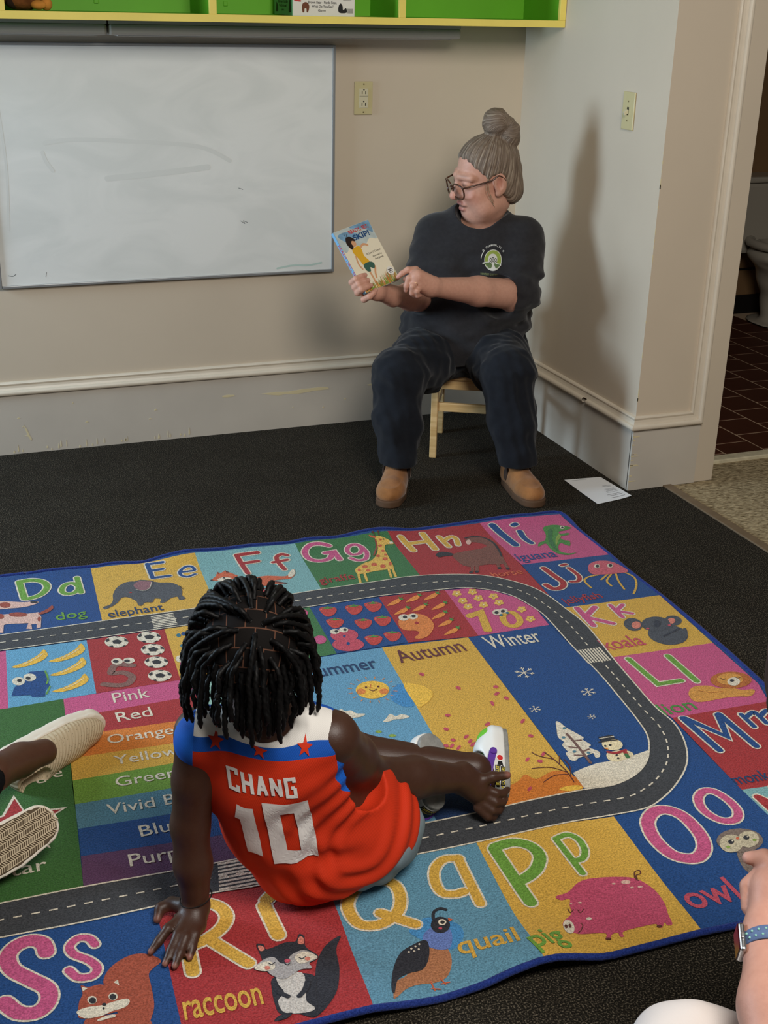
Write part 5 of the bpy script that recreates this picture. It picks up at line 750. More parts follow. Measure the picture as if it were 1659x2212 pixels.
 ('printed_flower',None,1,[('P','giraffe',2,'2839 5688 -8 -9 -10 -2 -5 6 2 12 7 9 10 1 5 -6',1),('P','giraffe',2,'2816 5677 -8 -9 -9 -2 -6 7 2 11 8 9 9 2 6 -7',1),('P','giraffe',2,'2807 5697 -7 -9 -10 -2 -5 7 1 11 8 9 10 2 5 -7',1),('P','giraffe',2,'2825 5721 -8 -9 -9 -2 -6 6 2 12 8 9 9 2 5 -7',1),('P','giraffe',2,'2844 5715 -8 -9 -9 -2 -6 7 2 11 8 9 9 2 6 -7',1),('P','cream2',3,'2821 5701 -4 -5 -5 -1 -3 3 1 7 4 5 6 1 2 -4',1)]),
 ('printed_flower',None,1,[('P','giraffe',2,'2930 5682 -8 -10 -10 -1 -5 6 2 11 8 10 9 1 5 -6',1),('P','giraffe',2,'2907 5671 -8 -9 -10 -2 -5 6 2 12 8 9 9 1 5 -6',1),('P','giraffe',2,'2898 5691 -8 -9 -9 -2 -5 7 1 11 8 9 10 2 5 -7',1),('P','giraffe',2,'2916 5715 -8 -10 -9 -1 -6 6 2 12 8 9 9 2 6 -7',1),('P','giraffe',2,'2936 5709 -8 -9 -10 -2 -5 6 1 12 8 9 10 2 5 -7',1),('P','cream2',3,'2912 5695 -4 -5 -5 -1 -3 3 1 7 4 5 6 1 3 -4',1)]),
 ('printed_flower',None,1,[('P','giraffe',2,'2739 5609 -8 -9 -9 -2 -5 7 1 11 8 8 9 2 5 -6',1),('P','giraffe',2,'2717 5598 -8 -8 -9 -2 -5 6 1 11 8 9 9 2 5 -7',1),('P','giraffe',2,'2708 5618 -7 -9 -9 -1 -6 6 2 11 7 9 9 2 6 -7',1),('P','giraffe',2,'2725 5641 -8 -9 -9 -2 -5 7 1 11 8 9 9 2 5 -7',1),('P','giraffe',2,'2744 5635 -8 -9 -9 -1 -5 6 1 11 8 9 9 2 6 -7',1),('P','cream2',3,'2722 5622 -4 -5 -5 -1 -3 3 1 7 4 5 5 1 3 -4',1)]),
 ('printed_flower',None,1,[('P','giraffe',2,'2830 5602 -8 -9 -9 -2 -5 7 1 11 8 9 9 1 6 -6',1),('P','giraffe',2,'2808 5591 -8 -8 -9 -2 -5 6 1 11 8 9 9 2 5 -7',1),('P','giraffe',2,'2799 5611 -7 -9 -10 -1 -5 6 2 11 7 9 9 2 6 -7',1),('P','giraffe',2,'2816 5634 -7 -9 -9 -1 -6 6 2 11 7 9 10 2 5 -7',1),('P','giraffe',2,'2836 5628 -8 -9 -9 -1 -6 6 2 11 7 9 10 2 5 -7',1),('P','cream2',3,'2813 5615 -4 -5 -5 -1 -3 3 1 7 4 5 5 1 3 -4',1)]),
 ('printed_flower',None,1,[('P','giraffe',2,'2924 5601 -8 -9 -9 -1 -6 6 2 11 8 9 9 2 6 -7',1),('P','giraffe',2,'2901 5591 -7 -9 -10 -2 -5 7 2 10 7 9 10 2 5 -6',1),('P','giraffe',2,'2893 5611 -8 -9 -9 -2 -6 7 2 10 8 9 9 2 6 -6',1),('P','giraffe',2,'2911 5634 -8 -9 -10 -2 -5 7 2 11 8 9 9 1 5 -6',1),('P','giraffe',2,'2930 5628 -8 -9 -9 -2 -6 7 2 11 8 9 9 1 6 -6',1),('P','cream2',3,'2907 5614 -4 -5 -6 -1 -2 4 1 6 4 5 5 1 3 -3',1)]),
 ('printed_flower',None,1,[('P','giraffe',2,'3007 5487 -8 -9 -9 -2 -6 7 2 10 8 9 9 2 6 -7',1),('P','giraffe',2,'2984 5476 -8 -8 -9 -2 -5 7 1 10 8 9 10 1 5 -6',1),('P','giraffe',2,'2976 5496 -8 -9 -9 -1 -5 6 1 11 8 8 10 2 5 -6',1),('P','giraffe',2,'2994 5518 -8 -8 -10 -2 -5 6 2 11 8 9 9 2 6 -7',1),('P','giraffe',2,'3013 5513 -8 -9 -10 -2 -5 7 2 10 8 9 9 2 6 -7',1),('P','cream2',3,'2990 5499 -4 -4 -6 -1 -2 3 1 6 4 5 5 1 3 -3',1)]),
 ('printed_flower',None,1,[('P','giraffe',2,'3001 5367 -8 -8 -9 -1 -6 6 2 10 8 9 9 1 5 -6',1),('P','giraffe',2,'2978 5358 -8 -9 -9 -1 -5 6 2 10 8 9 9 1 5 -6',1),('P','giraffe',2,'2970 5377 -7 -9 -10 -1 -5 6 2 11 8 8 9 1 5 -6',1),('P','giraffe',2,'2988 5398 -8 -8 -9 -2 -6 7 2 10 8 9 9 1 6 -6',1),('P','giraffe',2,'3006 5393 -7 -9 -10 -1 -5 6 2 10 8 9 9 1 5 -6',1),('P','cream2',3,'2984 5380 -4 -5 -5 -1 -3 4 1 6 4 5 5 1 3 -4',1)]),
 ('printed_number',None,1,[('S','yellow',2,'2679 5518 74 21 -52 -202',0,0.0246,0),('S','yellow',2,'2837 5433 35 51 44 1 9 -59 -19 -60 -44 -33 -34 26',1,0.0185,1),('P','cream',3,'2868 5499 -20 -21 -23 -3 -15 16 3 26 20 21 23 3 15 -16',1),('P','cream',3,'2902 5506 -16 -17 -21 -3 -14 14 3 22 16 17 21 2 14 -14',1),('P','dkgrey',4,'2845 5502 -8 -10 -10 -2 -6 7 2 12 8 10 10 2 6 -7',1),('P','dkgrey',4,'2885 5507 -8 -10 -10 -2 -6 7 2 12 9 10 10 2 6 -7',1),('P','teal3',4,'2854 5468 -7 -8 -8 -1 -5 6 1 9 7 7 8 1 5 -5',1),('P','teal3',4,'2897 5480 -6 -7 -9 -2 -4 6 1 9 7 8 8 1 5 -6',1)]),
 ('colour_stripe','pink rug stripe with its colour name',0,[('P','pink',0,'490 5340 652 -1 -7 -167 -658 -9',0)]),
 ('colour_name',None,1,[('T', 'cream', 3, 'Pink',0.3541,2.6133,0.0859,0.0442,-0.0140,0.004)]),
 ('colour_stripe','red rug stripe with its colour name',0,[('P','red',0,'477 5163 658 9 -17 -205 -652 39',0)]),
 ('colour_name',None,1,[('T', 'cream', 3, 'Red',0.3486,2.5260,0.0816,0.0416,0.0196,0.004)]),
 ('colour_stripe','orange rug stripe with its colour name',0,[('P','orange',0,'466 5006 652 -39 -14 -180 -652 40',0)]),
 ('colour_name',None,1,[('T', 'cream', 3, 'Orange',0.3127,2.4414,0.1476,0.036,-0.0312,0.004)]),
 ('colour_stripe','yellow rug stripe with its colour name',0,[('P','yellow',0,'452 4827 652 -40 -6 -147 -665 14',0)]),
 ('colour_name',None,1,[('T', 'cream', 3, 'Yellow',0.3121,2.3550,0.1410,0.0351,-0.0355,0.004)]),
 ('colour_stripe','green rug stripe with its colour name',0,[('P','green4',0,'433 4654 665 -14 -18 -186 -660 26',0)]),
 ('colour_name',None,1,[('T', 'cream', 3, 'Green',0.3016,2.2730,0.1295,0.0355,-0.0348,0.004)]),
 ('colour_stripe','vivid blue rug stripe with its colour name',0,[('P','vivid',0,'420 4480 660 -26 -19 -184 -651 40',0)]),
 ('colour_name',None,1,[('T', 'cream', 3, 'Vivid Blue',0.2682,2.1813,0.2003,0.0357,-0.0444,0.004)]),
 ('colour_stripe','blue rug stripe with its colour name',0,[('P','blue',0,'410 4310 651 -40 -24 -194 -642 56',0)]),
 ('colour_name',None,1,[('T', 'cream', 3, 'Blue',0.3183,2.0874,0.0877,0.0366,-0.0046,0.004)]),
 ('colour_stripe','purple rug stripe with its colour name',0,[('P','purple',0,'395 4132 642 -56 -18 -168 -642 40',0)]),
 ('colour_name',None,1,[('T', 'cream', 3, 'Purple',0.2813,2.0029,0.1352,0.0373,-0.0422,0.004)]),
 ('shape_tile','green rug block with a red star',0,[('P','green5',0,'-322 5366 560 -29 252 3 -32 -434 -81 -958 -301 3 -413 6',0)]),
 ('printed_star',None,1,[('P','cream',2,'192 4626 33 -136 165 -20 -129 -90 31 -161 -103 101 -113 -77 35 141 -99 82 122 32',0),('P','red',3,'192 4597 28 -118 143 -18 -111 -78 27 -140 -91 88 -98 -68 31 124 -87 71 107 28',0)]),
 ('shape_name',None,1,[('T', 'cream', 3, 'Triangle',0.0384,2.3544,0.1625,0.0387,-0.0388,0.004)]),
 ('printed_word',None,1,[('T', 'cream', 3, 'Star',0.0386,2.0472,0.0935,0.0382,-0.0192,0.004)]),
 ('season_tile','pale green rug strip beside the summer strip',0,[('P','spring',0,'1142 5342 469 -1 -91 -1443 -498 23',0)]),
 ('season_tile','light blue rug strip labelled Summer with a smiling sun',0,[('P','sky2',0,'1611 5341 94 -1 394 -3 -121 -1450 -173 0 -285 11',0)]),
 ('printed_sun',None,1,[('P','sun',2,'1982 4925 -44 -47 -63 -5 -46 41 -2 63 43 49 64 5 47 -42',1),('S','carrot',2,'1997 4909 16 -7',0,0.0022,0),('S','carrot',2,'1972 4876 11 -12',0,0.0022,0),('S','carrot',2,'1937 4855 5 -16',0,0.0022,0),('S','carrot',2,'1897 4848 -1 -16',0,0.0021,0),('S','carrot',2,'1859 4857 -8 -15',0,0.0021,0),('S','carrot',2,'1827 4880 -13 -11',0,0.0022,0),('S','carrot',2,'1807 4914 -16 -6',0,0.0021,0),('S','carrot',2,'1802 4954 -18 0',0,0.0022,0),('S','carrot',2,'1812 4994 -16 7',0,0.0022,0),('S','carrot',2,'1836 5027 -12 13',0,0.0022,0),('S','carrot',2,'1871 5050 -6 16',0,0.0023,0),('S','carrot',2,'1912 5057 1 18',0,0.0023,0),('S','carrot',2,'1951 5048 8 17',0,0.0023,0),('S','carrot',2,'1984 5025 13 11',0,0.0023,0),('S','carrot',2,'2004 4989 17 6',0,0.0023,0),('S','carrot',2,'2008 4949 18 -1',0,0.0022,0),('P','carrot2',3,'1867 4946 -12 -15 -18 -2 -12 12 0 19 12 15 18 2 12 -12',1),('P','carrot2',3,'1973 4913 -13 -15 -18 -2 -12 12 1 19 12 15 18 2 12 -12',1),('P','dkrust',4,'1888 4980 -4 -5 -5 -2 -2 4 0 6 4 6 4 1 3 -4',1),('P','dkrust',4,'1946 4967 -4 -5 -4 -1 -3 3 0 7 4 5 5 1 2 -4',1),('S','dkrust',4,'1891 4956 11 -18 22 11',1,0.0028,0),('S','fox',4,'1914 5001 -12 -26 9 -8',1,0.0017,0)]),
 ('printed_cloud',None,1,[('P','cream',2,'1671 4809 30 22 15 -22 28 -3 13 -32 38 -17 -24 -18 -49 4 -44 21',1)]),
 ('printed_cloud',None,1,[('P','cream',2,'1851 4664 27 27 28 28 18 -27 32 6 28 -30 -33 -10 -43 8 -25 -7',1)]),
 ('printed_leaf_patch',None,1,[('P','palegreen',2,'1815 4588 -7 -7 -11 1 -8 6 -2 9 7 6 11 0 9 -6',1),('P','palegreen',2,'1865 4537 -8 -6 -12 0 -10 7 -2 9 8 6 12 0 10 -7',1)]),
 ('printed_halo',None,1,[('P','brblue',1,'2035 4960 30 -10 -3 -97 -20 -98 -42 -3 -30 43 -10 59 36 67',1)]),
 ('printed_sea',None,1,[('P','navy2',1,'1864 4096 124 -7 3 -157 -84 -71 -119 9',1)]),
 ('season_name',None,1,[('T', 'navy', 3, 'Summer',0.8268,2.5755,0.1788,0.057,-0.0201,0.008)]),
 ('season_tile','yellow rug strip labelled Autumn with falling leaves',0,[('P','yellow',0,'2099 5337 470 -39 -98 -1407 -222 -1 -271 -3',0)]),
 ('printed_leaves',None,1,[('P','sun',2,'2065 4950 66 -22 34 -48 3 -56 -36 -50 -48 -33 -31 2',1),('P','orange',1,'1985 3897 38 58 61 39 135 33 64 42 31 -47 95 31 58 -38 12 -116 -285 -7',1),('P','sun',2,'2371 3919 34 13 56 -9 9 -24 -58 -5',1),('P','pinkred',2,'2196 5001 -8 -5 -8 6 -3 14 3 13 9 4 8 -6 3 -13',1),('P','pinkred',2,'2314 4821 -8 -4 -8 6 -3 13 4 12 8 4 8 -5 3 -13',1),('P','pinkred',2,'2498 4782 -8 -9 -11 -1 -7 7 1 11 8 9 11 1 7 -7',1),('P','pinkred',2,'2478 4731 -7 -11 -13 -8 -10 0 -2 8 6 11 13 8 10 0',1),('P','pinkred',2,'2494 4659 -8 -4 -8 6 -2 12 4 12 8 4 8 -6 2 -12',1),('P','pinkred',2,'2400 4628 -6 3 -1 13 4 17 8 10 6 -3 1 -13 -5 -17',1),('P','pinkred',2,'2169 4615 -7 -7 -10 -1 -7 6 0 11 8 8 10 1 7 -7',1),('P','pinkred',2,'2317 4495 -6 -10 -11 -7 -10 1 -3 7 6 10 12 7 10 0',1),('P','pinkred',2,'2486 4474 -5 -11 -11 -12 -12 -6 -5 4 4 11 12 12 11 6',1),('P','pinkred',2,'2113 4505 -8 -6 -9 2 -5 9 2 11 7 6 9 -2 5 -10',1),('P','pinkred',2,'2456 4327 -8 -5 -9 2 -4 9 2 10 8 6 9 -2 5 -9',1),('P','pinkred',2,'2105 4410 -7 -5 -9 2 -5 9 2 10 7 6 9 -2 5 -9',1),('P','pinkred',2,'2057 4377 -7 -5 -9 2 -5 9 2 10 7 6 9 -2 5 -9',1),('P','pinkred',2,'2180 4433 -5 -10 -11 -9 -11 -3 -4 5 5 11 11 9 11 3',1),('P','pinkred',2,'2110 4365 -4 -10 -10 -11 -10 -6 -6 4 4 10 10 11 11 6',1),('P','pinkred',2,'2181 4397 -4 -11 -10 -11 -11 -6 -5 4 3 10 10 12 11 5',1),('P','pinkred',2,'2192 4351 -8 -5 -9 2 -4 9 2 10 7 6 9 -3 5 -9',1),('P','pinkred',2,'2228 4355 -8 -6 -9 3 -5 8 2 11 8 5 9 -2 5 -9',1),('P','pinkred',2,'2360 4180 -4 -10 -10 -11 -11 -5 -5 3 4 10 10 11 11 5',1),('P','pinkred',2,'2449 4197 -4 -10 -11 -11 -11 -5 -5 4 4 10 11 11 11 5',1),('P','pinkred',2,'2401 4131 -7 -5 -9 3 -5 8 3 10 7 5 9 -2 5 -9',1),('P','pinkred',2,'2267 3976 -3 -9 -10 -10 -10 -5 -5 4 3 9 10 10 11 4',1),('P','pinkred',2,'2086 4389 -3 -11 -10 -11 -11 -5 -5 3 4 11 10 11 10 6',1),('P','pinkred',2,'2179 4368 -4 -11 -10 -11 -11 -6 -5 4 3 10 10 12 11 5',1),('S','dkrust',3,'2457 3946 9 88 -11 106 -12 53',1,0.0026,0),('S','dkrust',3,'2462 4026 -50 54 -81 18',1,0.0025,0),('S','dkrust',3,'2463 4007 -61 12 -71 -30',1,0.0025,0),('S','dkrust',3,'2463 4090 30 57',1,0.0025,0),('S','dkrust',3,'2453 4135 -47 41 -17 35',1,0.0026,0),('S','dkrust',3,'2464 3989 33 71 2 56',1,0.0025,0)]),
 ('season_name',None,1,[('T', 'maroon', 3, 'Autumn',1.0663,2.5761,0.1862,0.0643,0.0317,0.008)]),
 ('season_tile','blue rug strip labelled Winter with a snowman',0,[('P','blue',0,'2569 5298 474 -8 0 -282 -9 -272 -25 -246 -24 -192 -27 -129 -54 -103 -73 -92 -99 -67 -124 -34 -135 14',0)]),
 ('printed_snowflake',None,1,[('S','cream',2,'2642 4891 80 -49',0,0.0028,0),('S','cream',2,'2657 4882 -16 -3',0,0.0024,0),('S','cream',2,'2657 4882 -3 14',0,0.0024,0),('S','cream',2,'2707 4851 15 3',0,0.0024,0),('S','cream',2,'2707 4851 3 -14',0,0.0024,0),('S','cream',2,'2690 4917 -16 -100',0,0.0028,0),('S','cream',2,'2687 4898 -8 11',0,0.0024,0),('S','cream',2,'2687 4898 12 11',0,0.0024,0),('S','cream',2,'2677 4836 8 -12',0,0.0024,0),('S','cream',2,'2677 4836 -12 -12',0,0.0024,0),('S','cream',2,'2730 4892 -96 -51',0,0.0028,0),('S','cream',2,'2712 4882 8 15',0,0.0024,0),('S','cream',2,'2712 4882 15 -2',0,0.0024,0),('S','cream',2,'2652 4851 -7 -14',0,0.0023,0),('S','cream',2,'2652 4851 -15 2',0,0.0024,0)]),
 ('printed_snowflake',None,1,[('S','cream',2,'2862 4615 59 -36',0,0.0022,0),('S','cream',2,'2873 4608 -12 -2',0,0.0018,0),('S','cream',2,'2873 4608 -2 10',0,0.0018,0),('S','cream',2,'2909 4586 12 2',0,0.0018,0),('S','cream',2,'2909 4586 2 -10',0,0.0018,0),('S','cream',2,'2898 4633 -14 -71',0,0.0021,0),('S','cream',2,'2896 4619 -6 9',0,0.0018,0),('S','cream',2,'2896 4619 9 9',0,0.0018,0),('S','cream',2,'2887 4575 5 -8',0,0.0018,0),('S','cream',2,'2887 4575 -9 -8',0,0.0018,0),('S','cream',2,'2928 4615 -73 -35',0,0.0022,0),('S','cream',2,'2914 4608 6 10',0,0.0018,0),('S','cream',2,'2914 4608 11 -2',0,0.0018,0),('S','cream',2,'2868 4586 -5 -10',0,0.0018,0),('S','cream',2,'2868 4586 -11 2',0,0.0018,0)]),
 ('printed_snowflake',None,1,[('S','cream',2,'2548 4552 47 -28',0,0.0017,0),('S','cream',2,'2557 4547 -9 -2',0,0.0014,0),('S','cream',2,'2557 4547 -2 7',0,0.0014,0),('S','cream',2,'2586 4529 10 1',0,0.0014,0),('S','cream',2,'2586 4529 2 -8',0,0.0014,0),('S','cream',2,'2576 4566 -9 -56',0,0.0018,0),('S','cream',2,'2575 4555 -5 7',0,0.0014,0),('S','cream',2,'2575 4555 6 7',0,0.0014,0),('S','cream',2,'2569 4520 5 -6',0,0.0014,0),('S','cream',2,'2569 4520 -7 -6',0,0.0015,0),('S','cream',2,'2600 4552 -56 -28',0,0.0017,0),('S','cream',2,'2589 4546 4 8',0,0.0014,0),('S','cream',2,'2589 4546 9 -1',0,0.0015,0),('S','cream',2,'2555 4529 -5 -8',0,0.0014,0),('S','cream',2,'2555 4529 -9 2',0,0.0015,0)]),
 ('printed_snowflake',None,1,[('S','cream',2,'2777 4402 34 -20',0,0.0012,0),('S','cream',2,'2783 4398 -6 -1',0,0.001,0),('S','cream',2,'2783 4398 -1 6',0,0.0011,0),('S','cream',2,'2804 4386 7 1',0,0.001,0),('S','cream',2,'2804 4386 2 -6',0,0.001,0),('S','cream',2,'2798 4412 -8 -40',0,0.0013,0),('S','cream',2,'2796 4404 -3 5',0,0.001,0),('S','cream',2,'2796 4404 5 5',0,0.001,0),('S','cream',2,'2791 4380 4 -5',0,0.001,0),('S','cream',2,'2791 4380 -5 -5',0,0.001,0),('S','cream',2,'2815 4402 -42 -20',0,0.0012,0),('S','cream',2,'2807 4398 3 5',0,0.001,0),('S','cream',2,'2807 4398 6 -1',0,0.001,0),('S','cream',2,'2781 4386 -3 -6',0,0.001,0),('S','cream',2,'2781 4386 -6 1',0,0.0009,0)]),
 ('printed_snow_bank',None,1,[('P','cream',2,'2486 4011 60 18 78 14 61 -4 76 9 56 -1 81 13 -20 -32 -54 -60 -73 -52 -73 -31 -76 -11 -125 19',0)]),
 ('printed_tree',None,1,[('P','cream',3,'2613 4406 15 -12 8 -53 33 -92 -13 -16 15 -51 -18 -18 25 -44 -17 -36 -21 0 8 32 -15 -1 -35 -6 -31 -4 -25 -15 -19 16 7 52 15 7 0 54 21 23 -6 44 30 70',1),('S','taupe2',4,'2610 4294 0 -61 -6 -100 -7 -81',1,0.0069,0),('S','taupe2',4,'2610 4233 37 -4',1,0.0048,0),('S','taupe2',4,'2606 4174 -37 22',1,0.0046,0),('S','taupe2',4,'2610 4143 35 9',1,0.0048,0),('S','taupe2',4,'2599 4114 -39 16',1,0.0046,0),('P','vivid',5,'2632 4339 -6 -6 -7 0 -5 5 1 6 6 6 7 0 5 -5',1),('P','vivid',5,'2590 4270 -6 -5 -7 0 -5 4 1 7 5 5 8 0 4 -4',1),('P','vivid',5,'2580 4151 -6 -5 -7 0 -4 4 0 6 6 5 7 1 5 -5',1),('P','vivid',5,'2636 4122 -5 -5 -8 0 -4 4 1 7 5 5 7 0 5 -4',1)]),
 ('printed_snowman',None,1,[('P','cream2',4,'2702 4094 -16 -47 29 -22 57 7 43 20 -16 36 -50 13',1),('P','cream2',5,'2804 4127 -31 -22 -36 4 -21 28 7 36 31 23 37 -4 21 -29',1),('P','dkgrey',6,'2734 4224 70 -5 -4 -35 -72 0',0),('S','cream',7,'2732 4209 71 -4',0,0.0026,0),('S','dkgrey',7,'2715 4184 89 -9',0,0.0033,0),('P','dkgrey',6,'2732 4147 -4 -5 -5 -1 -3 4 1 5 5 5 5 0 2 -3',1),('P','dkgrey',6,'2757 4145 -5 -4 -5 -1 -2 4 1 5 4 4 5 1 3 -3',1),('P','dkgrey',6,'2743 4065 -5 -4 -4 -1 -3 3 1 5 5 5 5 0 2 -3',1),('P','dkgrey',6,'2736 4041 -4 -4 -5 0 -3 3 2 5 4 4 5 1 2 -3',1),('P','carrot',7,'2707 4134 25 -4 -11 -13',0),('S','red',6,'2713 4101 33 -18 50 6',1,0.0082,0),('S','red',6,'2788 4085 -9 -37',0,0.0094,0),('S','green',7,'2780 4056 -4 -19',0,0.0094,0)]),
 ('season_name',None,1,[('T', 'cream', 3, 'Winter',1.3133,2.5708,0.1515,0.0674,-0.0297,0.008)]),
]
# ------------------------------------------------------------------ the alphabet rug (traced in rug-plane half-millimetres)
def dec(s):
    q = np.array(s.split(), float).reshape(-1, 2).cumsum(0)/2000.0; return q
RUGCOL = dict(blue=(20, 68, 126), yellow=(208, 164, 66), teal=(122, 168, 170), green=(58, 112, 64), red=(160, 44, 46), pink=(192, 82, 126), asphalt=(58, 60, 64), cream=(216, 206, 186), cream2=(226, 210, 170),
  green2=(104, 152, 56), green3=(74, 134, 62), green4=(108, 148, 52), green5=(52, 98, 40), navy=(28, 56, 96), navy2=(20, 52, 96), elegrey=(78, 80, 86), mauve=(138, 96, 102), skinpink=(214, 174, 160), rust=(150, 68, 52), dkrust=(92, 44, 38), dkgrey=(44, 44, 48), fox=(198, 96, 62),
  giraffe=(220, 178, 84), horse=(120, 74, 62), palegreen=(134, 160, 70), pink2=(196, 92, 106), pinkred=(188, 74, 92), peach=(210, 126, 108), koala=(72, 76, 84), navygrey=(50, 54, 66), lion=(206, 146, 66), mane=(178, 102, 44), owl=(120, 104, 94), owlface=(190, 178, 150), pig=(188, 74, 104),
  ltblue=(92, 142, 166), brblue=(66, 136, 190), quail=(168, 112, 76), periwink=(98, 122, 184), nearblack=(38, 40, 48), palewhite=(196, 190, 182), ltgrey=(164, 160, 158), squirrel=(160, 76, 54), sky=(96, 156, 190), sky2=(98, 152, 184), banana=(226, 178, 66), taupe=(128, 92, 84), taupe2=(112, 82, 76),
  teal3=(46, 110, 130), berry=(190, 66, 60), carrot=(222, 138, 62), carrot2=(214, 128, 64), orange=(206, 120, 44), vivid=(78, 124, 142), purple=(88, 54, 88), spring=(140, 180, 168), sun=(232, 184, 70), maroon=(98, 48, 52), binding=(22, 46, 120))
def rug_mat(c):
    name = 'rug_'+c
    if name in MATS: return MATS[name]
    m = bpy.data.materials.new(name); m.use_nodes = True; MATS[name] = m; nt = m.node_tree; b = nt.nodes['Principled BSDF']; col = np.array(lin(RUGCOL[c]))*0.98
    tc = nt.nodes.new('ShaderNodeTexCoord'); n = nt.nodes.new('ShaderNodeTexNoise'); n.inputs['Scale'].default_value = 330; n.inputs['Detail'].default_value = 2
    nt.links.new(tc.outputs['Object'], n.inputs['Vector'])
    r = nt.nodes.new('ShaderNodeValToRGB'); e = r.color_ramp.elements; e[0].position = .33; e[1].position = .68
    e[0].color = (*np.clip(col*.70, 0, 1), 1); e[1].color = (*np.clip(col*1.28+.012, 0, 1), 1)
    nt.links.new(n.outputs['Fac'], r.inputs[0]); nt.links.new(r.outputs[0], b.inputs['Base Color'])
    bp = nt.nodes.new('ShaderNodeBump'); bp.inputs['Strength'].default_value = .5; bp.inputs['Distance'].default_value = .004
    nt.links.new(n.outputs['Fac'], bp.inputs['Height']); nt.links.new(bp.outputs[0], b.inputs['Normal'])
    b.inputs['Roughness'].default_value = .85; b.inputs['Specular IOR Level'].default_value = .15; b.inputs['Sheen Weight'].default_value = .12; return m
def rug_polys(item):
    k = item[0]
    if k == 'P':
        p = dec(item[3]); p = catmull(p, 4) if item[4] else p; return [poly2(p)]
    if k == 'S':
        p = dec(item[3]); p = catmull(p, 5, closed=bool(item[6])) if item[4] and len(p) > 2 else p; return [stroke2(p, item[5], bool(item[6]))]
    if k == 'R':
        a, b = catmull(dec(item[3]), 5, False), catmull(dec(item[4]), 5, False)
        def rs(q, n):
            d = np.r_[0, np.cumsum(np.hypot(*np.diff(q, axis=0).T))]; t = np.linspace(0, d[-1], n); return np.c_[np.interp(t, d, q[:, 0]), np.interp(t, d, q[:, 1])]
        # pair the two edges by nearest station so that the bend stays even
        a = rs(a, 260); bi = rs(b, 1200); idx = np.maximum.accumulate(np.array([np.argmin(((bi-p)**2).sum(1)) for p in a])); q = bi[idx]
        V = [tuple(p) for p in a]+[tuple(p) for p in q]; n = len(a); F = []
        for i in range(n-1): F += [(i, i+1, n+i), (i+1, n+i+1, n+i)]
        return [(V, F)]
    if k == 'D':
        a, b = catmull(dec(item[3]), 5, False), catmull(dec(item[4]), 5, False)
        mid = np.array([(p+b[np.argmin(((b-p)**2).sum(1))])/2 for p in a]); d = np.r_[0, np.cumsum(np.hypot(*np.diff(mid, axis=0).T))]; out = []; t = 0
        while t+.016 < d[-1]:
            s = [np.array([np.interp(x, d, mid[:, 0]), np.interp(x, d, mid[:, 1])]) for x in (t, t+.0155)]; out.append(stroke2(s, .0036, cap=False)); t += .0315
        return out
    _, c, l, s, x, y, w, h, ang, bold = item
    return [text2(s, x, y, w, h, bold, ang)]
rug = empty('alphabet_rug', (0.7, 2.45, 0)); tag(rug, 'colourful children\'s alphabet rug with animals, numbers and a printed road', 'rug')
# body of the rug with bound edge
outl = dec(RUG_OUT); t2 = poly2(outl); v2, f2 = subdivide2(np.array(t2[0]), t2[1], .024); z = rug_z(v2[:, 0], v2[:, 1])
nb = len(v2); rb = pydata('rug_body', np.r_[np.c_[v2, z-.0012], np.c_[v2, z-.0072]], [tuple(t) for t in f2]+[(nb+a, nb+c, nb+b) for a, b, c in f2], m=rug_mat('blue')); adopt(rug, rb)
op = catmull(outl, 4, True); d = np.r_[0, np.cumsum(np.hypot(*np.diff(np.r_[op, op[:1]], axis=0).T))]
oz = rug_z(op[:, 0], op[:, 1]); path = np.c_[op, oz-.003]; V, F = tube_mesh(np.r_[path, path[:1]], .0068, 8, cap=False)
o = pydata('bound_edge', V, F, m=rug_mat('binding'), smooth=True); adopt(rug, o)
RUG_TOP = None; last = None
for name, label, sub, items in RUG_ART:
    V = []; F = []; MI = []; cols = []
    for ii, it in enumerate(items):
        c = it[1]; lay = it[2]
        if c not in cols: cols.append(c)
        mi = cols.index(c)
        for pv, pf in rug_polys(it):
            v2, f2 = subdivide2(np.array(pv, float), pf, .024); b = len(V); zz = rug_z(v2[:, 0], v2[:, 1])+.0004+.0004*lay+.00002*(ii % 18)
            V += [tuple(q) for q in np.c_[v2, zz]]
            for t in f2:
                A, B, C_ = V[b+t[0]], V[b+t[1]], V[b+t[2]]; cr = (B[0]-A[0])*(C_[1]-A[1])-(B[1]-A[1])*(C_[0]-A[0])
                F.append((b+t[0], b+t[1], b+t[2]) if cr >= 0 else (b+t[0], b+t[2], b+t[1])); MI.append(mi)
    o = pydata(name, V, F, m=[rug_mat(c) for c in cols]); o.data.polygons.foreach_set('material_index', MI)
    if label: o['label'] = label
    if sub: o.parent = last
    else: adopt(rug, o); last = o
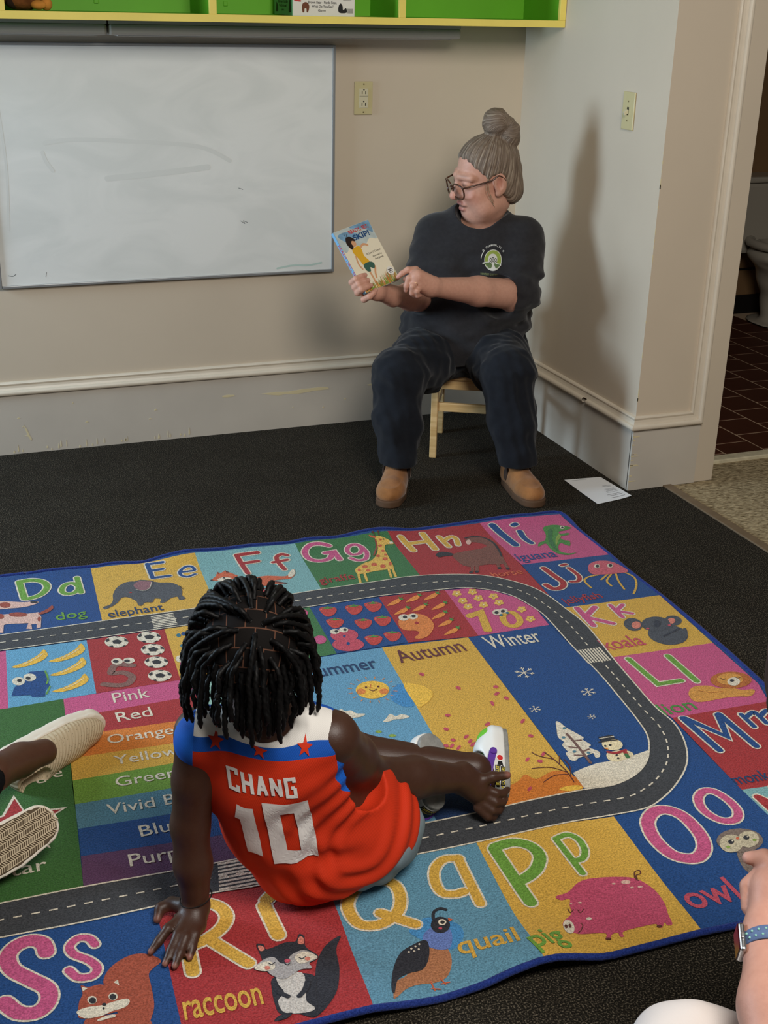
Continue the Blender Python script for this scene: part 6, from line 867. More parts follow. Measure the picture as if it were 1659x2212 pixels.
# ------------------------------------------------------------------ people: shared helpers
def attr_mat(name, attr, stops, rough=.6, spec=.3, sheen=0.0, bump=0.0, bscale=300, const=True, weave=0.0):
    """colours chosen by a smooth per-vertex value; stops = [(from value, rgb)]"""
    m = bpy.data.materials.new(name); m.use_nodes = True; nt = m.node_tree; b = nt.nodes['Principled BSDF']
    a = nt.nodes.new('ShaderNodeAttribute'); a.attribute_name = attr
    r = nt.nodes.new('ShaderNodeValToRGB'); r.color_ramp.interpolation = 'CONSTANT' if const else 'LINEAR'; e = r.color_ramp.elements
    while len(e) < len(stops): e.new(.5)
    for k, (p, c) in zip(e, stops): k.position = p; k.color = (*lin(c), 1)
    nt.links.new(a.outputs['Fac'], r.inputs[0]); nt.links.new(r.outputs[0], b.inputs['Base Color'])
    b.inputs['Roughness'].default_value = rough; b.inputs['Specular IOR Level'].default_value = spec; b.inputs['Sheen Weight'].default_value = sheen
    if bump:
        tc = nt.nodes.new('ShaderNodeTexCoord'); n = nt.nodes.new('ShaderNodeTexNoise'); n.inputs['Scale'].default_value = bscale
        bp = nt.nodes.new('ShaderNodeBump'); bp.inputs['Strength'].default_value = bump; bp.inputs['Distance'].default_value = .001
        nt.links.new(tc.outputs['Object'], n.inputs['Vector']); nt.links.new(n.outputs['Fac'], bp.inputs['Height']); nt.links.new(bp.outputs[0], b.inputs['Normal'])
    return m
def col_mat(name, rough=.5, spec=.35, bump=.15, bscale=260, sss=.0, coat=0.0):
    """base colour from a per-vertex colour attribute (skin with its own blush, lips, nails)"""
    m = bpy.data.materials.new(name); m.use_nodes = True; nt = m.node_tree; b = nt.nodes['Principled BSDF']
    a = nt.nodes.new('ShaderNodeAttribute'); a.attribute_name = 'Col'
    tc = nt.nodes.new('ShaderNodeTexCoord'); n = nt.nodes.new('ShaderNodeTexNoise'); n.inputs['Scale'].default_value = bscale*.25; n.inputs['Detail'].default_value = 4
    mx = nt.nodes.new('ShaderNodeMix'); mx.data_type = 'RGBA'; mx.blend_type = 'MULTIPLY'; mx.inputs[0].default_value = .3
    r = nt.nodes.new('ShaderNodeValToRGB'); r.color_ramp.elements[0].position = .3; r.color_ramp.elements[1].position = .65; r.color_ramp.elements[0].color = (.72, .62, .60, 1)
    nt.links.new(tc.outputs['Object'], n.inputs['Vector']); nt.links.new(n.outputs['Fac'], r.inputs[0]); nt.links.new(a.outputs['Color'], mx.inputs[6]); nt.links.new(r.outputs[0], mx.inputs[7]); nt.links.new(mx.outputs[2], b.inputs['Base Color'])
    n2 = nt.nodes.new('ShaderNodeTexNoise'); n2.inputs['Scale'].default_value = bscale; bp = nt.nodes.new('ShaderNodeBump'); bp.inputs['Strength'].default_value = bump; bp.inputs['Distance'].default_value = .001
    nt.links.new(tc.outputs['Object'], n2.inputs['Vector']); nt.links.new(n2.outputs['Fac'], bp.inputs['Height']); nt.links.new(bp.outputs[0], b.inputs['Normal'])
    b.inputs['Roughness'].default_value = rough; b.inputs['Specular IOR Level'].default_value = spec
    if sss: b.inputs['Subsurface Weight'].default_value = sss; b.inputs['Subsurface Radius'].default_value = (.010, .004, .002); b.inputs['Subsurface Scale'].default_value = .4
    return m
def wav(seed, lam, aniso=(1, 1, 1), n=9):
    r = np.random.default_rng(seed); K = r.normal(size=(n, 3)); K = K/np.linalg.norm(K, axis=1)[:, None]*(2*math.pi/lam)*r.uniform(.6, 1.5, (n, 1))*np.array(aniso); ph = r.uniform(0, 6.28, n)
    def f(X, Y, Z):
        s = 0
        for k, p in zip(K, ph): s = s+np.sin(k[0]*X+k[1]*Y+k[2]*Z+p)
        return s/math.sqrt(n)
    return f
def locals_to_world(c, ax):
    ax = np.array(ax, float); c = np.array(c, float); return lambda *p: c+np.array(p, float) @ ax
def blend(V, base, spots):
    """per-vertex colours: base plus soft spots (centre, radius, colour, strength)"""
    C = np.tile(np.array(lin(base)), (len(V), 1))
    for c, r, col, s in spots:
        r = np.array(r, float); d = np.sqrt((((V-np.array(c))/r)**2).sum(1)); w = (s*np.clip(1.4-d, 0, 1)**1.0)[:, None]; w = np.clip(w, 0, 1); C = C*(1-w)+np.array(lin(col))*w
    return C
# ------------------------------------------------------------------ wooden child's chair
WOOD = mat('pale_birch_wood', (214, 178, 122), .5, .35, noise=.10, nscale=14)
def wood_grain():
    m = bpy.data.materials.new('birch_grain'); m.use_nodes = True; nt = m.node_tree; b = nt.nodes['Principled BSDF']
    tc = nt.nodes.new('ShaderNodeTexCoord'); mp = nt.nodes.new('ShaderNodeMapping'); mp.inputs['Scale'].default_value = (6, 60, 60)
    n = nt.nodes.new('ShaderNodeTexNoise'); n.inputs['Scale'].default_value = 1; n.inputs['Detail'].default_value = 5; n.inputs['Distortion'].default_value = .7
    r = nt.nodes.new('ShaderNodeValToRGB'); r.color_ramp.elements[0].position = .35; r.color_ramp.elements[0].color = (*lin((198, 160, 104)), 1); r.color_ramp.elements[1].position = .65; r.color_ramp.elements[1].color = (*lin((222, 188, 134)), 1)
    nt.links.new(tc.outputs['Object'], mp.inputs[0]); nt.links.new(mp.outputs[0], n.inputs['Vector']); nt.links.new(n.outputs['Fac'], r.inputs[0]); nt.links.new(r.outputs[0], b.inputs['Base Color']); b.inputs['Roughness'].default_value = .45; return m
WG = wood_grain()
ch = empty('wooden_chair', (1.945, 4.045, 0)); ch.rotation_euler = (0, 0, math.atan2(-.474, .88))     # local +x her left, -y front
def cpart(name, lo, hi, bevel=.003): return box(name, lo, hi, WG, ch, bevel)
for sx in (-1, 1):
    cpart('leg', (sx*.145-.0125, -.145-.0125, 0), (sx*.145+.0125, -.145+.0125, .300)); cpart('leg', (sx*.145-.0125, .138-.0125, 0), (sx*.145+.0125, .138+.0125, .56))
    cpart('side_rail', (sx*.145-.009, -.13, .262), (sx*.145+.009, .126, .298)); cpart('side_stretcher', (sx*.145-.008, -.13, .165), (sx*.145+.008, .126, .190))
cpart('front_rail', (-.13, -.154, .262), (.13, -.136, .298)); cpart('rear_rail', (-.13, .129, .255), (.13, .147, .298)); cpart('front_stretcher', (-.133, -.153, .178), (.133, -.137, .210))
cpart('seat', (-.165, -.168, .300), (.165, .124, .318), .005)
for z0, z1 in ((.40, .435), (.475, .55)): cpart('backrest_slat', (-.133, .130, z0), (.133, .146, z1))
tag(ch, 'pale wooden child-size chair under the seated reader', 'chair')

# ------------------------------------------------------------------ picture book
bx = nrm((.928, .309, .206)); bz = np.array((-.341, .492, .801)); bz = nrm(bz-(bz @ bx)*bx); bn = np.cross(bx, bz); bc = np.array((1.395, 3.765, .793)); BW, BH, BT = .142, .217, .013
def onb(u, v, n=0.0): return tuple(bc+bx*(u-.5)*BW+bz*(v-.5)*BH+bn*n)
bk = empty('picture_book', onb(.5, .0)); CREAM = mat('cover_cream', (236, 226, 200), .3, .5); SKY = mat('cover_sky', (120, 160, 190), .3, .5, noise=.25, nscale=60); SKY2 = mat('cover_pale_sky', (186, 198, 196), .3, .5, noise=.1, nscale=50)
def slab(name, u0, u1, v0, v1, n0, n1, m):
    V = [onb(u, v, n) for n in (n0, n1) for v in (v0, v1) for u in (u0, u1)]; o = pydata(name, V, [(0, 2, 3, 1), (4, 5, 7, 6), (0, 1, 5, 4), (2, 6, 7, 3), (0, 4, 6, 2), (1, 3, 7, 5)], m=m); adopt(bk, o); return o
slab('front_cover', 0, 1, 0, 1, -.0015, 0, CREAM); slab('back_cover', 0, 1, 0, 1, -BT, -BT+.0015, SKY2); slab('pages', .015, .98, .012, .988, -BT+.0015, -.0015, mat('page_edges', (226, 220, 204), .8)); slab('spine', -.012, .002, 0, 1, -BT, 0, mat('spine_blue', (120, 176, 214), .3, .5))
def bprint(name, polys, mats_, lift):
    V = []; F = []; MI = []
    for k, (v2, f2, mi) in enumerate(polys):
        b = len(V); V += [onb(a, c, lift+.00003*k) for a, c in v2]; F += [tuple(b+i for i in t) for t in f2]; MI += [mi]*len(f2)
    o = pydata(name, V, F, m=mats_); o.data.polygons.foreach_set('material_index', MI); adopt(bk, o)
INKR = mat('cover_red', (196, 52, 48), .35); INKB = mat('cover_navy', (38, 74, 122), .35); BRS = mat('cover_skin', (214, 160, 118), .4); HAIRB = mat('cover_dark_hair', (44, 32, 28), .4); YSH = mat('cover_yellow_shirt', (224, 172, 44), .4); GSH = mat('cover_green_shorts', (62, 98, 84), .4); GR1 = mat('cover_grass', (128, 150, 62), .4); GR2 = mat('cover_rust_grass', (206, 128, 66), .4); GR3 = mat('cover_straw', (206, 186, 112), .4)
bprint('cover_sky', [(*poly2(catmull([(.002, .998), (.002, .70), (.10, .66), (.24, .74), (.40, .70), (.60, .66), (.80, .74), (.998, .70), (.998, .998)], 3, True).clip(.002, .998)), 0), (*poly2(catmull([(.45, .997), (.60, .93), (.80, .90), (.95, .80), (.997, .90), (.997, .997)], 3).clip(.002, .998)), 1), (*poly2(catmull([(.05, .92), (.20, .80), (.42, .84), (.50, .78), (.60, .84), (.4, .92), (.2, .95)], 3).clip(.002, .998)), 1)], [SKY2, SKY], .0003)
bprint('title', [(*text2('READY, SET,', .36, .895, .56, .055, .025), 0), (*text2('SKIP!', .40, .78, .46, .085, .03), 1)], [INKR, INKB], .0008)
bprint('author_lines', [(*text2("by Jane O'Connor", .52, .515, .40, .03), 0), (*text2('illustrated by', .64, .455, .26, .024), 0), (*text2('Ann James', .66, .405, .24, .028), 0)], [HAIRB], .0008)
# a plain figure of a skipping child
bprint('printed_child', [(*stroke2(catmull([(.43, .645), (.56, .685), (.66, .65)], 4, False), .035), 0), (*stroke2(catmull([(.23, .55), (.20, .43), (.235, .35)], 4, False), .035), 0), (*stroke2(catmull([(.36, .33), (.38, .18), (.37, .09)], 4, False), .042), 0), (*stroke2(catmull([(.47, .36), (.56, .32), (.50, .24), (.46, .16)], 4, False), .04), 0),
    (*poly2(catmull([(.22, .655), (.42, .69), (.46, .62), (.44, .52), (.50, .40), (.33, .37), (.27, .50)], 4)), 1), (*poly2(catmull([(.31, .40), (.50, .41), (.58, .36), (.52, .29), (.44, .33), (.40, .27), (.31, .30)], 3)), 2),
    (*disc2(.335, .745, .072, .052), 0), (*poly2(catmull([(.20, .70), (.17, .78), (.22, .86), (.33, .86), (.42, .80), (.40, .77), (.33, .79), (.29, .75), (.30, .70), (.24, .665)], 4)), 3), (*stroke2([(.22, .85), (.235, .91)], .008), 3), (*stroke2([(.25, .86), (.285, .905)], .008), 3)], [BRS, YSH, GSH, HAIRB], .0006)
gp = []; rg = np.random.default_rng(3)
for i in range(120):
    x = rg.uniform(.02, .98); h = rg.uniform(.06, .26)*(.45+.75*abs(x-.2)); w = rg.uniform(.008, .02); dx = rg.uniform(-.05, .05); gp.append((*poly2([(max(.004, x-w), .004), (min(.996, x+w), .004), (float(np.clip(x+dx, .004, .996)), h)]), int(rg.integers(0, 3))))
bprint('printed_grass', gp, [GR1, GR2, GR3], .0009)
bprint('award_sticker', [(*disc2(.86, .17, .095, .065), 0), (*stroke2([(.80, .19), (.91, .19)], .014), 1), (*stroke2([(.81, .165), (.92, .165)], .012), 1), (*stroke2([(.82, .14), (.90, .14)], .01), 1)], [mat('sticker_white', (226, 224, 216), .4), mat('sticker_ink', (70, 66, 66), .5)], .005)
def sprint():
    V = []; F = []; v2, f2, _ = text_mesh('READY, SET, SKIP!', .01)
    for a, b in v2: V.append(tuple(bc+bx*(-.5*BW-.0019)+bz*(.30-a*.6)*BH*1.0+bn*(-BT*.5+(b-.02)*.12)))
    adopt(bk, pydata('spine_title', V, f2, m=INKR))
sprint()
tag(bk, 'children\'s picture book with skipping child cover held by the seated woman', 'book')

# ------------------------------------------------------------------ seated woman reading
wm = empty('person', (1.86, 4.0, 0))
lat = np.array((.92, -.39, 0)); fw = np.array((-.39, -.92, 0)); LAT = nrm(lat); FW = nrm(fw); UP = np.array((0, 0, 1.0)); RT = np.array([LAT, FW, UP])
def B(l, f, z, c=(1.865, 3.985)): return np.array((c[0], c[1], 0))+LAT*l+FW*f+UP*z
SHL, ELL, WRL = np.array((2.028, 3.918, .800)), np.array((1.950, 3.805, .628)), np.array((1.580, 3.672, .705))
SHR, ELR, WRR = np.array((1.742, 4.038, .800)), np.array((1.660, 3.935, .610)), np.array((1.497, 3.800, .652))
# head frame
def head_axes(az, pit, roll):
    az, pit, roll = (math.radians(a) for a in (az, pit, roll)); f = np.array([math.cos(az)*math.cos(pit), math.sin(az)*math.cos(pit), math.sin(pit)])
    l = nrm(np.cross((0, 0, 1), f)); u = np.cross(f, l); return np.array([l*math.cos(roll)+u*math.sin(roll), f, -l*math.sin(roll)+u*math.cos(roll)])
HA = head_axes(180, -15, -6)*1.0; HC = np.array((1.884, 3.947, 1.003)); HS = 1.06
def H(x, y, z): return HC+HS*(HA[0]*x+HA[1]*y+HA[2]*z)
def hell(v, c, r, k=.012, op='add', R=None): v.ell(H(*c), np.array(r)*HS, k, HA if R is None else R, op)
v = Vol((1.31, 3.60, .55), (2.15, 4.15, 1.20), .0032)
# torso core under the shirt, arms
v.ell(B(0, 0, .70), (.15, .10, .12), .02, RT); v.cap(SHL, SHR, .055, .055, .03); v.cap(B(.02, .0, .84), H(0, -.022, -.085), .058, .052, .02)
v.chain([SHL, ELL], [.055, .052], .02); v.chain([ELL, ELL*.55+WRL*.45, WRL], [.052, .047, .029], .02, flat=((0, 0, 1), 1.0)); v.ell(ELL+np.array((.012, .0, -.012)), (.05, .05, .048), .03)
v.chain([SHR, ELR], [.055, .050], .02); v.chain([ELR, ELR*.6+WRR*.4, WRR], [.050, .045, .029], .02)
# skull and face
hell(v, (0, -.012, .035), (.077, .098, .088), .01); hell(v, (0, .030, -.035), (.066, .066, .080), .03); hell(v, (0, .018, -.075), (.068, .066, .045), .03); hell(v, (0, .066, -.090), (.030, .026, .022), .02); hell(v, (0, .035, -.108), (.052, .052, .024), .03)
for s in (-1, 1):
    hell(v, (s*.038, .058, -.036), (.030, .030, .030), .02); hell(v, (s*.046, .036, -.075), (.030, .034, .030), .025)
    v.cap(H(s*.012, .090, .032), H(s*.050, .070, .028), .013*HS, .012*HS, .012); hell(v, (s*.033, .101, .008), (.017, .012, .012), .012, 'sub'); hell(v, (s*.033, .080, .006), (.018, .014, .013), .006)
    hell(v, (s*.012, .103, -.031), (.010, .011, .009), .008)
v.cap(H(0, .092, .020), H(0, .116, -.024), .009*HS, .0135*HS, .012); hell(v, (0, .118, -.028), (.013, .012, .011), .008)
hell(v, (0, .092, -.060), (.026, .013, .009), .008); hell(v, (0, .100, -.054), (.018, .008, .005), .005); hell(v, (0, .095, -.076), (.018, .010, .007), .006); hell(v, (0, .108, -.065), (.016, .014, .004), .003, 'sub')
for s in (-1, 1):   # ears
    R_ = HA.copy(); v.ell(H(s*.079, -.012, -.006), np.array((.011, .022, .036))*HS, .006, R_); v.ell(H(s*.090, -.006, -.002), np.array((.010, .011, .021))*HS, .004, R_, 'sub'); v.ell(H(s*.078, -.002, -.036), np.array((.008, .010, .010))*HS, .008, R_)
# her left hand: back of the hand towards us, index on the book
def px_(x, y, z): return np.array((x, y, z))
KL = [np.array(p) for p in ((1.533, 3.690, .757), (1.527, 3.672, .742), (1.527, 3.660, .727), (1.535, 3.655, .712))]       # knuckles index..little
v.chain([WRL, (KL[1]+KL[2])/2], [.029, .026], .015, flat=((0.2, -.5, .8), 1.25))
for kk in KL: v.cap(WRL*.6+kk*.4, kk, .020, .0125, .014)
LF = [[KL[0], (1.505, 3.686, .760), (1.487, 3.690, .748), (1.476, 3.697, .736)], [KL[1], (1.500, 3.664, .738), (1.494, 3.668, .712), (1.495, 3.674, .697)], [KL[2], (1.508, 3.648, .716), (1.509, 3.656, .692), (1.520, 3.664, .681)], [KL[3], (1.521, 3.644, .700), (1.527, 3.652, .683), (1.538, 3.660, .680)]]
for i, c in enumerate(LF): v.chain([np.array(p) for p in c], [.0118, .0100, .0088, .0074] if i < 3 else [.0102, .0086, .0076, .0066], .004)
v.chain([WRL*.7+KL[0]*.3+np.array((0, .02, -.005)), np.array((1.540, 3.715, .725)), np.array((1.512, 3.722, .722))], [.017, .012, .009], .008)
# her right hand: fingers round the spine of the book, thumb behind
BLc = bc-bx*(.5*BW+.0017)-bz*.5*BH
def E_(s): return BLc+bz*s
RF = []
PALM = BLc+bx*.062-bn*.034+bz*.012
v.chain([WRR, PALM], [.029, .030], .02, flat=(bz, 1.25)); v.chain([PALM, BLc+bx*.025-bn*.034+bz*.034], [.028, .022], .02, flat=(bz, 1.3))
for i, s in enumerate((.053, .034, .016, -.002)):
    ch_ = [E_(s)+bx*.030-bn*.034, E_(s)-bx*.012-bn*.020, E_(s)-bx*.010+bn*.006, E_(s)+bx*.012+bn*.0095, E_(s)+bx*(.027 if i < 3 else .018)+bn*.0085]
    if i == 3: ch_ = [E_(s)+bx*.030-bn*.034, E_(s)+bx*.002-bn*.026-bz*.008, E_(s)+bx*.006+bn*.002-bz*.012, E_(s)+bx*.022+bn*.009-bz*.008, E_(s)+bx*.034+bn*.0085-bz*.002]
    v.chain(ch_, [.0125, .0108, .0104, .0092, .0078], .003); RF.append(ch_)
v.chain([PALM, BLc+bx*.055-bn*.030+bz*.06, BLc+bx*.05-bn*.024+bz*.09], [.02, .012, .009], .01)
V, F = v.mesh(1)
HL = (V-HC) @ HA.T/HS
spots = [(H(0, .100, -.055), (.024, .024, .0075), (150, 84, 78), .9), (H(0, .098, -.077), (.020, .02, .008), (156, 88, 82), .9), (H(0, .095, -.066), (.014, .03, .004), (70, 30, 30), .9), (H(.042, .07, -.035), (.028, .03, .024), (206, 134, 116), .45), (H(0, .12, -.028), (.016, .02, .014), (206, 132, 116), .5), (H(.088, -.006, -.002), (.01, .012, .02), (186, 108, 94), .5),
         (H(.033, .10, .010), (.02, .02, .005), (110, 78, 70), .6), (H(-.033, .10, .010), (.02, .02, .005), (110, 78, 70), .6), (H(.034, .098, .040), (.024, .02, .005), (140, 110, 92), .5), (H(-.034, .098, .040), (.024, .02, .005), (140, 110, 92), .5)]
for c in LF+RF: spots.append((np.array(c[-1])+np.array((0, -.004, .004)), (.007, .007, .007), (214, 160, 146), .6)); spots.append((np.array(c[-2]), (.012, .012, .012), (196, 132, 116), .3))
SKINW = col_mat('fair_skin', .5, .35, .22, 420, .08)
body = np_obj('body', V, F, None, SKINW, {'Col': blend(V, (202, 152, 130), spots)}); adopt(wm, body)
# wedding ring
ringc = (np.array(LF[2][0])*.35+np.array(LF[2][1])*.65); rd = nrm(np.array(LF[2][1])-np.array(LF[2][0])); ra = nrm(np.cross(rd, (0, 0, 1))); rb_ = np.cross(rd, ra)
Vt, Ft = tube_mesh([ringc+.0118*(math.cos(a)*ra+math.sin(a)*rb_) for a in np.linspace(0, 2*math.pi, 25)], .0014, 6, cap=False); adopt(wm, pydata('ring', Vt, Ft, m=mat('gold', (222, 176, 104), .25, .5, metal=1.0), smooth=True))

# T-shirt
w1 = wav(3, .085, (.5, .5, 1.6)); w2 = wav(5, .045, (.7, .7, 1.2))
v = Vol((1.50, 3.62, .36), (2.20, 4.25, .95), .0045)
v.ell(B(0, .015, .49, (1.85, 3.985)), (.222, .170, .125), .05, RT); v.ell(B(0, .030, .58), (.208, .165, .14), .06, RT); v.ell(B(0, .0, .73), (.192, .130, .14), .06, RT)
for s in (-1, 1): v.ell(B(s*.085, .085, .675), (.092, .075, .075), .06, RT)
v.cap(SHL+np.array((-.02, 0, .0)), B(.0, -.005, .838), .060, .066, .05); v.cap(SHR+np.array((.02, 0, .0)), B(.0, -.005, .838), .060, .066, .05)
v.cap(SHL, ELL+np.array((.006, .0, .0)), .070, .082, .035); v.cap(SHR, SHR*.08+ELR*.92, .068, .074, .035)
v.cap(B(0, 0, .84), H(0, -.04, -.085), .085, .05, .03)
v.ell(B(0, .11, .42, (1.85, 3.985)), (.150, .085, .06), .05, RT)
v.disp(lambda X, Y, Z: np.clip((.86-Z)*6, .15, 1)*(.0062*w1(X, Y, Z)+.0024*w2(X, Y, Z))+.0035*np.sin((Z-.6)*70+12*(X-1.8))*np.exp(-((Z-.545)/.06)**2))
# neck opening, sleeve ends, hem, and the arms' hollow
v.cap(B(.012, .045, .905), H(0, -.02, -.06), .078, .085, .006, 'sub')
v.cap(ELL+nrm(WRL-ELL)*.070+np.array((0, 0, -.012)), ELL+nrm(WRL-ELL)*.2, .060, .060, .004, 'sub', flat=((0, 0, 1), 1.25)); v.cap(ELR+nrm(WRR-ELR)*.045, ELR+nrm(WRR-ELR)*.2, .056, .056, .004, 'sub')
V, F = v.mesh(1); tee_bvh = bvh_of(V, F)
TEE = mat('charcoal_jersey', (42, 41, 43), .9, .12, noise=.12, nscale=70, bump=.25, bscale=500, sheen=.15)
tee = np_obj('t_shirt', V, F, None, TEE); adopt(wm, tee)
# collar band
ring = []
for a in np.linspace(0, 2*math.pi, 49):
    d = LAT*math.cos(a)*.092+FW*math.sin(a)*.088; p = Vector(B(.012, .012, .86)+d*1.0); h = tee_bvh.find_nearest(p); ring.append(h[0] if h[0] else p)
# chest emblem
EG = mat('emblem_green', (142, 160, 70), .7); EW = mat('emblem_white', (206, 206, 198), .7); EDG = mat('emblem_dark_green', (92, 112, 70), .7); EK = mat('emblem_dark', (40, 42, 40), .8)
ep = [(*disc2(0, 0, .0295, .0315, 32), 0, 0), (*disc2(0, 0, .0275, .0295, 32), 1, 1), (*disc2(-.001, .001, .016, .018, 24), 0, 2), (*poly2(catmull([(-.037, -.008), (-.02, -.004), (-.006, -.006), (.010, -.008), (.028, -.013), (.020, -.020), (.008, -.028), (-.006, -.029), (-.018, -.021), (-.024, -.012)], 4)), 0, 3),
      (*poly2(catmull([(-.030, -.0085), (-.018, -.006), (-.006, -.008), (-.003, -.016), (-.008, -.024), (-.018, -.019), (-.024, -.012)], 4)), 2, 4), (*poly2(catmull([(.004, -.009), (.014, -.011), (.024, -.014), (.015, -.022), (.009, -.022)], 4)), 2, 4)]
for x, y in ((-.008, .002), (.0, .004), (.009, .001)): ep += [(*disc2(x, y, .0038, .0045, 12), 3, 5), (*disc2(x, y-.0005, .0022, .0028, 10), 0, 6)]
ep += [(*stroke2(catmull([(x-.004, -.006), (x, -.003), (x+.004, -.006)], 3, False), .0014), 3, 5) for x in (-.008, 0, .009)]
txt = '   E COMMUNITY C'; R0 = .0405
for i, chx in enumerate(txt):
    if chx == ' ': continue
    a = math.radians(165-i*8.6); cw = .0052 if chx not in 'I' else .0016; gv, gf, _ = text_mesh(chx, .02); ang = a-math.pi/2
    q = [((gx-.5)*cw, gy*cw) if chx != 'I' else ((gx-.5)*cw, gy*cw*.22) for gx, gy in gv]; q = [(gx, min(gy, .0065)) for gx, gy in q]; c_, s_ = math.cos(ang), math.sin(ang)
    ep.append(([(R0*math.cos(a)+gx*c_-gy*s_, R0*1.05*math.sin(a)+gx*s_+gy*c_) for gx, gy in q], gf, 0, 3))
ep.append((*stroke2([(R0*math.cos(math.radians(a_)), R0*1.05*math.sin(math.radians(a_))) for a_ in range(172, 138, -4)], .0022), 0, 3)); ep.append((*text2('newton comm', -.040, -.046, .056, .008, .01), 4, 3))
ec = np.array((1.872, 3.83, .745))
groups = {}
for v2_, f_, mi, lay in ep: groups.setdefault(lay, []).append((v2_, f_, mi))
emb = None
for lay in sorted(groups):
    o = project_print('emblem_print', groups[lay], ec, LAT, UP, tee_bvh, [EW, EG, EDG, EK, mat('emblem_olive', (112, 118, 78), .8)], None, lift=.0012+.0003*lay, sub=.01); adopt(wm, o)

# trousers
HPR, KNR, CFR = B(-.085, .0, .40), np.array((1.517, 3.765, .395)), np.array((1.506, 3.715, .095))
HPL, KNL, CFL = B(.085, .0, .40), np.array((1.862, 3.650, .405)), np.array((1.893, 3.590, .095))
w3 = wav(11, .10, (.9, .9, 1.1)); w4 = wav(12, .05, (1.2, 1.2, .5))
v = Vol((1.35, 3.45, .06), (2.20, 4.25, .60), .005)
v.ell(B(0, -.03, .41, (1.86, 3.99)), (.215, .165, .105), .04, RT); v.ell(B(0, -.02, .49, (1.86, 3.99)), (.205, .15, .08), .04, RT)
v.chain([HPR, HPR*.45+KNR*.55, KNR], [.115, .100, .080], .05); v.chain([HPL, HPL*.45+KNL*.55, KNL], [.115, .100, .080], .05)
v.chain([KNR, KNR*.5+CFR*.5+np.array((-.004, .01, 0)), CFR], [.080, .070, .060], .04, flat=((.9, -.4, 0), 1.08)); v.chain([KNL, KNL*.5+CFL*.5+np.array((.002, .01, 0)), CFL], [.080, .070, .060], .04, flat=((.95, -.3, 0), 1.06))
def pfold(X, Y, Z):
    s = .0035*w3(X, Y, Z)+.0020*w4(X, Y, Z)
    for kx, ky, ph in ((1.50, 3.74, 0), (1.87, 3.62, 2)):
        a = np.arctan2(Y-ky, X-kx); s = s+.0050*np.sin(3*a+Z*26+ph)*np.exp(-((Z-.20)/.12)**2)*np.exp(-(((X-kx)**2+(Y-ky)**2)/.02))
    s = s+.003*np.sin(95*(Z*.8+.5*X-.2*Y))*np.exp(-((Z-.40)/.05)**2)
    return s
v.disp(pfold)
v.plane((0, 0, .096), (0, 0, -1), .004)
ca_ = math.atan2(-.474, .88); v.boxr((1.945-.022*math.sin(ca_)*-1, 4.045-.022*math.cos(ca_), .22), (.168, .150, .099), .01, .006, np.array([(math.cos(ca_), math.sin(ca_), 0), (-math.sin(ca_), math.cos(ca_), 0), (0, 0, 1.0)]), 'sub')
v.cap(CFR+np.array((0, 0, -.05)), CFR+np.array((0, 0, .02)), .047, .047, .004, 'sub'); v.cap(CFL+np.array((0, 0, -.05)), CFL+np.array((0, 0, .02)), .047, .047, .004, 'sub')
V, F = v.mesh(1)
DENIM = mat('dark_denim', (25, 28, 34), .85, .12, noise=.15, nscale=40, bump=.3, bscale=700, sheen=.1)
adopt(wm, np_obj('trousers', V, F, None, DENIM))
STI = mat('denim_stitch', (70, 78, 92), .8)

# shoes: tan moccasins with rubber soles
SUEDE = mat('tan_suede', (146, 98, 56), .9, .15, noise=.22, nscale=26, bump=.35, bscale=300, sheen=.25); RUB = mat('brown_rubber', (92, 68, 50), .7, .2); LINING = mat('dark_gore', (62, 48, 40), .9)
def sole2(X, Y, L, wh, wb, wt):
    def rc(ax, bxx, ra, rb):
        t = np.clip((X-ax)/(bxx-ax), 0, 1); return np.sqrt((X-ax-t*(bxx-ax))**2+Y**2)-(ra+(rb-ra)*t)
    return np.minimum(rc(wh, L*.62, wh, wb), rc(L*.62, L-wt, wb, wt))
def moccasin(parent, toe_dir, heel, L=.262):
    t = nrm((toe_dir[0], toe_dir[1], 0)); y = np.cross((0, 0, 1), t); M_ = np.array([t, y, (0, 0, 1)]); heel = np.array(heel)
    def put(name, vol, m): V, F = vol.mesh(1); adopt(parent, np_obj(name, V @ M_+heel, F, None, m))
    s = Vol((-.01, -.07, -.005), (L+.02, .07, .04), .0035); s.fn(lambda X, Y, Z: np.maximum(sole2(X, Y, L, .036, .050, .044), np.abs(Z-.0125)-.0125), 0, 'add'); put('sole', s, RUB)
    u = Vol((-.01, -.07, .015), (L+.02, .07, .13), .0035)
    u.cap((.045, 0, .045), (.165, 0, .032), .040, .046, .02, flat=((0, 1, 0), 1.0)); u.ell((.195, 0, .034), (.062, .047, .034), .02); u.cap((.045, 0, .05), (.05, 0, .095), .040, .042, .02); u.cap((.05, 0, .085), (.13, 0, .045), .036, .036, .02)
    u.plane((0, 0, .022), (0, 0, -1)); u.ell((.052, 0, .125), (.045, .034, .05), .006, op='sub')
    # moc-toe ridge
    u.disp(lambda X, Y, Z: -.0022*np.exp(-((np.sqrt(((X-.165)/.072)**2+(Y/.036)**2)-1)/.05)**2)*(X > .14)); put('upper', u, SUEDE)
    for sgn in (-1, 1):
        g = Vol((.03, -.06, .03), (.13, .06, .11), .003); g.ell((.083, sgn*.042, .062), (.013, .007, .026), 0); put('elastic_gore', g, LINING)
    pt = Vol((-.02, -.02, .08), (.03, .02, .13), .0025); pt.cap((.006, 0, .095), (-.006, 0, .110), .006, .006, 0, flat=((0, 1, 0), 1.6)); put('pull_tab', pt, LINING)
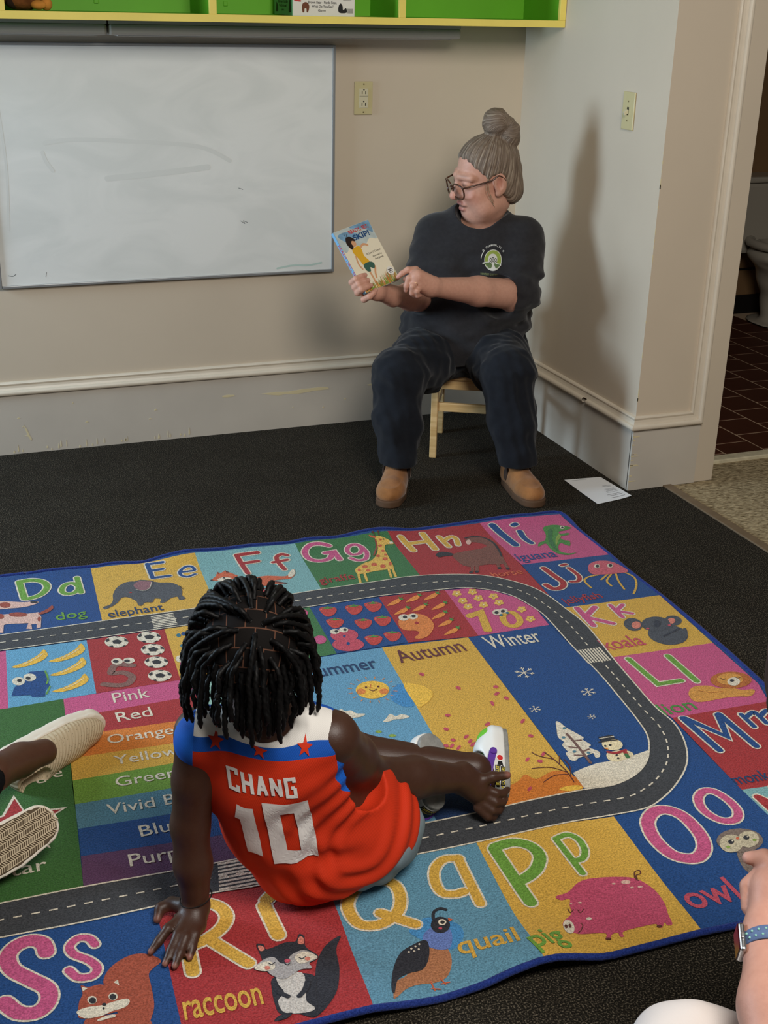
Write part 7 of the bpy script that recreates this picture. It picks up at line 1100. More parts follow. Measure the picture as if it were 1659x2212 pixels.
for td, hl in (((-.52, -.854), (1.542, 3.790, 0)), ((-.06, -.998), (1.902, 3.680, 0))):
    sho = empty('shoe', hl); sho.parent = wm; sho.matrix_parent_inverse = Matrix.Translation(-Vector(wm.location)); moccasin(sho, td, hl)

# hair swept up into a bun
v = Vol(HC-np.array((.18, .18, .17)), HC+np.array((.20, .18, .27)), .003)
hell(v, (0, -.014, .036), (.0845, .106, .096), .01); hell(v, (0, -.055, -.02), (.068, .062, .070), .03); hell(v, (.01, -.062, -.062), (.056, .048, .046), .03)
pp_ = H(0, .076, .090); pn = nrm(HA[1]*.82-HA[2]*.57); v.plane(pp_, pn, .014)
for s in (-1, 1): v.ell(H(s*.088, -.002, -.014), np.array((.034, .034, .040))*HS, .008, HA, 'sub')
hell(v, (.0, -.062, .158), (.046, .044, .044), .010); hell(v, (.020, -.092, .120), (.036, .034, .050), .008); v.cap(H(0, -.052, .10), H(0, -.060, .14), .028, .030, .012); hell(v, (-.02, -.088, .14), (.03, .03, .035), .01)
ax_ = nrm(HA[2]*.9-HA[1]*.42); b0 = H(0, -.055, .115); q1 = HA[0]; q2 = np.cross(ax_, q1)
def hstr(X, Y, Z):
    qx, qy, qz = X-b0[0], Y-b0[1], Z-b0[2]; ph = np.arctan2(qx*q2[0]+qy*q2[1]+qz*q2[2], qx*q1[0]+qy*q1[1]+qz*q1[2]); hh = qx*ax_[0]+qy*ax_[1]+qz*ax_[2]; r = np.sqrt(qx*qx+qy*qy+qz*qz)
    return np.where(hh < .012, (.0011*np.sin(23*ph+9*r)+.0008*np.sin(41*ph-14*r+1))*np.clip(r/.06, .2, 1), .0012*np.sin(150*(qz-.6*qx)+2*np.sin(60*qy)))+.0009*wav(21, .03, n=8)(X, Y, Z)
v.disp(hstr)

V, F = v.mesh(1); q = V-b0
phi = np.arctan2(q @ q2, q @ q1); rad = np.linalg.norm(q, axis=1); hgt = q @ ax_
bun = hgt > .012; c2 = H(.005, -.075, .150); qb = V-c2; psi = np.arctan2(qb @ HA[2], qb @ HA[1])
strand = np.where(bun, psi*2.2+np.linalg.norm(qb, axis=1)*120, phi*3.2)
def hair_mat(name, dark, mid, light, scale=7.0, attr='strand'):
    m = bpy.data.materials.new(name); m.use_nodes = True; nt = m.node_tree; b = nt.nodes['Principled BSDF']
    a = nt.nodes.new('ShaderNodeAttribute'); a.attribute_name = attr; l = nt.nodes.new('ShaderNodeAttribute'); l.attribute_name = 'along'
    cv = nt.nodes.new('ShaderNodeCombineXYZ'); nt.links.new(a.outputs['Fac'], cv.inputs[0]); nt.links.new(l.outputs['Fac'], cv.inputs[1])
    n = nt.nodes.new('ShaderNodeTexNoise'); n.inputs['Scale'].default_value = scale; n.inputs['Detail'].default_value = 6; n.inputs['Roughness'].default_value = .7; nt.links.new(cv.outputs[0], n.inputs['Vector'])
    r = nt.nodes.new('ShaderNodeValToRGB'); e = r.color_ramp.elements; e[0].position = .30; e[0].color = (*lin(dark), 1); e[1].position = .72; e[1].color = (*lin(light), 1); k = e.new(.5); k.color = (*lin(mid), 1)
    nt.links.new(n.outputs['Fac'], r.inputs[0]); nt.links.new(r.outputs[0], b.inputs['Base Color'])
    bp = nt.nodes.new('ShaderNodeBump'); bp.inputs['Strength'].default_value = .8; bp.inputs['Distance'].default_value = .003; nt.links.new(n.outputs['Fac'], bp.inputs['Height']); nt.links.new(bp.outputs[0], b.inputs['Normal'])
    b.inputs['Roughness'].default_value = .5; b.inputs['Specular IOR Level'].default_value = .35; return m
adopt(wm, np_obj('hair', V, F, None, hair_mat('greying_blond_hair', (58, 46, 38), (118, 100, 84), (188, 174, 154)), {'strand': strand, 'along': rad*1.6}))
# loose strands at the temple and nape
LS = mat('loose_hair', (150, 136, 108), .6)
rg = np.random.default_rng(8)
for i in range(3):
    if i < 8: p0 = H(.074, .02, .03+rg.uniform(-.01, .02)); pts = [p0, H(.082, .03+rg.uniform(-.005, .01), -.01), H(.080, .022+rg.uniform(-.01, .012), -.05-rg.uniform(0, .03))]
    else:
        a = rg.uniform(-1, 1); p0 = H(.05*a+.02, -.095, -.02); pts = [p0, H(.055*a+.025, -.105-rg.uniform(0, .008), -.05), H(.06*a+.02, -.095-rg.uniform(0, .012), -.075-rg.uniform(0, .015))]
    adopt(wm, tube('loose_strand', catmull(pts, 5, False), .0007, LS, None, 4))

# glasses
RIM = mat('tortoise_acetate', (42, 26, 20), .25, .5, noise=.5, nscale=120, rgb2=(92, 56, 36))
gl = empty('glasses', H(0, .11, 0)); gl.parent = wm; gl.matrix_parent_inverse = Matrix.Translation(-Vector(wm.location))
GC = [(s*.034, .117, -.006) for s in (-1, 1)]
def rimpt(cx_, a, k=1.0):
    c, s = math.cos(a), math.sin(a); x = .0290*k*math.copysign(abs(c)**.75, c); z = .0235*k*math.copysign(abs(s)**.75, s); return H(cx_+x, .119-.010*abs((cx_+x)/.06)**2, -.006+z)
glassm = bpy.data.materials.new('spectacle_lens'); glassm.use_nodes = True; nt = glassm.node_tree; nt.nodes.remove(nt.nodes['Principled BSDF']); tr_ = nt.nodes.new('ShaderNodeBsdfTransparent'); gs = nt.nodes.new('ShaderNodeBsdfGlossy'); gs.inputs['Roughness'].default_value = .03; mxs = nt.nodes.new('ShaderNodeMixShader'); fr = nt.nodes.new('ShaderNodeFresnel'); fr.inputs[0].default_value = 1.6
nt.links.new(fr.outputs[0], mxs.inputs[0]); nt.links.new(tr_.outputs[0], mxs.inputs[1]); nt.links.new(gs.outputs[0], mxs.inputs[2]); nt.links.new(mxs.outputs[0], nt.nodes['Material Output'].inputs[0])
for s in (-1, 1):
    Vt, Ft = tube_mesh([rimpt(s*.034, a) for a in np.linspace(0, 2*math.pi, 41)], .0030, 8, cap=False); adopt(gl, pydata('rim', Vt, Ft, m=RIM, smooth=True))
    L_ = [rimpt(s*.034, a, .97) for a in np.linspace(0, 2*math.pi, 40, endpoint=False)]; adopt(gl, pydata('lens', L_, [tuple(range(40))], m=glassm))
    adopt(gl, tube('temple', catmull([H(s*.063, .111, .010), H(s*.074, .085, .012), H(s*.084, .02, .014), H(s*.086, -.008, .022), H(s*.084, -.03, .0)], 5, False), .0028, RIM, None, 8))
adopt(gl, tube('bridge', catmull([H(-.0085, .121, .002), H(0, .124, .006), H(.0085, .121, .002)], 4, False), .0022, RIM, None, 8))
tag(wm, 'person in charcoal T-shirt and glasses sitting on a small chair, showing a book', 'person')
# ------------------------------------------------------------------ child sitting on the rug, seen from behind
kid = empty('person', (.665, 1.90, .009))
PEL, CHT, NB = np.array((.660, 1.890, .095)), np.array((.535, 1.832, .300)), np.array((.497, 1.803, .415)); SL, SR = np.array((.392, 1.838, .385)), np.array((.606, 1.770, .372)); HD = np.array((.476, 1.812, .548))
LX = nrm(SR-SL); AX = nrm(NB-PEL); BK = nrm(np.cross(LX, AX)); AX2 = np.cross(BK, LX); RK = np.array([LX, -BK, AX2])   # BK points out of the back, towards us
ELl, WRl = np.array((.366, 1.832, .205)), np.array((.366, 1.812, .052)); ELr, WRr = np.array((.722, 1.880, .195)), np.array((.945, 1.940, .105))
v = Vol((.22, 1.66, .005), (1.16, 2.32, .68), .004)
v.chain([PEL, CHT, NB], [.10, .085, .05], .03); v.ell(CHT, (.105, .07, .09), .03, RK); v.cap(SL, SR, .042, .042, .03); v.cap(NB, HD-np.array((0, -.02, .05)), .042, .042, .02); v.ell(HD, (.076, .090, .095), .01); v.ell(HD+np.array((.02, .05, -.03)), (.06, .06, .07), .02)
v.chain([SL, SL*.5+ELl*.5, ELl, ELl*.5+WRl*.5, WRl], [.044, .039, .033, .033, .024], .015); v.chain([SR, SR*.5+ELr*.5, ELr, ELr*.55+WRr*.45, WRr], [.048, .045, .040, .040, .027], .02)
# legs folded to the right
KN1, AN1 = np.array((.585, 2.150, .115)), np.array((1.000, 1.995, .080)); KN2, AN2 = np.array((.74, 2.215, .065)), np.array((.850, 2.000, .060))
v.chain([np.array((.63, 1.94, .09)), KN1], [.075, .058], .03); v.chain([KN1, KN1*.6+AN1*.4, AN1], [.056, .055, .031], .02); v.chain([np.array((.72, 1.94, .085)), KN2], [.075, .056], .03); v.chain([KN2, AN2], [.052, .034], .02)
XTA = nrm((.34, .87, .34)); ZUA = np.array((-.93, .30, .05)); ZUA = nrm(ZUA-(ZUA @ XTA)*XTA); OA = np.array((1.056, 1.940, .034)); v.chain([AN1, OA+XTA*.035+ZUA*.036, OA+XTA*.12+ZUA*.028], [.031, .025, .022], .012)
# left hand flat on the rug, fingers spread
MC = [np.array(p) for p in ((.334, 1.796, .034), (.344, 1.785, .036), (.354, 1.777, .034), (.364, 1.776, .030))]; TP = [np.array(p) for p in ((.271, 1.751, .0175), (.289, 1.714, .0175), (.303, 1.703, .0175), (.332, 1.716, .0170))]
for m_ in MC: v.cap(WRl+np.array((0, 0, -.012)), m_, .020, .0125, .012)
for m_, t_ in zip(MC, TP):
    d = t_-m_; v.chain([m_, m_+d*.42+np.array((0, 0, .010)), m_+d*.74+np.array((0, 0, .004)), t_], [.0115, .0092, .0084, .0066], .004)
v.chain([WRl+np.array((-.008, .004, -.015)), np.array((.330, 1.848, .030)), np.array((.308, 1.845, .028)), np.array((.298, 1.828, .018))], [.018, .0125, .0100, .0076], .006)
# right hand holding the shoe
v.chain([WRr, np.array((.975, 1.932, .080))], [.027, .026], .012, flat=((.3, .3, .9), 1.25))
for a in ([(.988, 1.925, .080), (1.010, 1.912, .072), (1.028, 1.915, .066), (1.042, 1.925, .066)], [(.984, 1.920, .068), (1.006, 1.904, .056), (1.024, 1.908, .050), (1.036, 1.920, .048)], [(.978, 1.916, .055), (.998, 1.900, .041), (1.014, 1.904, .034), (1.027, 1.916, .033)], [(.972, 1.914, .045), (.988, 1.900, .028), (1.002, 1.903, .022), (1.014, 1.913, .0215)]): v.chain([np.array(p) for p in a], [.0112, .0092, .0084, .0070], .002)
v.chain([np.array(p) for p in ((.970, 1.930, .095), (1.002, 1.920, .108), (1.034, 1.916, .108))], [.0150, .0108, .0085], .006)
V, F = v.mesh(1)
sp = [(t_+np.array((-.002, -.003, .004)), (.0065, .0065, .006), (160, 108, 94), .8) for t_ in TP]+[((1.036, 1.914, .112), (.009, .009, .008), (176, 116, 100), .6), ((.298, 1.826, .022), (.008, .008, .008), (150, 100, 86), .6), ((.33, 1.84, .018), (.03, .02, .012), (150, 84, 70), .5)]
adopt(kid, np_obj('body', V, F, None, col_mat('deep_brown_skin', .45, .4, .2, 380, 0.0), {'Col': blend(V, (68, 43, 31), sp)}))
# cord round the left wrist
Vt, Ft = tube_mesh([np.array((.367+.0285*math.cos(a), 1.813+.026*math.sin(a), .062+.006*math.cos(a))) for a in np.linspace(0, 2*math.pi, 33)], .0012, 6, cap=False); adopt(kid, pydata('wrist_cord', Vt, Ft, m=mat('black_cord', (20, 17, 16), .7)))

# shorts
w5 = wav(31, .07)
v = Vol((.44, 1.68, .006), (.90, 2.12, .24), .005); v.ell((.682, 1.900, .078), (.150, .150, .088), .03); v.chain([np.array((.73, 1.94, .085)), np.array((.74, 2.03, .07))], [.085, .07], .03); v.chain([np.array((.62, 1.94, .085)), np.array((.61, 2.03, .085))], [.09, .08], .03); v.cap((.735, 1.850, .075), (.765, 1.90, .065), .058, .05, .03)
v.disp(lambda X, Y, Z: .003*w5(X, Y, Z)+.0025*np.sin(150*(X-Y))*np.exp(-((Z-.06)/.06)**2)); v.plane((0, 0, .0115), (0, 0, -1), .006)
V, F = v.mesh(1); SHORT = mat('grey_shorts', (122, 138, 146), .85, .15, noise=.08, nscale=60, bump=.2, bscale=500); adopt(kid, np_obj('shorts', V, F, None, SHORT))

# jersey
w6 = wav(41, .12, (1, 1, 1)); dn = nrm(PEL-NB)
v = Vol((.30, 1.62, .02), (.86, 2.08, .50), .0042)
v.ell(CHT+AX2*.01-LX*.010, (.140, .090, .115), .03, RK); v.cap(CHT, PEL+np.array((0, 0, .02)), .098, .132, .05, flat=(LX, 1.12)); v.ell(PEL+np.array((-.010, -.003, .006)), (.158, .146, .098), .04); v.chain([np.array((.480, 1.838, .270)), np.array((.525, 1.842, .18)), np.array((.575, 1.848, .095))], [.075, .085, .095], .05); v.cap(SL+LX*.012, SR-LX*.012, .049, .049, .03); v.cap(CHT+AX2*.06, NB-AX2*.02, .07, .062, .03); v.ell(PEL+np.array((-.06, -.055, -.02)), (.10, .085, .06), .04); v.cap(SL+LX*.002-AX2*.012+BK*.008, SL+LX*.012-AX2*.150+BK*.010, .042, .041, .035)
def jf(X, Y, Z):
    px, py, pz = X-CHT[0], Y-CHT[1], Z-CHT[2]; a = px*LX[0]+py*LX[1]+pz*LX[2]; t = -(px*AX2[0]+py*AX2[1]+pz*AX2[2])
    g = np.clip((t-.0)*8, 0, 1)
    # drag folds fanning from the right armpit and pooling above the hips
    f1 = np.sin(78*(t*.85-a*.55)+1.0)*np.exp(-((a-.02)/.12)**2)*np.exp(-((t-.13)/.08)**2); f2 = np.sin(120*(t-.28*a)+.6)*np.exp(-((a-.10)/.06)**2)*np.exp(-((t-.12)/.06)**2); f3 = np.exp(-((t-.75*a-.02)/.012)**2)*np.exp(-((a+.01)/.07)**2)
    r = np.sqrt((a-.150)**2+(t-.105)**2); f4 = np.sin(r*165+2.2*np.sin(a*18))*np.exp(-(r/.16)**2)*np.clip((r-.025)/.04, 0, 1)
    return .0018*w6(X, Y, Z)-.0050*f4-.0035*f2-.0060*f3*g-.0025*f1*g
v.disp(jf)
# hem, armholes, neck
hemp = PEL+np.array((.0, -.0, -.035)); v.plane((.60, 1.75, .022), nrm((.36, -.16, -.90)), .004)
v.cap(SL-LX*.056-AX2*.050-BK*.01, SL-LX*.11-AX2*.06, .040, .070, .004, 'sub', flat=(AX2, 1.8)); v.cap(SR+LX*.020-AX2*.050, SR+LX*.07-AX2*.06, .040, .070, .004, 'sub', flat=(AX2, 1.8))
v.ell(NB+AX2*.030+BK*.008, (.052, .055, .046), .004, RK, 'sub')
V, F = v.mesh(1); jb = bvh_of(V, F)
q = V-NB; tdn = -(q @ AX2); uu = q @ LX
yoke = tdn+.75*np.clip(np.abs(uu)-.0, 0, .2)**2*0
def edist(c): w_ = V-c; h_ = w_ @ AX2; return np.sqrt(((w_-h_[:, None]*AX2)**2).sum(1)+(h_/1.8)**2)
da = np.minimum(edist(SL-LX*.052-AX2*.055), edist(SR+LX*.020-AX2*.055))
da = np.minimum(da, np.where(tdn < .2, uu+.178, .2))
arm = np.where((np.abs(uu) > .06) & (tdn < .22), da, .2)
dneck = np.linalg.norm((q-AX2*.028-BK*.012) @ np.array([LX/.066, BK/.058, AX2/.050]).T, axis=1)
def jersey_mat():
    m = bpy.data.materials.new('basketball_jersey'); m.use_nodes = True; nt = m.node_tree; b = nt.nodes['Principled BSDF']
    def at_(n): a = nt.nodes.new('ShaderNodeAttribute'); a.attribute_name = n; return a.outputs['Fac']
    r = nt.nodes.new('ShaderNodeValToRGB'); r.color_ramp.interpolation = 'CONSTANT'; e = r.color_ramp.elements; e.new(.5)
    for k, (p, c) in zip(e, ((0, (226, 222, 216)), (-.006/.4+.1, (24, 84, 178)), (.014/.4+.1, (204, 52, 22)))): k.position = p; k.color = (*lin(c), 1)
    nt.links.new(at_('down'), r.inputs[0])
    r2 = nt.nodes.new('ShaderNodeValToRGB'); r2.color_ramp.interpolation = 'CONSTANT'; e = r2.color_ramp.elements; e[0].color = (1, 1, 1, 1); e[1].position = .060/.2; e[1].color = (0, 0, 0, 1); nt.links.new(at_('arm'), r2.inputs[0])
    mx = nt.nodes.new('ShaderNodeMix'); mx.data_type = 'RGBA'; mx.inputs[7].default_value = (*lin((28, 96, 196)), 1); nt.links.new(r2.outputs[0], mx.inputs[0]); nt.links.new(r.outputs[0], mx.inputs[6]); nt.links.new(mx.outputs[2], b.inputs['Base Color'])
    tc = nt.nodes.new('ShaderNodeTexCoord'); mp = nt.nodes.new('ShaderNodeMapping'); mp.inputs['Rotation'].default_value = (.3, .9, .2); w = nt.nodes.new('ShaderNodeTexWave'); w.inputs['Scale'].default_value = 150; w.inputs['Distortion'].default_value = .3
    bp = nt.nodes.new('ShaderNodeBump'); bp.inputs['Strength'].default_value = .25; bp.inputs['Distance'].default_value = .001
    nt.links.new(tc.outputs['Object'], mp.inputs[0]); nt.links.new(mp.outputs[0], w.inputs['Vector']); nt.links.new(w.outputs['Fac'], bp.inputs['Height']); nt.links.new(bp.outputs[0], b.inputs['Normal'])
    b.inputs['Roughness'].default_value = .7; b.inputs['Specular IOR Level'].default_value = .2; return m
adopt(kid, np_obj('jersey', V, F, None, jersey_mat(), {'down': tdn/.4+.1, 'arm': arm/.2}))
JW = mat('jersey_white_print', (228, 224, 220), .5); JR = mat('jersey_red_print', (206, 52, 22), .5)
JO = CHT+BK*.09-LX*.040+AX2*.062
def jtext(name, polys, m): o = project_print(name, [(a, b, 0) for a, b in polys], JO, LX, nrm(AX+AX2), jb, m, None, lift=.0016, sub=.012, dist=.25); adopt(kid, o); return o
def block(ch, x, y, w, h, t):
    """athletic block letters"""
    S_ = {'C': [[(1, .75), (1, 1), (0, 1), (0, 0), (1, 0), (1, .25)]], 'H': [[(0, 0), (0, 1)], [(1, 0), (1, 1)], [(0, .5), (1, .5)]], 'A': [[(0, 0), (.5, 1)], [(.5, 1), (1, 0)], [(.22, .35), (.78, .35)]], 'N': [[(0, 0), (0, 1)], [(0, 1), (1, 0)], [(1, 0), (1, 1)]], 'G': [[(1, .78), (1, 1), (0, 1), (0, 0), (1, 0), (1, .48)], [(1, .48), (.55, .48)]], '1': [[(.15, .72), (.6, 1)], [(.6, 1), (.6, 0)]], '0': [[(0, 0), (0, 1), (1, 1), (1, 0)]]}
    out = []
    for s_ in S_[ch]:
        cl = ch == '0'; out.append(stroke2([(x+t/2+a*(w-t), y+t/2+b*(h-t)) for a, b in s_], t, cl, cap=False))
    return out
xs = -.052
for k, c_ in enumerate('CHANG'): jtext('jersey_letter', block(c_, xs+k*.0245, -.018, .0200, .037, .0060), JW)
jtext('jersey_number', block('1', -.054, -.168, .046, .138, .027), JW); jtext('jersey_number', block('0', .002, -.168, .078, .138, .027), JW)
for sx_ in (-.062, .012, .088):
    c_, r_ = (sx_, .060), .0140; pts = [(c_[0]+(r_ if i % 2 == 0 else r_*.4)*math.sin(math.pi*i/5+.2), c_[1]+(r_ if i % 2 == 0 else r_*.4)*math.cos(math.pi*i/5+.2)) for i in range(10)]; jtext('jersey_star', [poly2(pts)], JR)

# hair: scalp with square partings and box braids
v = Vol(HD-np.array((.12, .12, .11)), HD+np.array((.12, .13, .13)), .004); v.ell(HD+np.array((0, 0, .003)), (.081, .095, .099), .01); v.plane(HD+np.array((.0, .055, .0)), nrm((.1, .85, -.5)), .01); v.plane(HD+np.array((0, 0, -.06)), (0, 0, -1), .01)
V, F = v.mesh(1)
hz = nrm((-.08, -.66, .75)); hx = nrm(np.cross((0, 1, .2), hz))*-1; hx = nrm(LX-(LX @ hz)*hz); hy = np.cross(hz, hx)      # crown axis tilted towards us
dd = V-HD; dd = dd/np.linalg.norm(dd, axis=1)[:, None]; ca = np.arccos(np.clip(dd @ hz, -1, 1)); az = np.arctan2(dd @ hy, dd @ hx); pu, pv = ca*np.cos(az)*.088, ca*np.sin(az)*.088
def parting_mat():
    m = bpy.data.materials.new('parted_black_hair'); m.use_nodes = True; nt = m.node_tree; b = nt.nodes['Principled BSDF']
    a = nt.nodes.new('ShaderNodeAttribute'); a.attribute_name = 'Col'; br_ = nt.nodes.new('ShaderNodeTexBrick'); br_.inputs['Color1'].default_value = br_.inputs['Color2'].default_value = (*lin((20, 17, 16)), 1); br_.inputs['Mortar'].default_value = (*lin((92, 62, 48)), 1)
    br_.inputs['Scale'].default_value = 1.0; br_.inputs['Brick Width'].default_value = .030; br_.inputs['Row Height'].default_value = .030; br_.inputs['Mortar Size'].default_value = .0011; br_.inputs['Mortar Smooth'].default_value = .3; br_.offset = .5
    nt.links.new(a.outputs['Color'], br_.inputs['Vector']); nt.links.new(br_.outputs['Color'], b.inputs['Base Color']); b.inputs['Roughness'].default_value = .8; b.inputs['Specular IOR Level'].default_value = .1; return m
cap_ = np_obj('hair', V, F, None, parting_mat(), {'Col': np.c_[pu+.3, pv+.3, np.zeros(len(pu))]}); adopt(kid, cap_)
BR = mat('black_braid', (10, 9, 9), .55, .2)
rg = np.random.default_rng(5)
def braid_mesh(path, r):
    P = np.array(path); d = np.r_[0, np.cumsum(np.linalg.norm(np.diff(P, axis=0), axis=1))]; n = max(8, int(d[-1]/.0026)); t = np.linspace(0, d[-1], n); Q = np.c_[[np.interp(t, d, P[:, i]) for i in range(3)]].T
    T = np.gradient(Q, axis=0); T /= np.linalg.norm(T, axis=1)[:, None]; N = np.cross(T, (.3, .2, 1)); N /= np.linalg.norm(N, axis=1)[:, None]+1e-9; B_ = np.cross(T, N); V = []; F = []; seg = 8
    for i in range(n):
        tp = min(1, (n-1-i)/6+.45); ph = t[i]/.0125*2*math.pi
        for s in range(seg):
            a = 2*math.pi*s/seg; rr = r*tp*(.78+.34*abs(math.sin(a*1.0+ph*.5))); V.append(Q[i]+rr*(math.cos(a)*N[i]+math.sin(a)*B_[i]))
    for i in range(n-1):
        for s in range(seg): F.append((i*seg+s, i*seg+(s+1) % seg, (i+1)*seg+(s+1) % seg, (i+1)*seg+s))
    F.append(tuple(range(seg))); F.append(tuple((n-1)*seg+s for s in range(seg))[::-1]); return V, F
rows = [(.14, 3, .2), (.36, 8, .3), (.58, 12, .1), (.80, 16, .25), (1.02, 20, .0), (1.24, 22, .15), (1.45, 24, .4)]
for ca_, n_, off in rows:
    for k in range(n_):
        a0 = 2*math.pi*(k+off)/n_; d0 = hz*math.cos(ca_)+math.sin(ca_)*(hx*math.cos(a0)+hy*math.sin(a0))
        if d0[1] > .62 and d0[2] < .45: continue
        p0 = HD+d0*np.array((.083, .097, .101)); path = [p0]
        # travel down the skull away from the crown, then hang
        flat_ = d0-hz*(d0 @ hz); g = nrm(flat_); cur_ = ca_; lay = .006+.004*rg.random()
        side = nrm(np.array((g[0], g[1], 0))+1e-6)
        while True:
            cur_ += .14; d_ = hz*math.cos(cur_)+math.sin(cur_)*g
            q_ = HD+d_*(np.array((.085, .099, .103))+lay+.010*math.sin(min(cur_, 1.6)))
            if q_[2] < HD[2]+.005 or cur_ > 2.4: break
            path.append(q_)
        last_ = path[-1]; drop = last_[2]-(.462+rg.uniform(-.030, .03)) if d0[1] < .35 else last_[2]-(.47+rg.uniform(-.03, .03)); out_ = np.array((last_-HD)[:2]); out_ /= np.linalg.norm(out_)+1e-6
        for j in range(1, 7):
            f_ = j/6; pb = last_+np.array((out_[0], out_[1], 0))*(.012*math.sin(f_*2.2)+rg.uniform(-.002, .002))+np.array((rg.uniform(-.003, .003), 0, -drop*f_))
            # lie on the shoulders and back rather than inside them
            hit = jb.find_nearest(Vector(pb)); 
            if hit[0] is not None and (Vector(pb)-hit[0]).dot(hit[1]) < .007: pb = np.array(hit[0]+hit[1]*.0075)
            path.append(pb)
        Vb, Fb = braid_mesh(catmull(np.array(path), 4, False), .0045); o = pydata('braid', Vb, Fb, None, BR, True); o.parent = cap_

# clogs: white shell, grey tread, purple strap
SHELL = mat('white_clog', (226, 226, 222), .35, .4); TREAD = mat('grey_tread', (140, 140, 136), .7, .2, noise=.2, nscale=40, bump=.8, bscale=90, bdist=.004); PURP = mat('purple_strap', (92, 52, 148), .45, .4); GREENP = mat('lime_toe', (106, 190, 48), .4, .4); LBK = mat('label_black', (24, 22, 22), .5); LYE = mat('label_yellow', (224, 206, 70), .5); EMR = mat('emblem_red', (206, 44, 44), .45); EMW = mat('emblem_white_disc', (236, 232, 226), .45)
def clog(origin, xt, zu, labels):
    e = empty('clog', origin); e.parent = kid; xt = nrm(xt); zu = nrm(np.array(zu)-(np.array(zu) @ xt)*xt); yl = np.cross(zu, xt)
    e.matrix_basis = Matrix(((xt[0], yl[0], zu[0], origin[0]), (xt[1], yl[1], zu[1], origin[1]), (xt[2], yl[2], zu[2], origin[2]), (0, 0, 0, 1))); e.matrix_parent_inverse = Matrix.Translation(-Vector(kid.location))
    L = .168
    s = Vol((-.01, -.05, -.004), (L+.01, .05, .02), .003); s.fn(lambda X, Y, Z: np.maximum(sole2(X, Y, L, .028, .036, .034), np.abs(Z-.006)-.006), 0, 'add'); np_obj('tread_sole', *s.mesh(1), e, TREAD)
    u = Vol((-.012, -.055, .008), (L+.015, .055, .08), .003); u.fn(lambda X, Y, Z: np.maximum(sole2(X, Y, L+.003, .031, .039, .037), np.abs(Z-.020)-.013), 0, 'add'); u.ell((.118, 0, .030), (.056, .039, .032), .01); u.cap((.06, 0, .03), (.11, 0, .035), .036, .037, .01)
    u.cap((.030, 0, .055), (.075, 0, .062), .024, .029, .004, 'sub'); u.ell((.06, 0, .035), (.045, .026, .016), .004, op='sub'); Vs, Fs = u.mesh(1); np_obj('shell', Vs, Fs, e, SHELL); cb = bvh_of(Vs, Fs)
    g = Vol((.08, -.05, .02), (.18, .05, .08), .003); g.ell((.130, 0, .034), (.040, .034, .0315), .0); g.plane((0, 0, .034), (0, 0, -1), .002); np_obj('toe_panel', *g.mesh(1), e, GREENP)
    pth = catmull([(.085, -.041, .036), (.04, -.040, .046), (.006, -.024, .050), (-.006, 0, .051), (.006, .024, .050), (.04, .040, .046), (.085, .041, .036)], 6, False)
    V_ = []; F_ = []
    for i, p in enumerate(pth):
        tg = nrm(pth[min(i+1, len(pth)-1)]-pth[max(i-1, 0)]); o_ = nrm(np.cross(tg, (0, 0, 1)))
        for dx, dz in ((-.0016, -.008), (.0016, -.008), (.0016, .008), (-.0016, .008)): V_.append(p+o_*dx+np.array((0, 0, dz)))
    for i in range(len(pth)-1):
        for k in range(4): F_.append((i*4+k, i*4+(k+1) % 4, (i+1)*4+(k+1) % 4, (i+1)*4+k))
    pydata('strap', V_, F_, e, PURP)
    for sy in (-1, 1):
        bm = bmesh.new(); bmesh.ops.create_cone(bm, cap_ends=True, segments=20, radius1=.0085, radius2=.0075, depth=.005, matrix=Matrix.Translation((.083, sy*.043, .036)) @ Matrix.Rotation(math.pi/2*-sy, 4, 'X')); bm_obj('strap_button', bm, e, PURP)
    for o_, ex, ey, kind in labels:
        if kind == 'emblem':
            project_print('emblem_back', [(*disc2(0, 0, .0085, .0085, 20), 0)], o_, ex, ey, cb, [EMW], e, .0006, .06); project_print('emblem_dot', [(*disc2(0, 0, .0062, .0062, 20), 0)], o_, ex, ey, cb, [EMR], e, .0010, .06)
            project_print('emblem_wing', [(*poly2([(-.021, -.007), (-.008, -.004), (-.009, .004), (-.021, .007), (-.017, .003), (-.022, .001), (-.017, -.002)]), 0)], o_, ex, ey, cb, [LBK], e, .0006, .06)
        else:
            w_ = .044 if 'JET' in kind else .040; project_print('label_patch', [(*poly2([(-w_/2, -.0048), (w_/2, -.0048), (w_/2, .0048), (-w_/2, .0048)]), 0)], o_, ex, ey, cb, [LBK], e, .0007, .06, .006)
            project_print('label_text', [(*text2(kind, -w_/2+.002, -.0032, w_-.004, .0064, .015), 0)]+([(*poly2([(-w_/2-.004, .0026), (-w_/2, .0026), (-w_/2-.002, -.0026)]), 0)] if 'DAN' in kind else []), o_, ex, ey, cb, [LYE], e, .0012, .06, .006)
    return e
def lab(sgn, flip):
    out = []
    for x, z, k in ((.030, .0280, 'JET EXHAUST'), (.030, .0165, 'DANGER!'), (.070, .0220, 'emblem')):
        ex, ey = ((1, 0, 0), (0, 0, 1)) if sgn < 0 else ((-1, 0, 0), (0, 0, 1))
        out.append(((x, 0, z), ex, ey, k))
    return out
clog(tuple(OA), XTA, ZUA, lab(-1, 0))
hl_ = [((0, 0, .0285), (0, -1, 0), (0, 0, 1), 'JET EXHAUST'), ((0, 0, .0180), (0, -1, 0), (0, 0, 1), 'DANGER!')]
clog((.884, 1.930, .052), (.28, .80, .50), (-.30, .74, -.60), hl_)
tag(kid, 'person with black braids in red and blue jersey sitting on the rug, seen from behind', 'person')
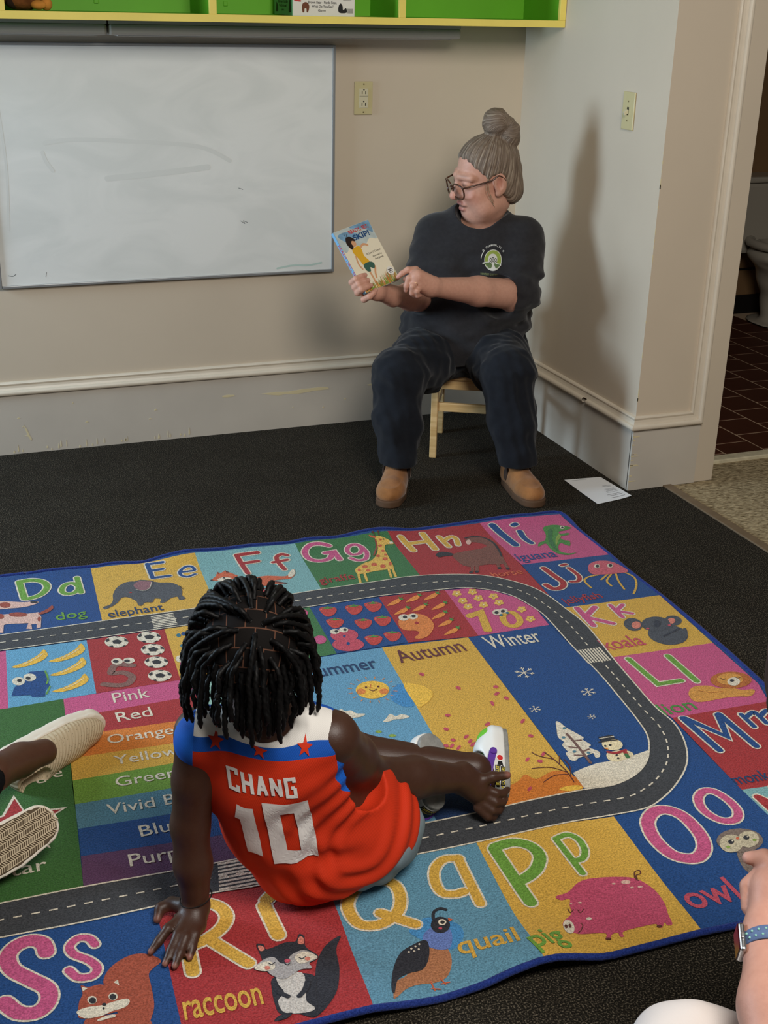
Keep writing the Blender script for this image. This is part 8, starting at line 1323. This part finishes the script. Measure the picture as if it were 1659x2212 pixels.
# ------------------------------------------------------------------ person at the left edge: two knit slip-on shoes, ankle, black trousers
lp = empty('person', (-.05, 2.10, .009))
KNIT = bpy.data.materials.new('beige_knit'); KNIT.use_nodes = True; nt = KNIT.node_tree; b = nt.nodes['Principled BSDF']
tc = nt.nodes.new('ShaderNodeTexCoord'); mp = nt.nodes.new('ShaderNodeMapping'); mp.inputs['Rotation'].default_value = (0, 0, .55); mp.inputs['Scale'].default_value = (1, 1, 1); wv = nt.nodes.new('ShaderNodeTexWave'); wv.inputs['Scale'].default_value = 42; wv.inputs['Distortion'].default_value = .8; vo = nt.nodes.new('ShaderNodeTexVoronoi'); vo.inputs['Scale'].default_value = 190
rp = nt.nodes.new('ShaderNodeValToRGB'); rp.color_ramp.elements[0].position = .10; rp.color_ramp.elements[0].color = (*lin((96, 82, 62)), 1); rp.color_ramp.elements[1].position = .22; rp.color_ramp.elements[1].color = (*lin((196, 178, 146)), 1); bpn = nt.nodes.new('ShaderNodeBump'); bpn.inputs['Strength'].default_value = .4; bpn.inputs['Distance'].default_value = .004
nt.links.new(tc.outputs['Object'], mp.inputs[0]); nt.links.new(mp.outputs[0], wv.inputs['Vector']); nt.links.new(tc.outputs['Object'], vo.inputs['Vector']); nt.links.new(vo.outputs['Distance'], rp.inputs[0]); nt.links.new(rp.outputs[0], b.inputs['Base Color']); nt.links.new(wv.outputs['Fac'], bpn.inputs['Height']); nt.links.new(bpn.outputs[0], b.inputs['Normal']); b.inputs['Roughness'].default_value = .85
MIDS = mat('cream_midsole', (228, 220, 204), .5, .3); OUTS = mat('tan_groove_rubber', (92, 78, 60), .8, .2); LUG = mat('cream_lugs', (206, 190, 160), .7, .2)
def knit_shoe(origin, xt, zu, lugs, L=.268):
    e = empty('shoe', origin); e.parent = lp; xt = nrm(xt); zu = nrm(np.array(zu)-(np.array(zu) @ xt)*xt); yl = np.cross(zu, xt)
    e.matrix_basis = Matrix(((xt[0], yl[0], zu[0], origin[0]), (xt[1], yl[1], zu[1], origin[1]), (xt[2], yl[2], zu[2], origin[2]), (0, 0, 0, 1))); e.matrix_parent_inverse = Matrix.Translation(-Vector(lp.location))
    s = Vol((-.01, -.065, -.004), (L+.012, .065, .045), .0035); s.fn(lambda X, Y, Z: np.maximum(sole2(X, Y, L, .034, .047, .040), np.abs(Z-.015-.010*np.clip((X-.20)/.07, 0, 1)**2)-.013), 0, 'add'); s.disp(lambda X, Y, Z: 0*X+.0012*np.exp(-((Z-.021)/.0018)**2)*(1+0*Y)); np_obj('midsole', *s.mesh(1), e, MIDS)
    u = Vol((-.01, -.065, .018), (L+.01, .065, .125), .0035); u.cap((.045, 0, .045), (.165, 0, .036), .036, .043, .02); u.ell((.195, 0, .036), (.064, .041, .030), .02); u.cap((.04, 0, .05), (.045, 0, .085), .035, .034, .02); u.cap((.05, 0, .075), (.14, 0, .045), .033, .034, .02); u.plane((0, 0, .022), (0, 0, -1)); u.ell((.052, 0, .115), (.040, .028, .05), .005, op='sub'); np_obj('upper', *u.mesh(1), e, KNIT)
    g = Vol((.08, -.05, .04), (.14, .05, .12), .003); g.ell((.103, .018, .076), (.030, .012, .006), .0); np_obj('tongue_gusset', *g.mesh(1), e, mat('pale_gusset', (206, 194, 168), .7))
    s = Vol((-.01, -.06, -.003), (L+.01, .06, .012), .003); s.fn(lambda X, Y, Z: np.maximum(sole2(X, Y, L-.004, .031, .043, .036), np.abs(Z-.0045-.010*np.clip((X-.20)/.07, 0, 1)**2)-.0035), 0, 'add'); np_obj('outsole', *s.mesh(1), e, OUTS)
    if lugs:
        n = 0; rows_ = np.arange(-.040, .041, .0090)
        for r_, y0 in enumerate(rows_):
            V_ = []; F_ = []
            V_ += [(0, 0, 0)]*0
            for x0 in np.arange(.006, L-.004, .0046):
                sk = .0022 if r_ % 2 else -.0022
                if sole2(np.array(x0), np.array(y0), L, .030, .041, .033) > -.003: continue
                zz = .010*np.clip((x0-.20)/.07, 0, 1)**2; k = len(V_)
                for dz in (-.0012, .003):
                    for (dx, dy) in ((-.0008-sk, -.0038), (.0008-sk, -.0038), (.0008+sk, .0038), (-.0008+sk, .0038)): V_.append((x0+dx, y0+dy, zz+dz))
                F_ += [(k, k+3, k+2, k+1), (k+4, k+5, k+6, k+7)]+[(k+i, k+(i+1) % 4, k+4+(i+1) % 4, k+4+i) for i in range(4)]
            if V_: o = pydata('tread_row', V_, F_, e, LUG); o['kind'] = 'stuff'
            # long ribs between the rows
            xs_ = [x for x in np.arange(.004, L-.002, .006) if sole2(np.array(x), np.array(y0+.0045), L, .030, .041, .033) < -.002]
            if len(xs_) > 2: tube('tread_rib', [(x, y0+.0045, .010*float(np.clip((x-.20)/.07, 0, 1)**2)) for x in xs_], .0011, LUG, e, 5)
    return e
TOEA = np.array((.300, 2.476, .050)); xa = nrm((.90, .42, .02)); knit_shoe(TOEA-xa*.268+np.array((0, .030, .0)), xa, (.38, -.88, -.20), False)
TOEB = np.array((.146, 2.085, .105)); xb = nrm((.90, .36, .22)); knit_shoe(TOEB-xb*.262+np.array((.01, -.012, .004)), xb, (-.16, .76, -.62), True)
v = Vol((-.55, 1.75, .01), (.20, 2.50, .30), .005)
AA = TOEA-xa*.215+np.array((.012, -.055, .035)); AB = TOEB-xb*.215+np.array((-.02, .07, -.03))
v.chain([AA, AA+np.array((-.060, -.080, .03)), np.array((-.14, 2.12, .13)), np.array((-.42, 1.95, .17))], [.036, .034, .045, .055], .02); v.cap(AA, AA+np.array((.05, .03, -.01)), .034, .028, .01)
v.chain([AB, np.array((-.16, 2.02, .10)), np.array((-.45, 1.92, .16))], [.036, .045, .055], .02); v.cap(AB, AB+np.array((.06, .0, -.0)), .034, .026, .01); v.cap((-.42, 1.95, .17), (-.45, 1.92, .16), .06, .06, .02)
V, F = v.mesh(1); adopt(lp, np_obj('body', V, F, None, col_mat('dark_brown_skin', .45, .4, .2, 380), {'Col': blend(V, (84, 54, 38), [])}))
v = Vol((-.75, 1.65, .01), (.12, 2.40, .36), .006); w7 = wav(51, .07)
v.chain([AA+np.array((-.088, -.115, .035)), np.array((-.14, 2.10, .13)), np.array((-.48, 1.93, .18))], [.048, .062, .085], .03); v.chain([np.array((-.13, 2.03, .10)), np.array((-.48, 1.92, .17))], [.06, .085], .03); v.cap((-.48, 1.93, .18), (-.66, 1.88, .16), .10, .12, .03)
v.disp(lambda X, Y, Z: .003*w7(X, Y, Z)); v.cap(AA, AA+np.array((-.075, -.095, .030)), .040, .040, .004, 'sub'); v.plane((0, 0, .012), (0, 0, -1)); adopt(lp, np_obj('trousers', *v.mesh(1), None, mat('black_trousers', (18, 18, 20), .9, .12, bump=.2, bscale=300)))
tag(lp, 'person at the left edge wearing beige knit slip-on shoes and black trousers', 'person')

# ------------------------------------------------------------------ person at the right edge: clasped hand, watch, forearm, pale trousers, dark hair
rp_ = empty('person', (1.25, .80, 0))
W3, E3, P3 = np.array((1.000, 1.080, .400)), np.array((.905, .900, .330)), np.array((1.036, 1.122, .432))
v = Vol((.84, .55, .10), (1.55, 1.30, .92), .0036)
SH3 = np.array((1.16, .80, .56)); v.chain([E3, E3*.5+W3*.5, W3], [.046, .043, .029], .02, flat=((.7, -.7, 0), 1.08)); v.chain([E3, SH3], [.048, .058], .02); v.cap(SH3, (1.44, .86, .56), .06, .06, .03); v.chain([(1.30, .74, .16), (1.30, .80, .40), (1.29, .88, .58)], [.13, .12, .06], .04); v.cap((1.28, .92, .60), (1.14, 1.07, .68), .055, .055, .02); v.ell((1.085, 1.125, .755), (.080, .085, .105), .02)
v.chain([W3, P3], [.029, .031], .015, flat=((.6, .2, .77), 1.25)); v.cap(P3, (1.060, 1.140, .440), .030, .026, .015)
for a in ([(1.038, 1.145, .450), (1.008, 1.146, .428), (1.000, 1.128, .405), (1.004, 1.110, .396)], [(1.050, 1.135, .444), (1.022, 1.138, .402), (1.010, 1.116, .380), (1.015, 1.100, .372)], [(1.062, 1.126, .434), (1.047, 1.126, .384), (1.042, 1.108, .366), (1.045, 1.095, .364)], [(1.072, 1.118, .424), (1.064, 1.114, .374), (1.060, 1.098, .358), (1.060, 1.090, .358)]): v.chain([np.array(p) for p in a], [.0118, .0098, .0088, .0076], .001)
v.chain([np.array(p) for p in ((1.040, 1.128, .456), (1.036, 1.150, .464), (1.020, 1.164, .458))], [.0155, .0120, .0096], .006)
V, F = v.mesh(1); adopt(rp_, np_obj('body', V, F, None, col_mat('freckled_skin', .5, .35, .25, 300, .05), {'Col': blend(V, (206, 152, 132), [((1.016, 1.166, .462), (.012, .012, .008), (232, 176, 160), .7), ((1.006, 1.122, .398), (.012, .012, .012), (214, 140, 124), .5)])}))
# smartwatch
wd = nrm(W3-E3); wc = E3+wd*(np.linalg.norm(W3-E3)-.018); wn = nrm(np.cross(wd, (0, 0, 1))); wn = wn*np.sign(wn @ np.array((-1, .4, 0))); wu = np.cross(wd, wn)
wa = empty('wristwatch', wc); wa.parent = rp_; wa.matrix_parent_inverse = Matrix.Translation(-Vector(rp_.location))
V_ = []; F_ = []; nb = 40
for i in range(nb):
    a = 2*math.pi*i/nb; c_ = wn*math.cos(a)+wu*math.sin(a)
    for rr, dd_ in ((.0325, -.0105), (.0345, -.009), (.0345, .009), (.0325, .0105)): V_.append(wc+c_*rr*1.03+wd*dd_)
F_ = [(i*4+k, i*4+(k+1) % 4, ((i+1) % nb)*4+(k+1) % 4, ((i+1) % nb)*4+k) for i in range(nb) for k in range(4)]
adopt(wa, pydata('band', V_, F_, None, mat('slate_blue_band', (92, 112, 150), .6), True))
for i in range(14):
    a = .45+i*.14; c_ = wn*math.cos(a)-wu*math.sin(a)*-1; k = -1 if i % 2 else 1; bm = bmesh.new(); bmesh.ops.create_icosphere(bm, subdivisions=2, radius=.0018, matrix=Matrix.Translation(wc+c_*.0356+wd*.004*k)); adopt(wa, bm_obj('band_dot', bm, m=mat('mint_dot', (150, 206, 190), .6), smooth=True))
cM = Matrix(((wd[0], wu[0], wn[0], wc[0]), (wd[1], wu[1], wn[1], wc[1]), (wd[2], wu[2], wn[2], wc[2]), (0, 0, 0, 1)))
bm = bmesh.new(); add_box(bm, (-.021, -.017, .033), (.021, .017, .0425), cM, bevel=.004, seg=3); adopt(wa, bm_obj('case', bm, m=mat('silver_case', (205, 205, 205), .25, .5, metal=1.0), smooth=False))
bm = bmesh.new(); add_box(bm, (-.019, -.015, .0420), (.019, .015, .0438), cM, bevel=.001); adopt(wa, bm_obj('screen', bm, m=mat('dark_red_screen', (58, 18, 26), .15, .5)))
bm = bmesh.new(); add_box(bm, (-.004, .0165, .036), (.004, .020, .041), cM, bevel=.001); adopt(wa, bm_obj('crown', bm, m=mat('silver_case', (205, 205, 205), .25, .5, metal=1.0)))
# clothes
v = Vol((.95, .45, .05), (1.62, 1.06, .66), .006); v.chain([(1.30, .74, .18), (1.30, .80, .40), (1.29, .87, .54)], [.16, .15, .09], .04); v.cap(SH3, (1.44, .86, .56), .075, .075, .04); v.cap(SH3, SH3*.55+E3*.45, .075, .070, .03); v.cap((1.28, .92, .60), (1.2, 1.04, .70), .066, .07, .004, 'sub'); v.cap(SH3*.5+E3*.5, E3, .058, .058, .004, 'sub'); adopt(rp_, np_obj('shirt', *v.mesh(1), None, mat('maroon_shirt', (74, 28, 36), .85, .15, bump=.2, bscale=300)))
v = Vol((.74, .40, .0), (1.75, 1.22, .40), .006); v.ell((1.30, .74, .13), (.19, .17, .13), .04); KN3 = np.array((.888, 1.066, .213)); v.chain([(1.22, .80, .15), KN3], [.12, .082], .04); v.chain([KN3, (1.22, 1.02, .09)], [.078, .06], .03); v.chain([(1.38, .80, .15), (1.66, 1.00, .20)], [.12, .085], .04); v.plane((0, 0, .002), (0, 0, -1)); v.disp(lambda X, Y, Z: .002*w7(X, Y, Z)); adopt(rp_, np_obj('trousers', *v.mesh(1), None, mat('white_trousers', (226, 216, 210), .8, .15, bump=.15, bscale=300)))
v = Vol((.98, .92, .58), (1.32, 1.26, .92), .0045); v.ell((1.085, 1.122, .765), (.094, .098, .112), .01); v.ell((1.09, 1.11, .70), (.080, .085, .10), .03); v.disp(lambda X, Y, Z: .003*np.sin(160*X+90*Z)*np.sin(120*Y)); V, F = v.mesh(1); adopt(rp_, np_obj('hair', V, F, None, hair_mat('dark_brown_hair', (26, 16, 12), (48, 30, 22), (74, 48, 34)), {'strand': np.arctan2(V[:, 1]-1.09, V[:, 0]-1.15)*3, 'along': V[:, 2]*5}))
tag(rp_, 'person at the right edge with a watch, white trousers and clasped hand', 'person')
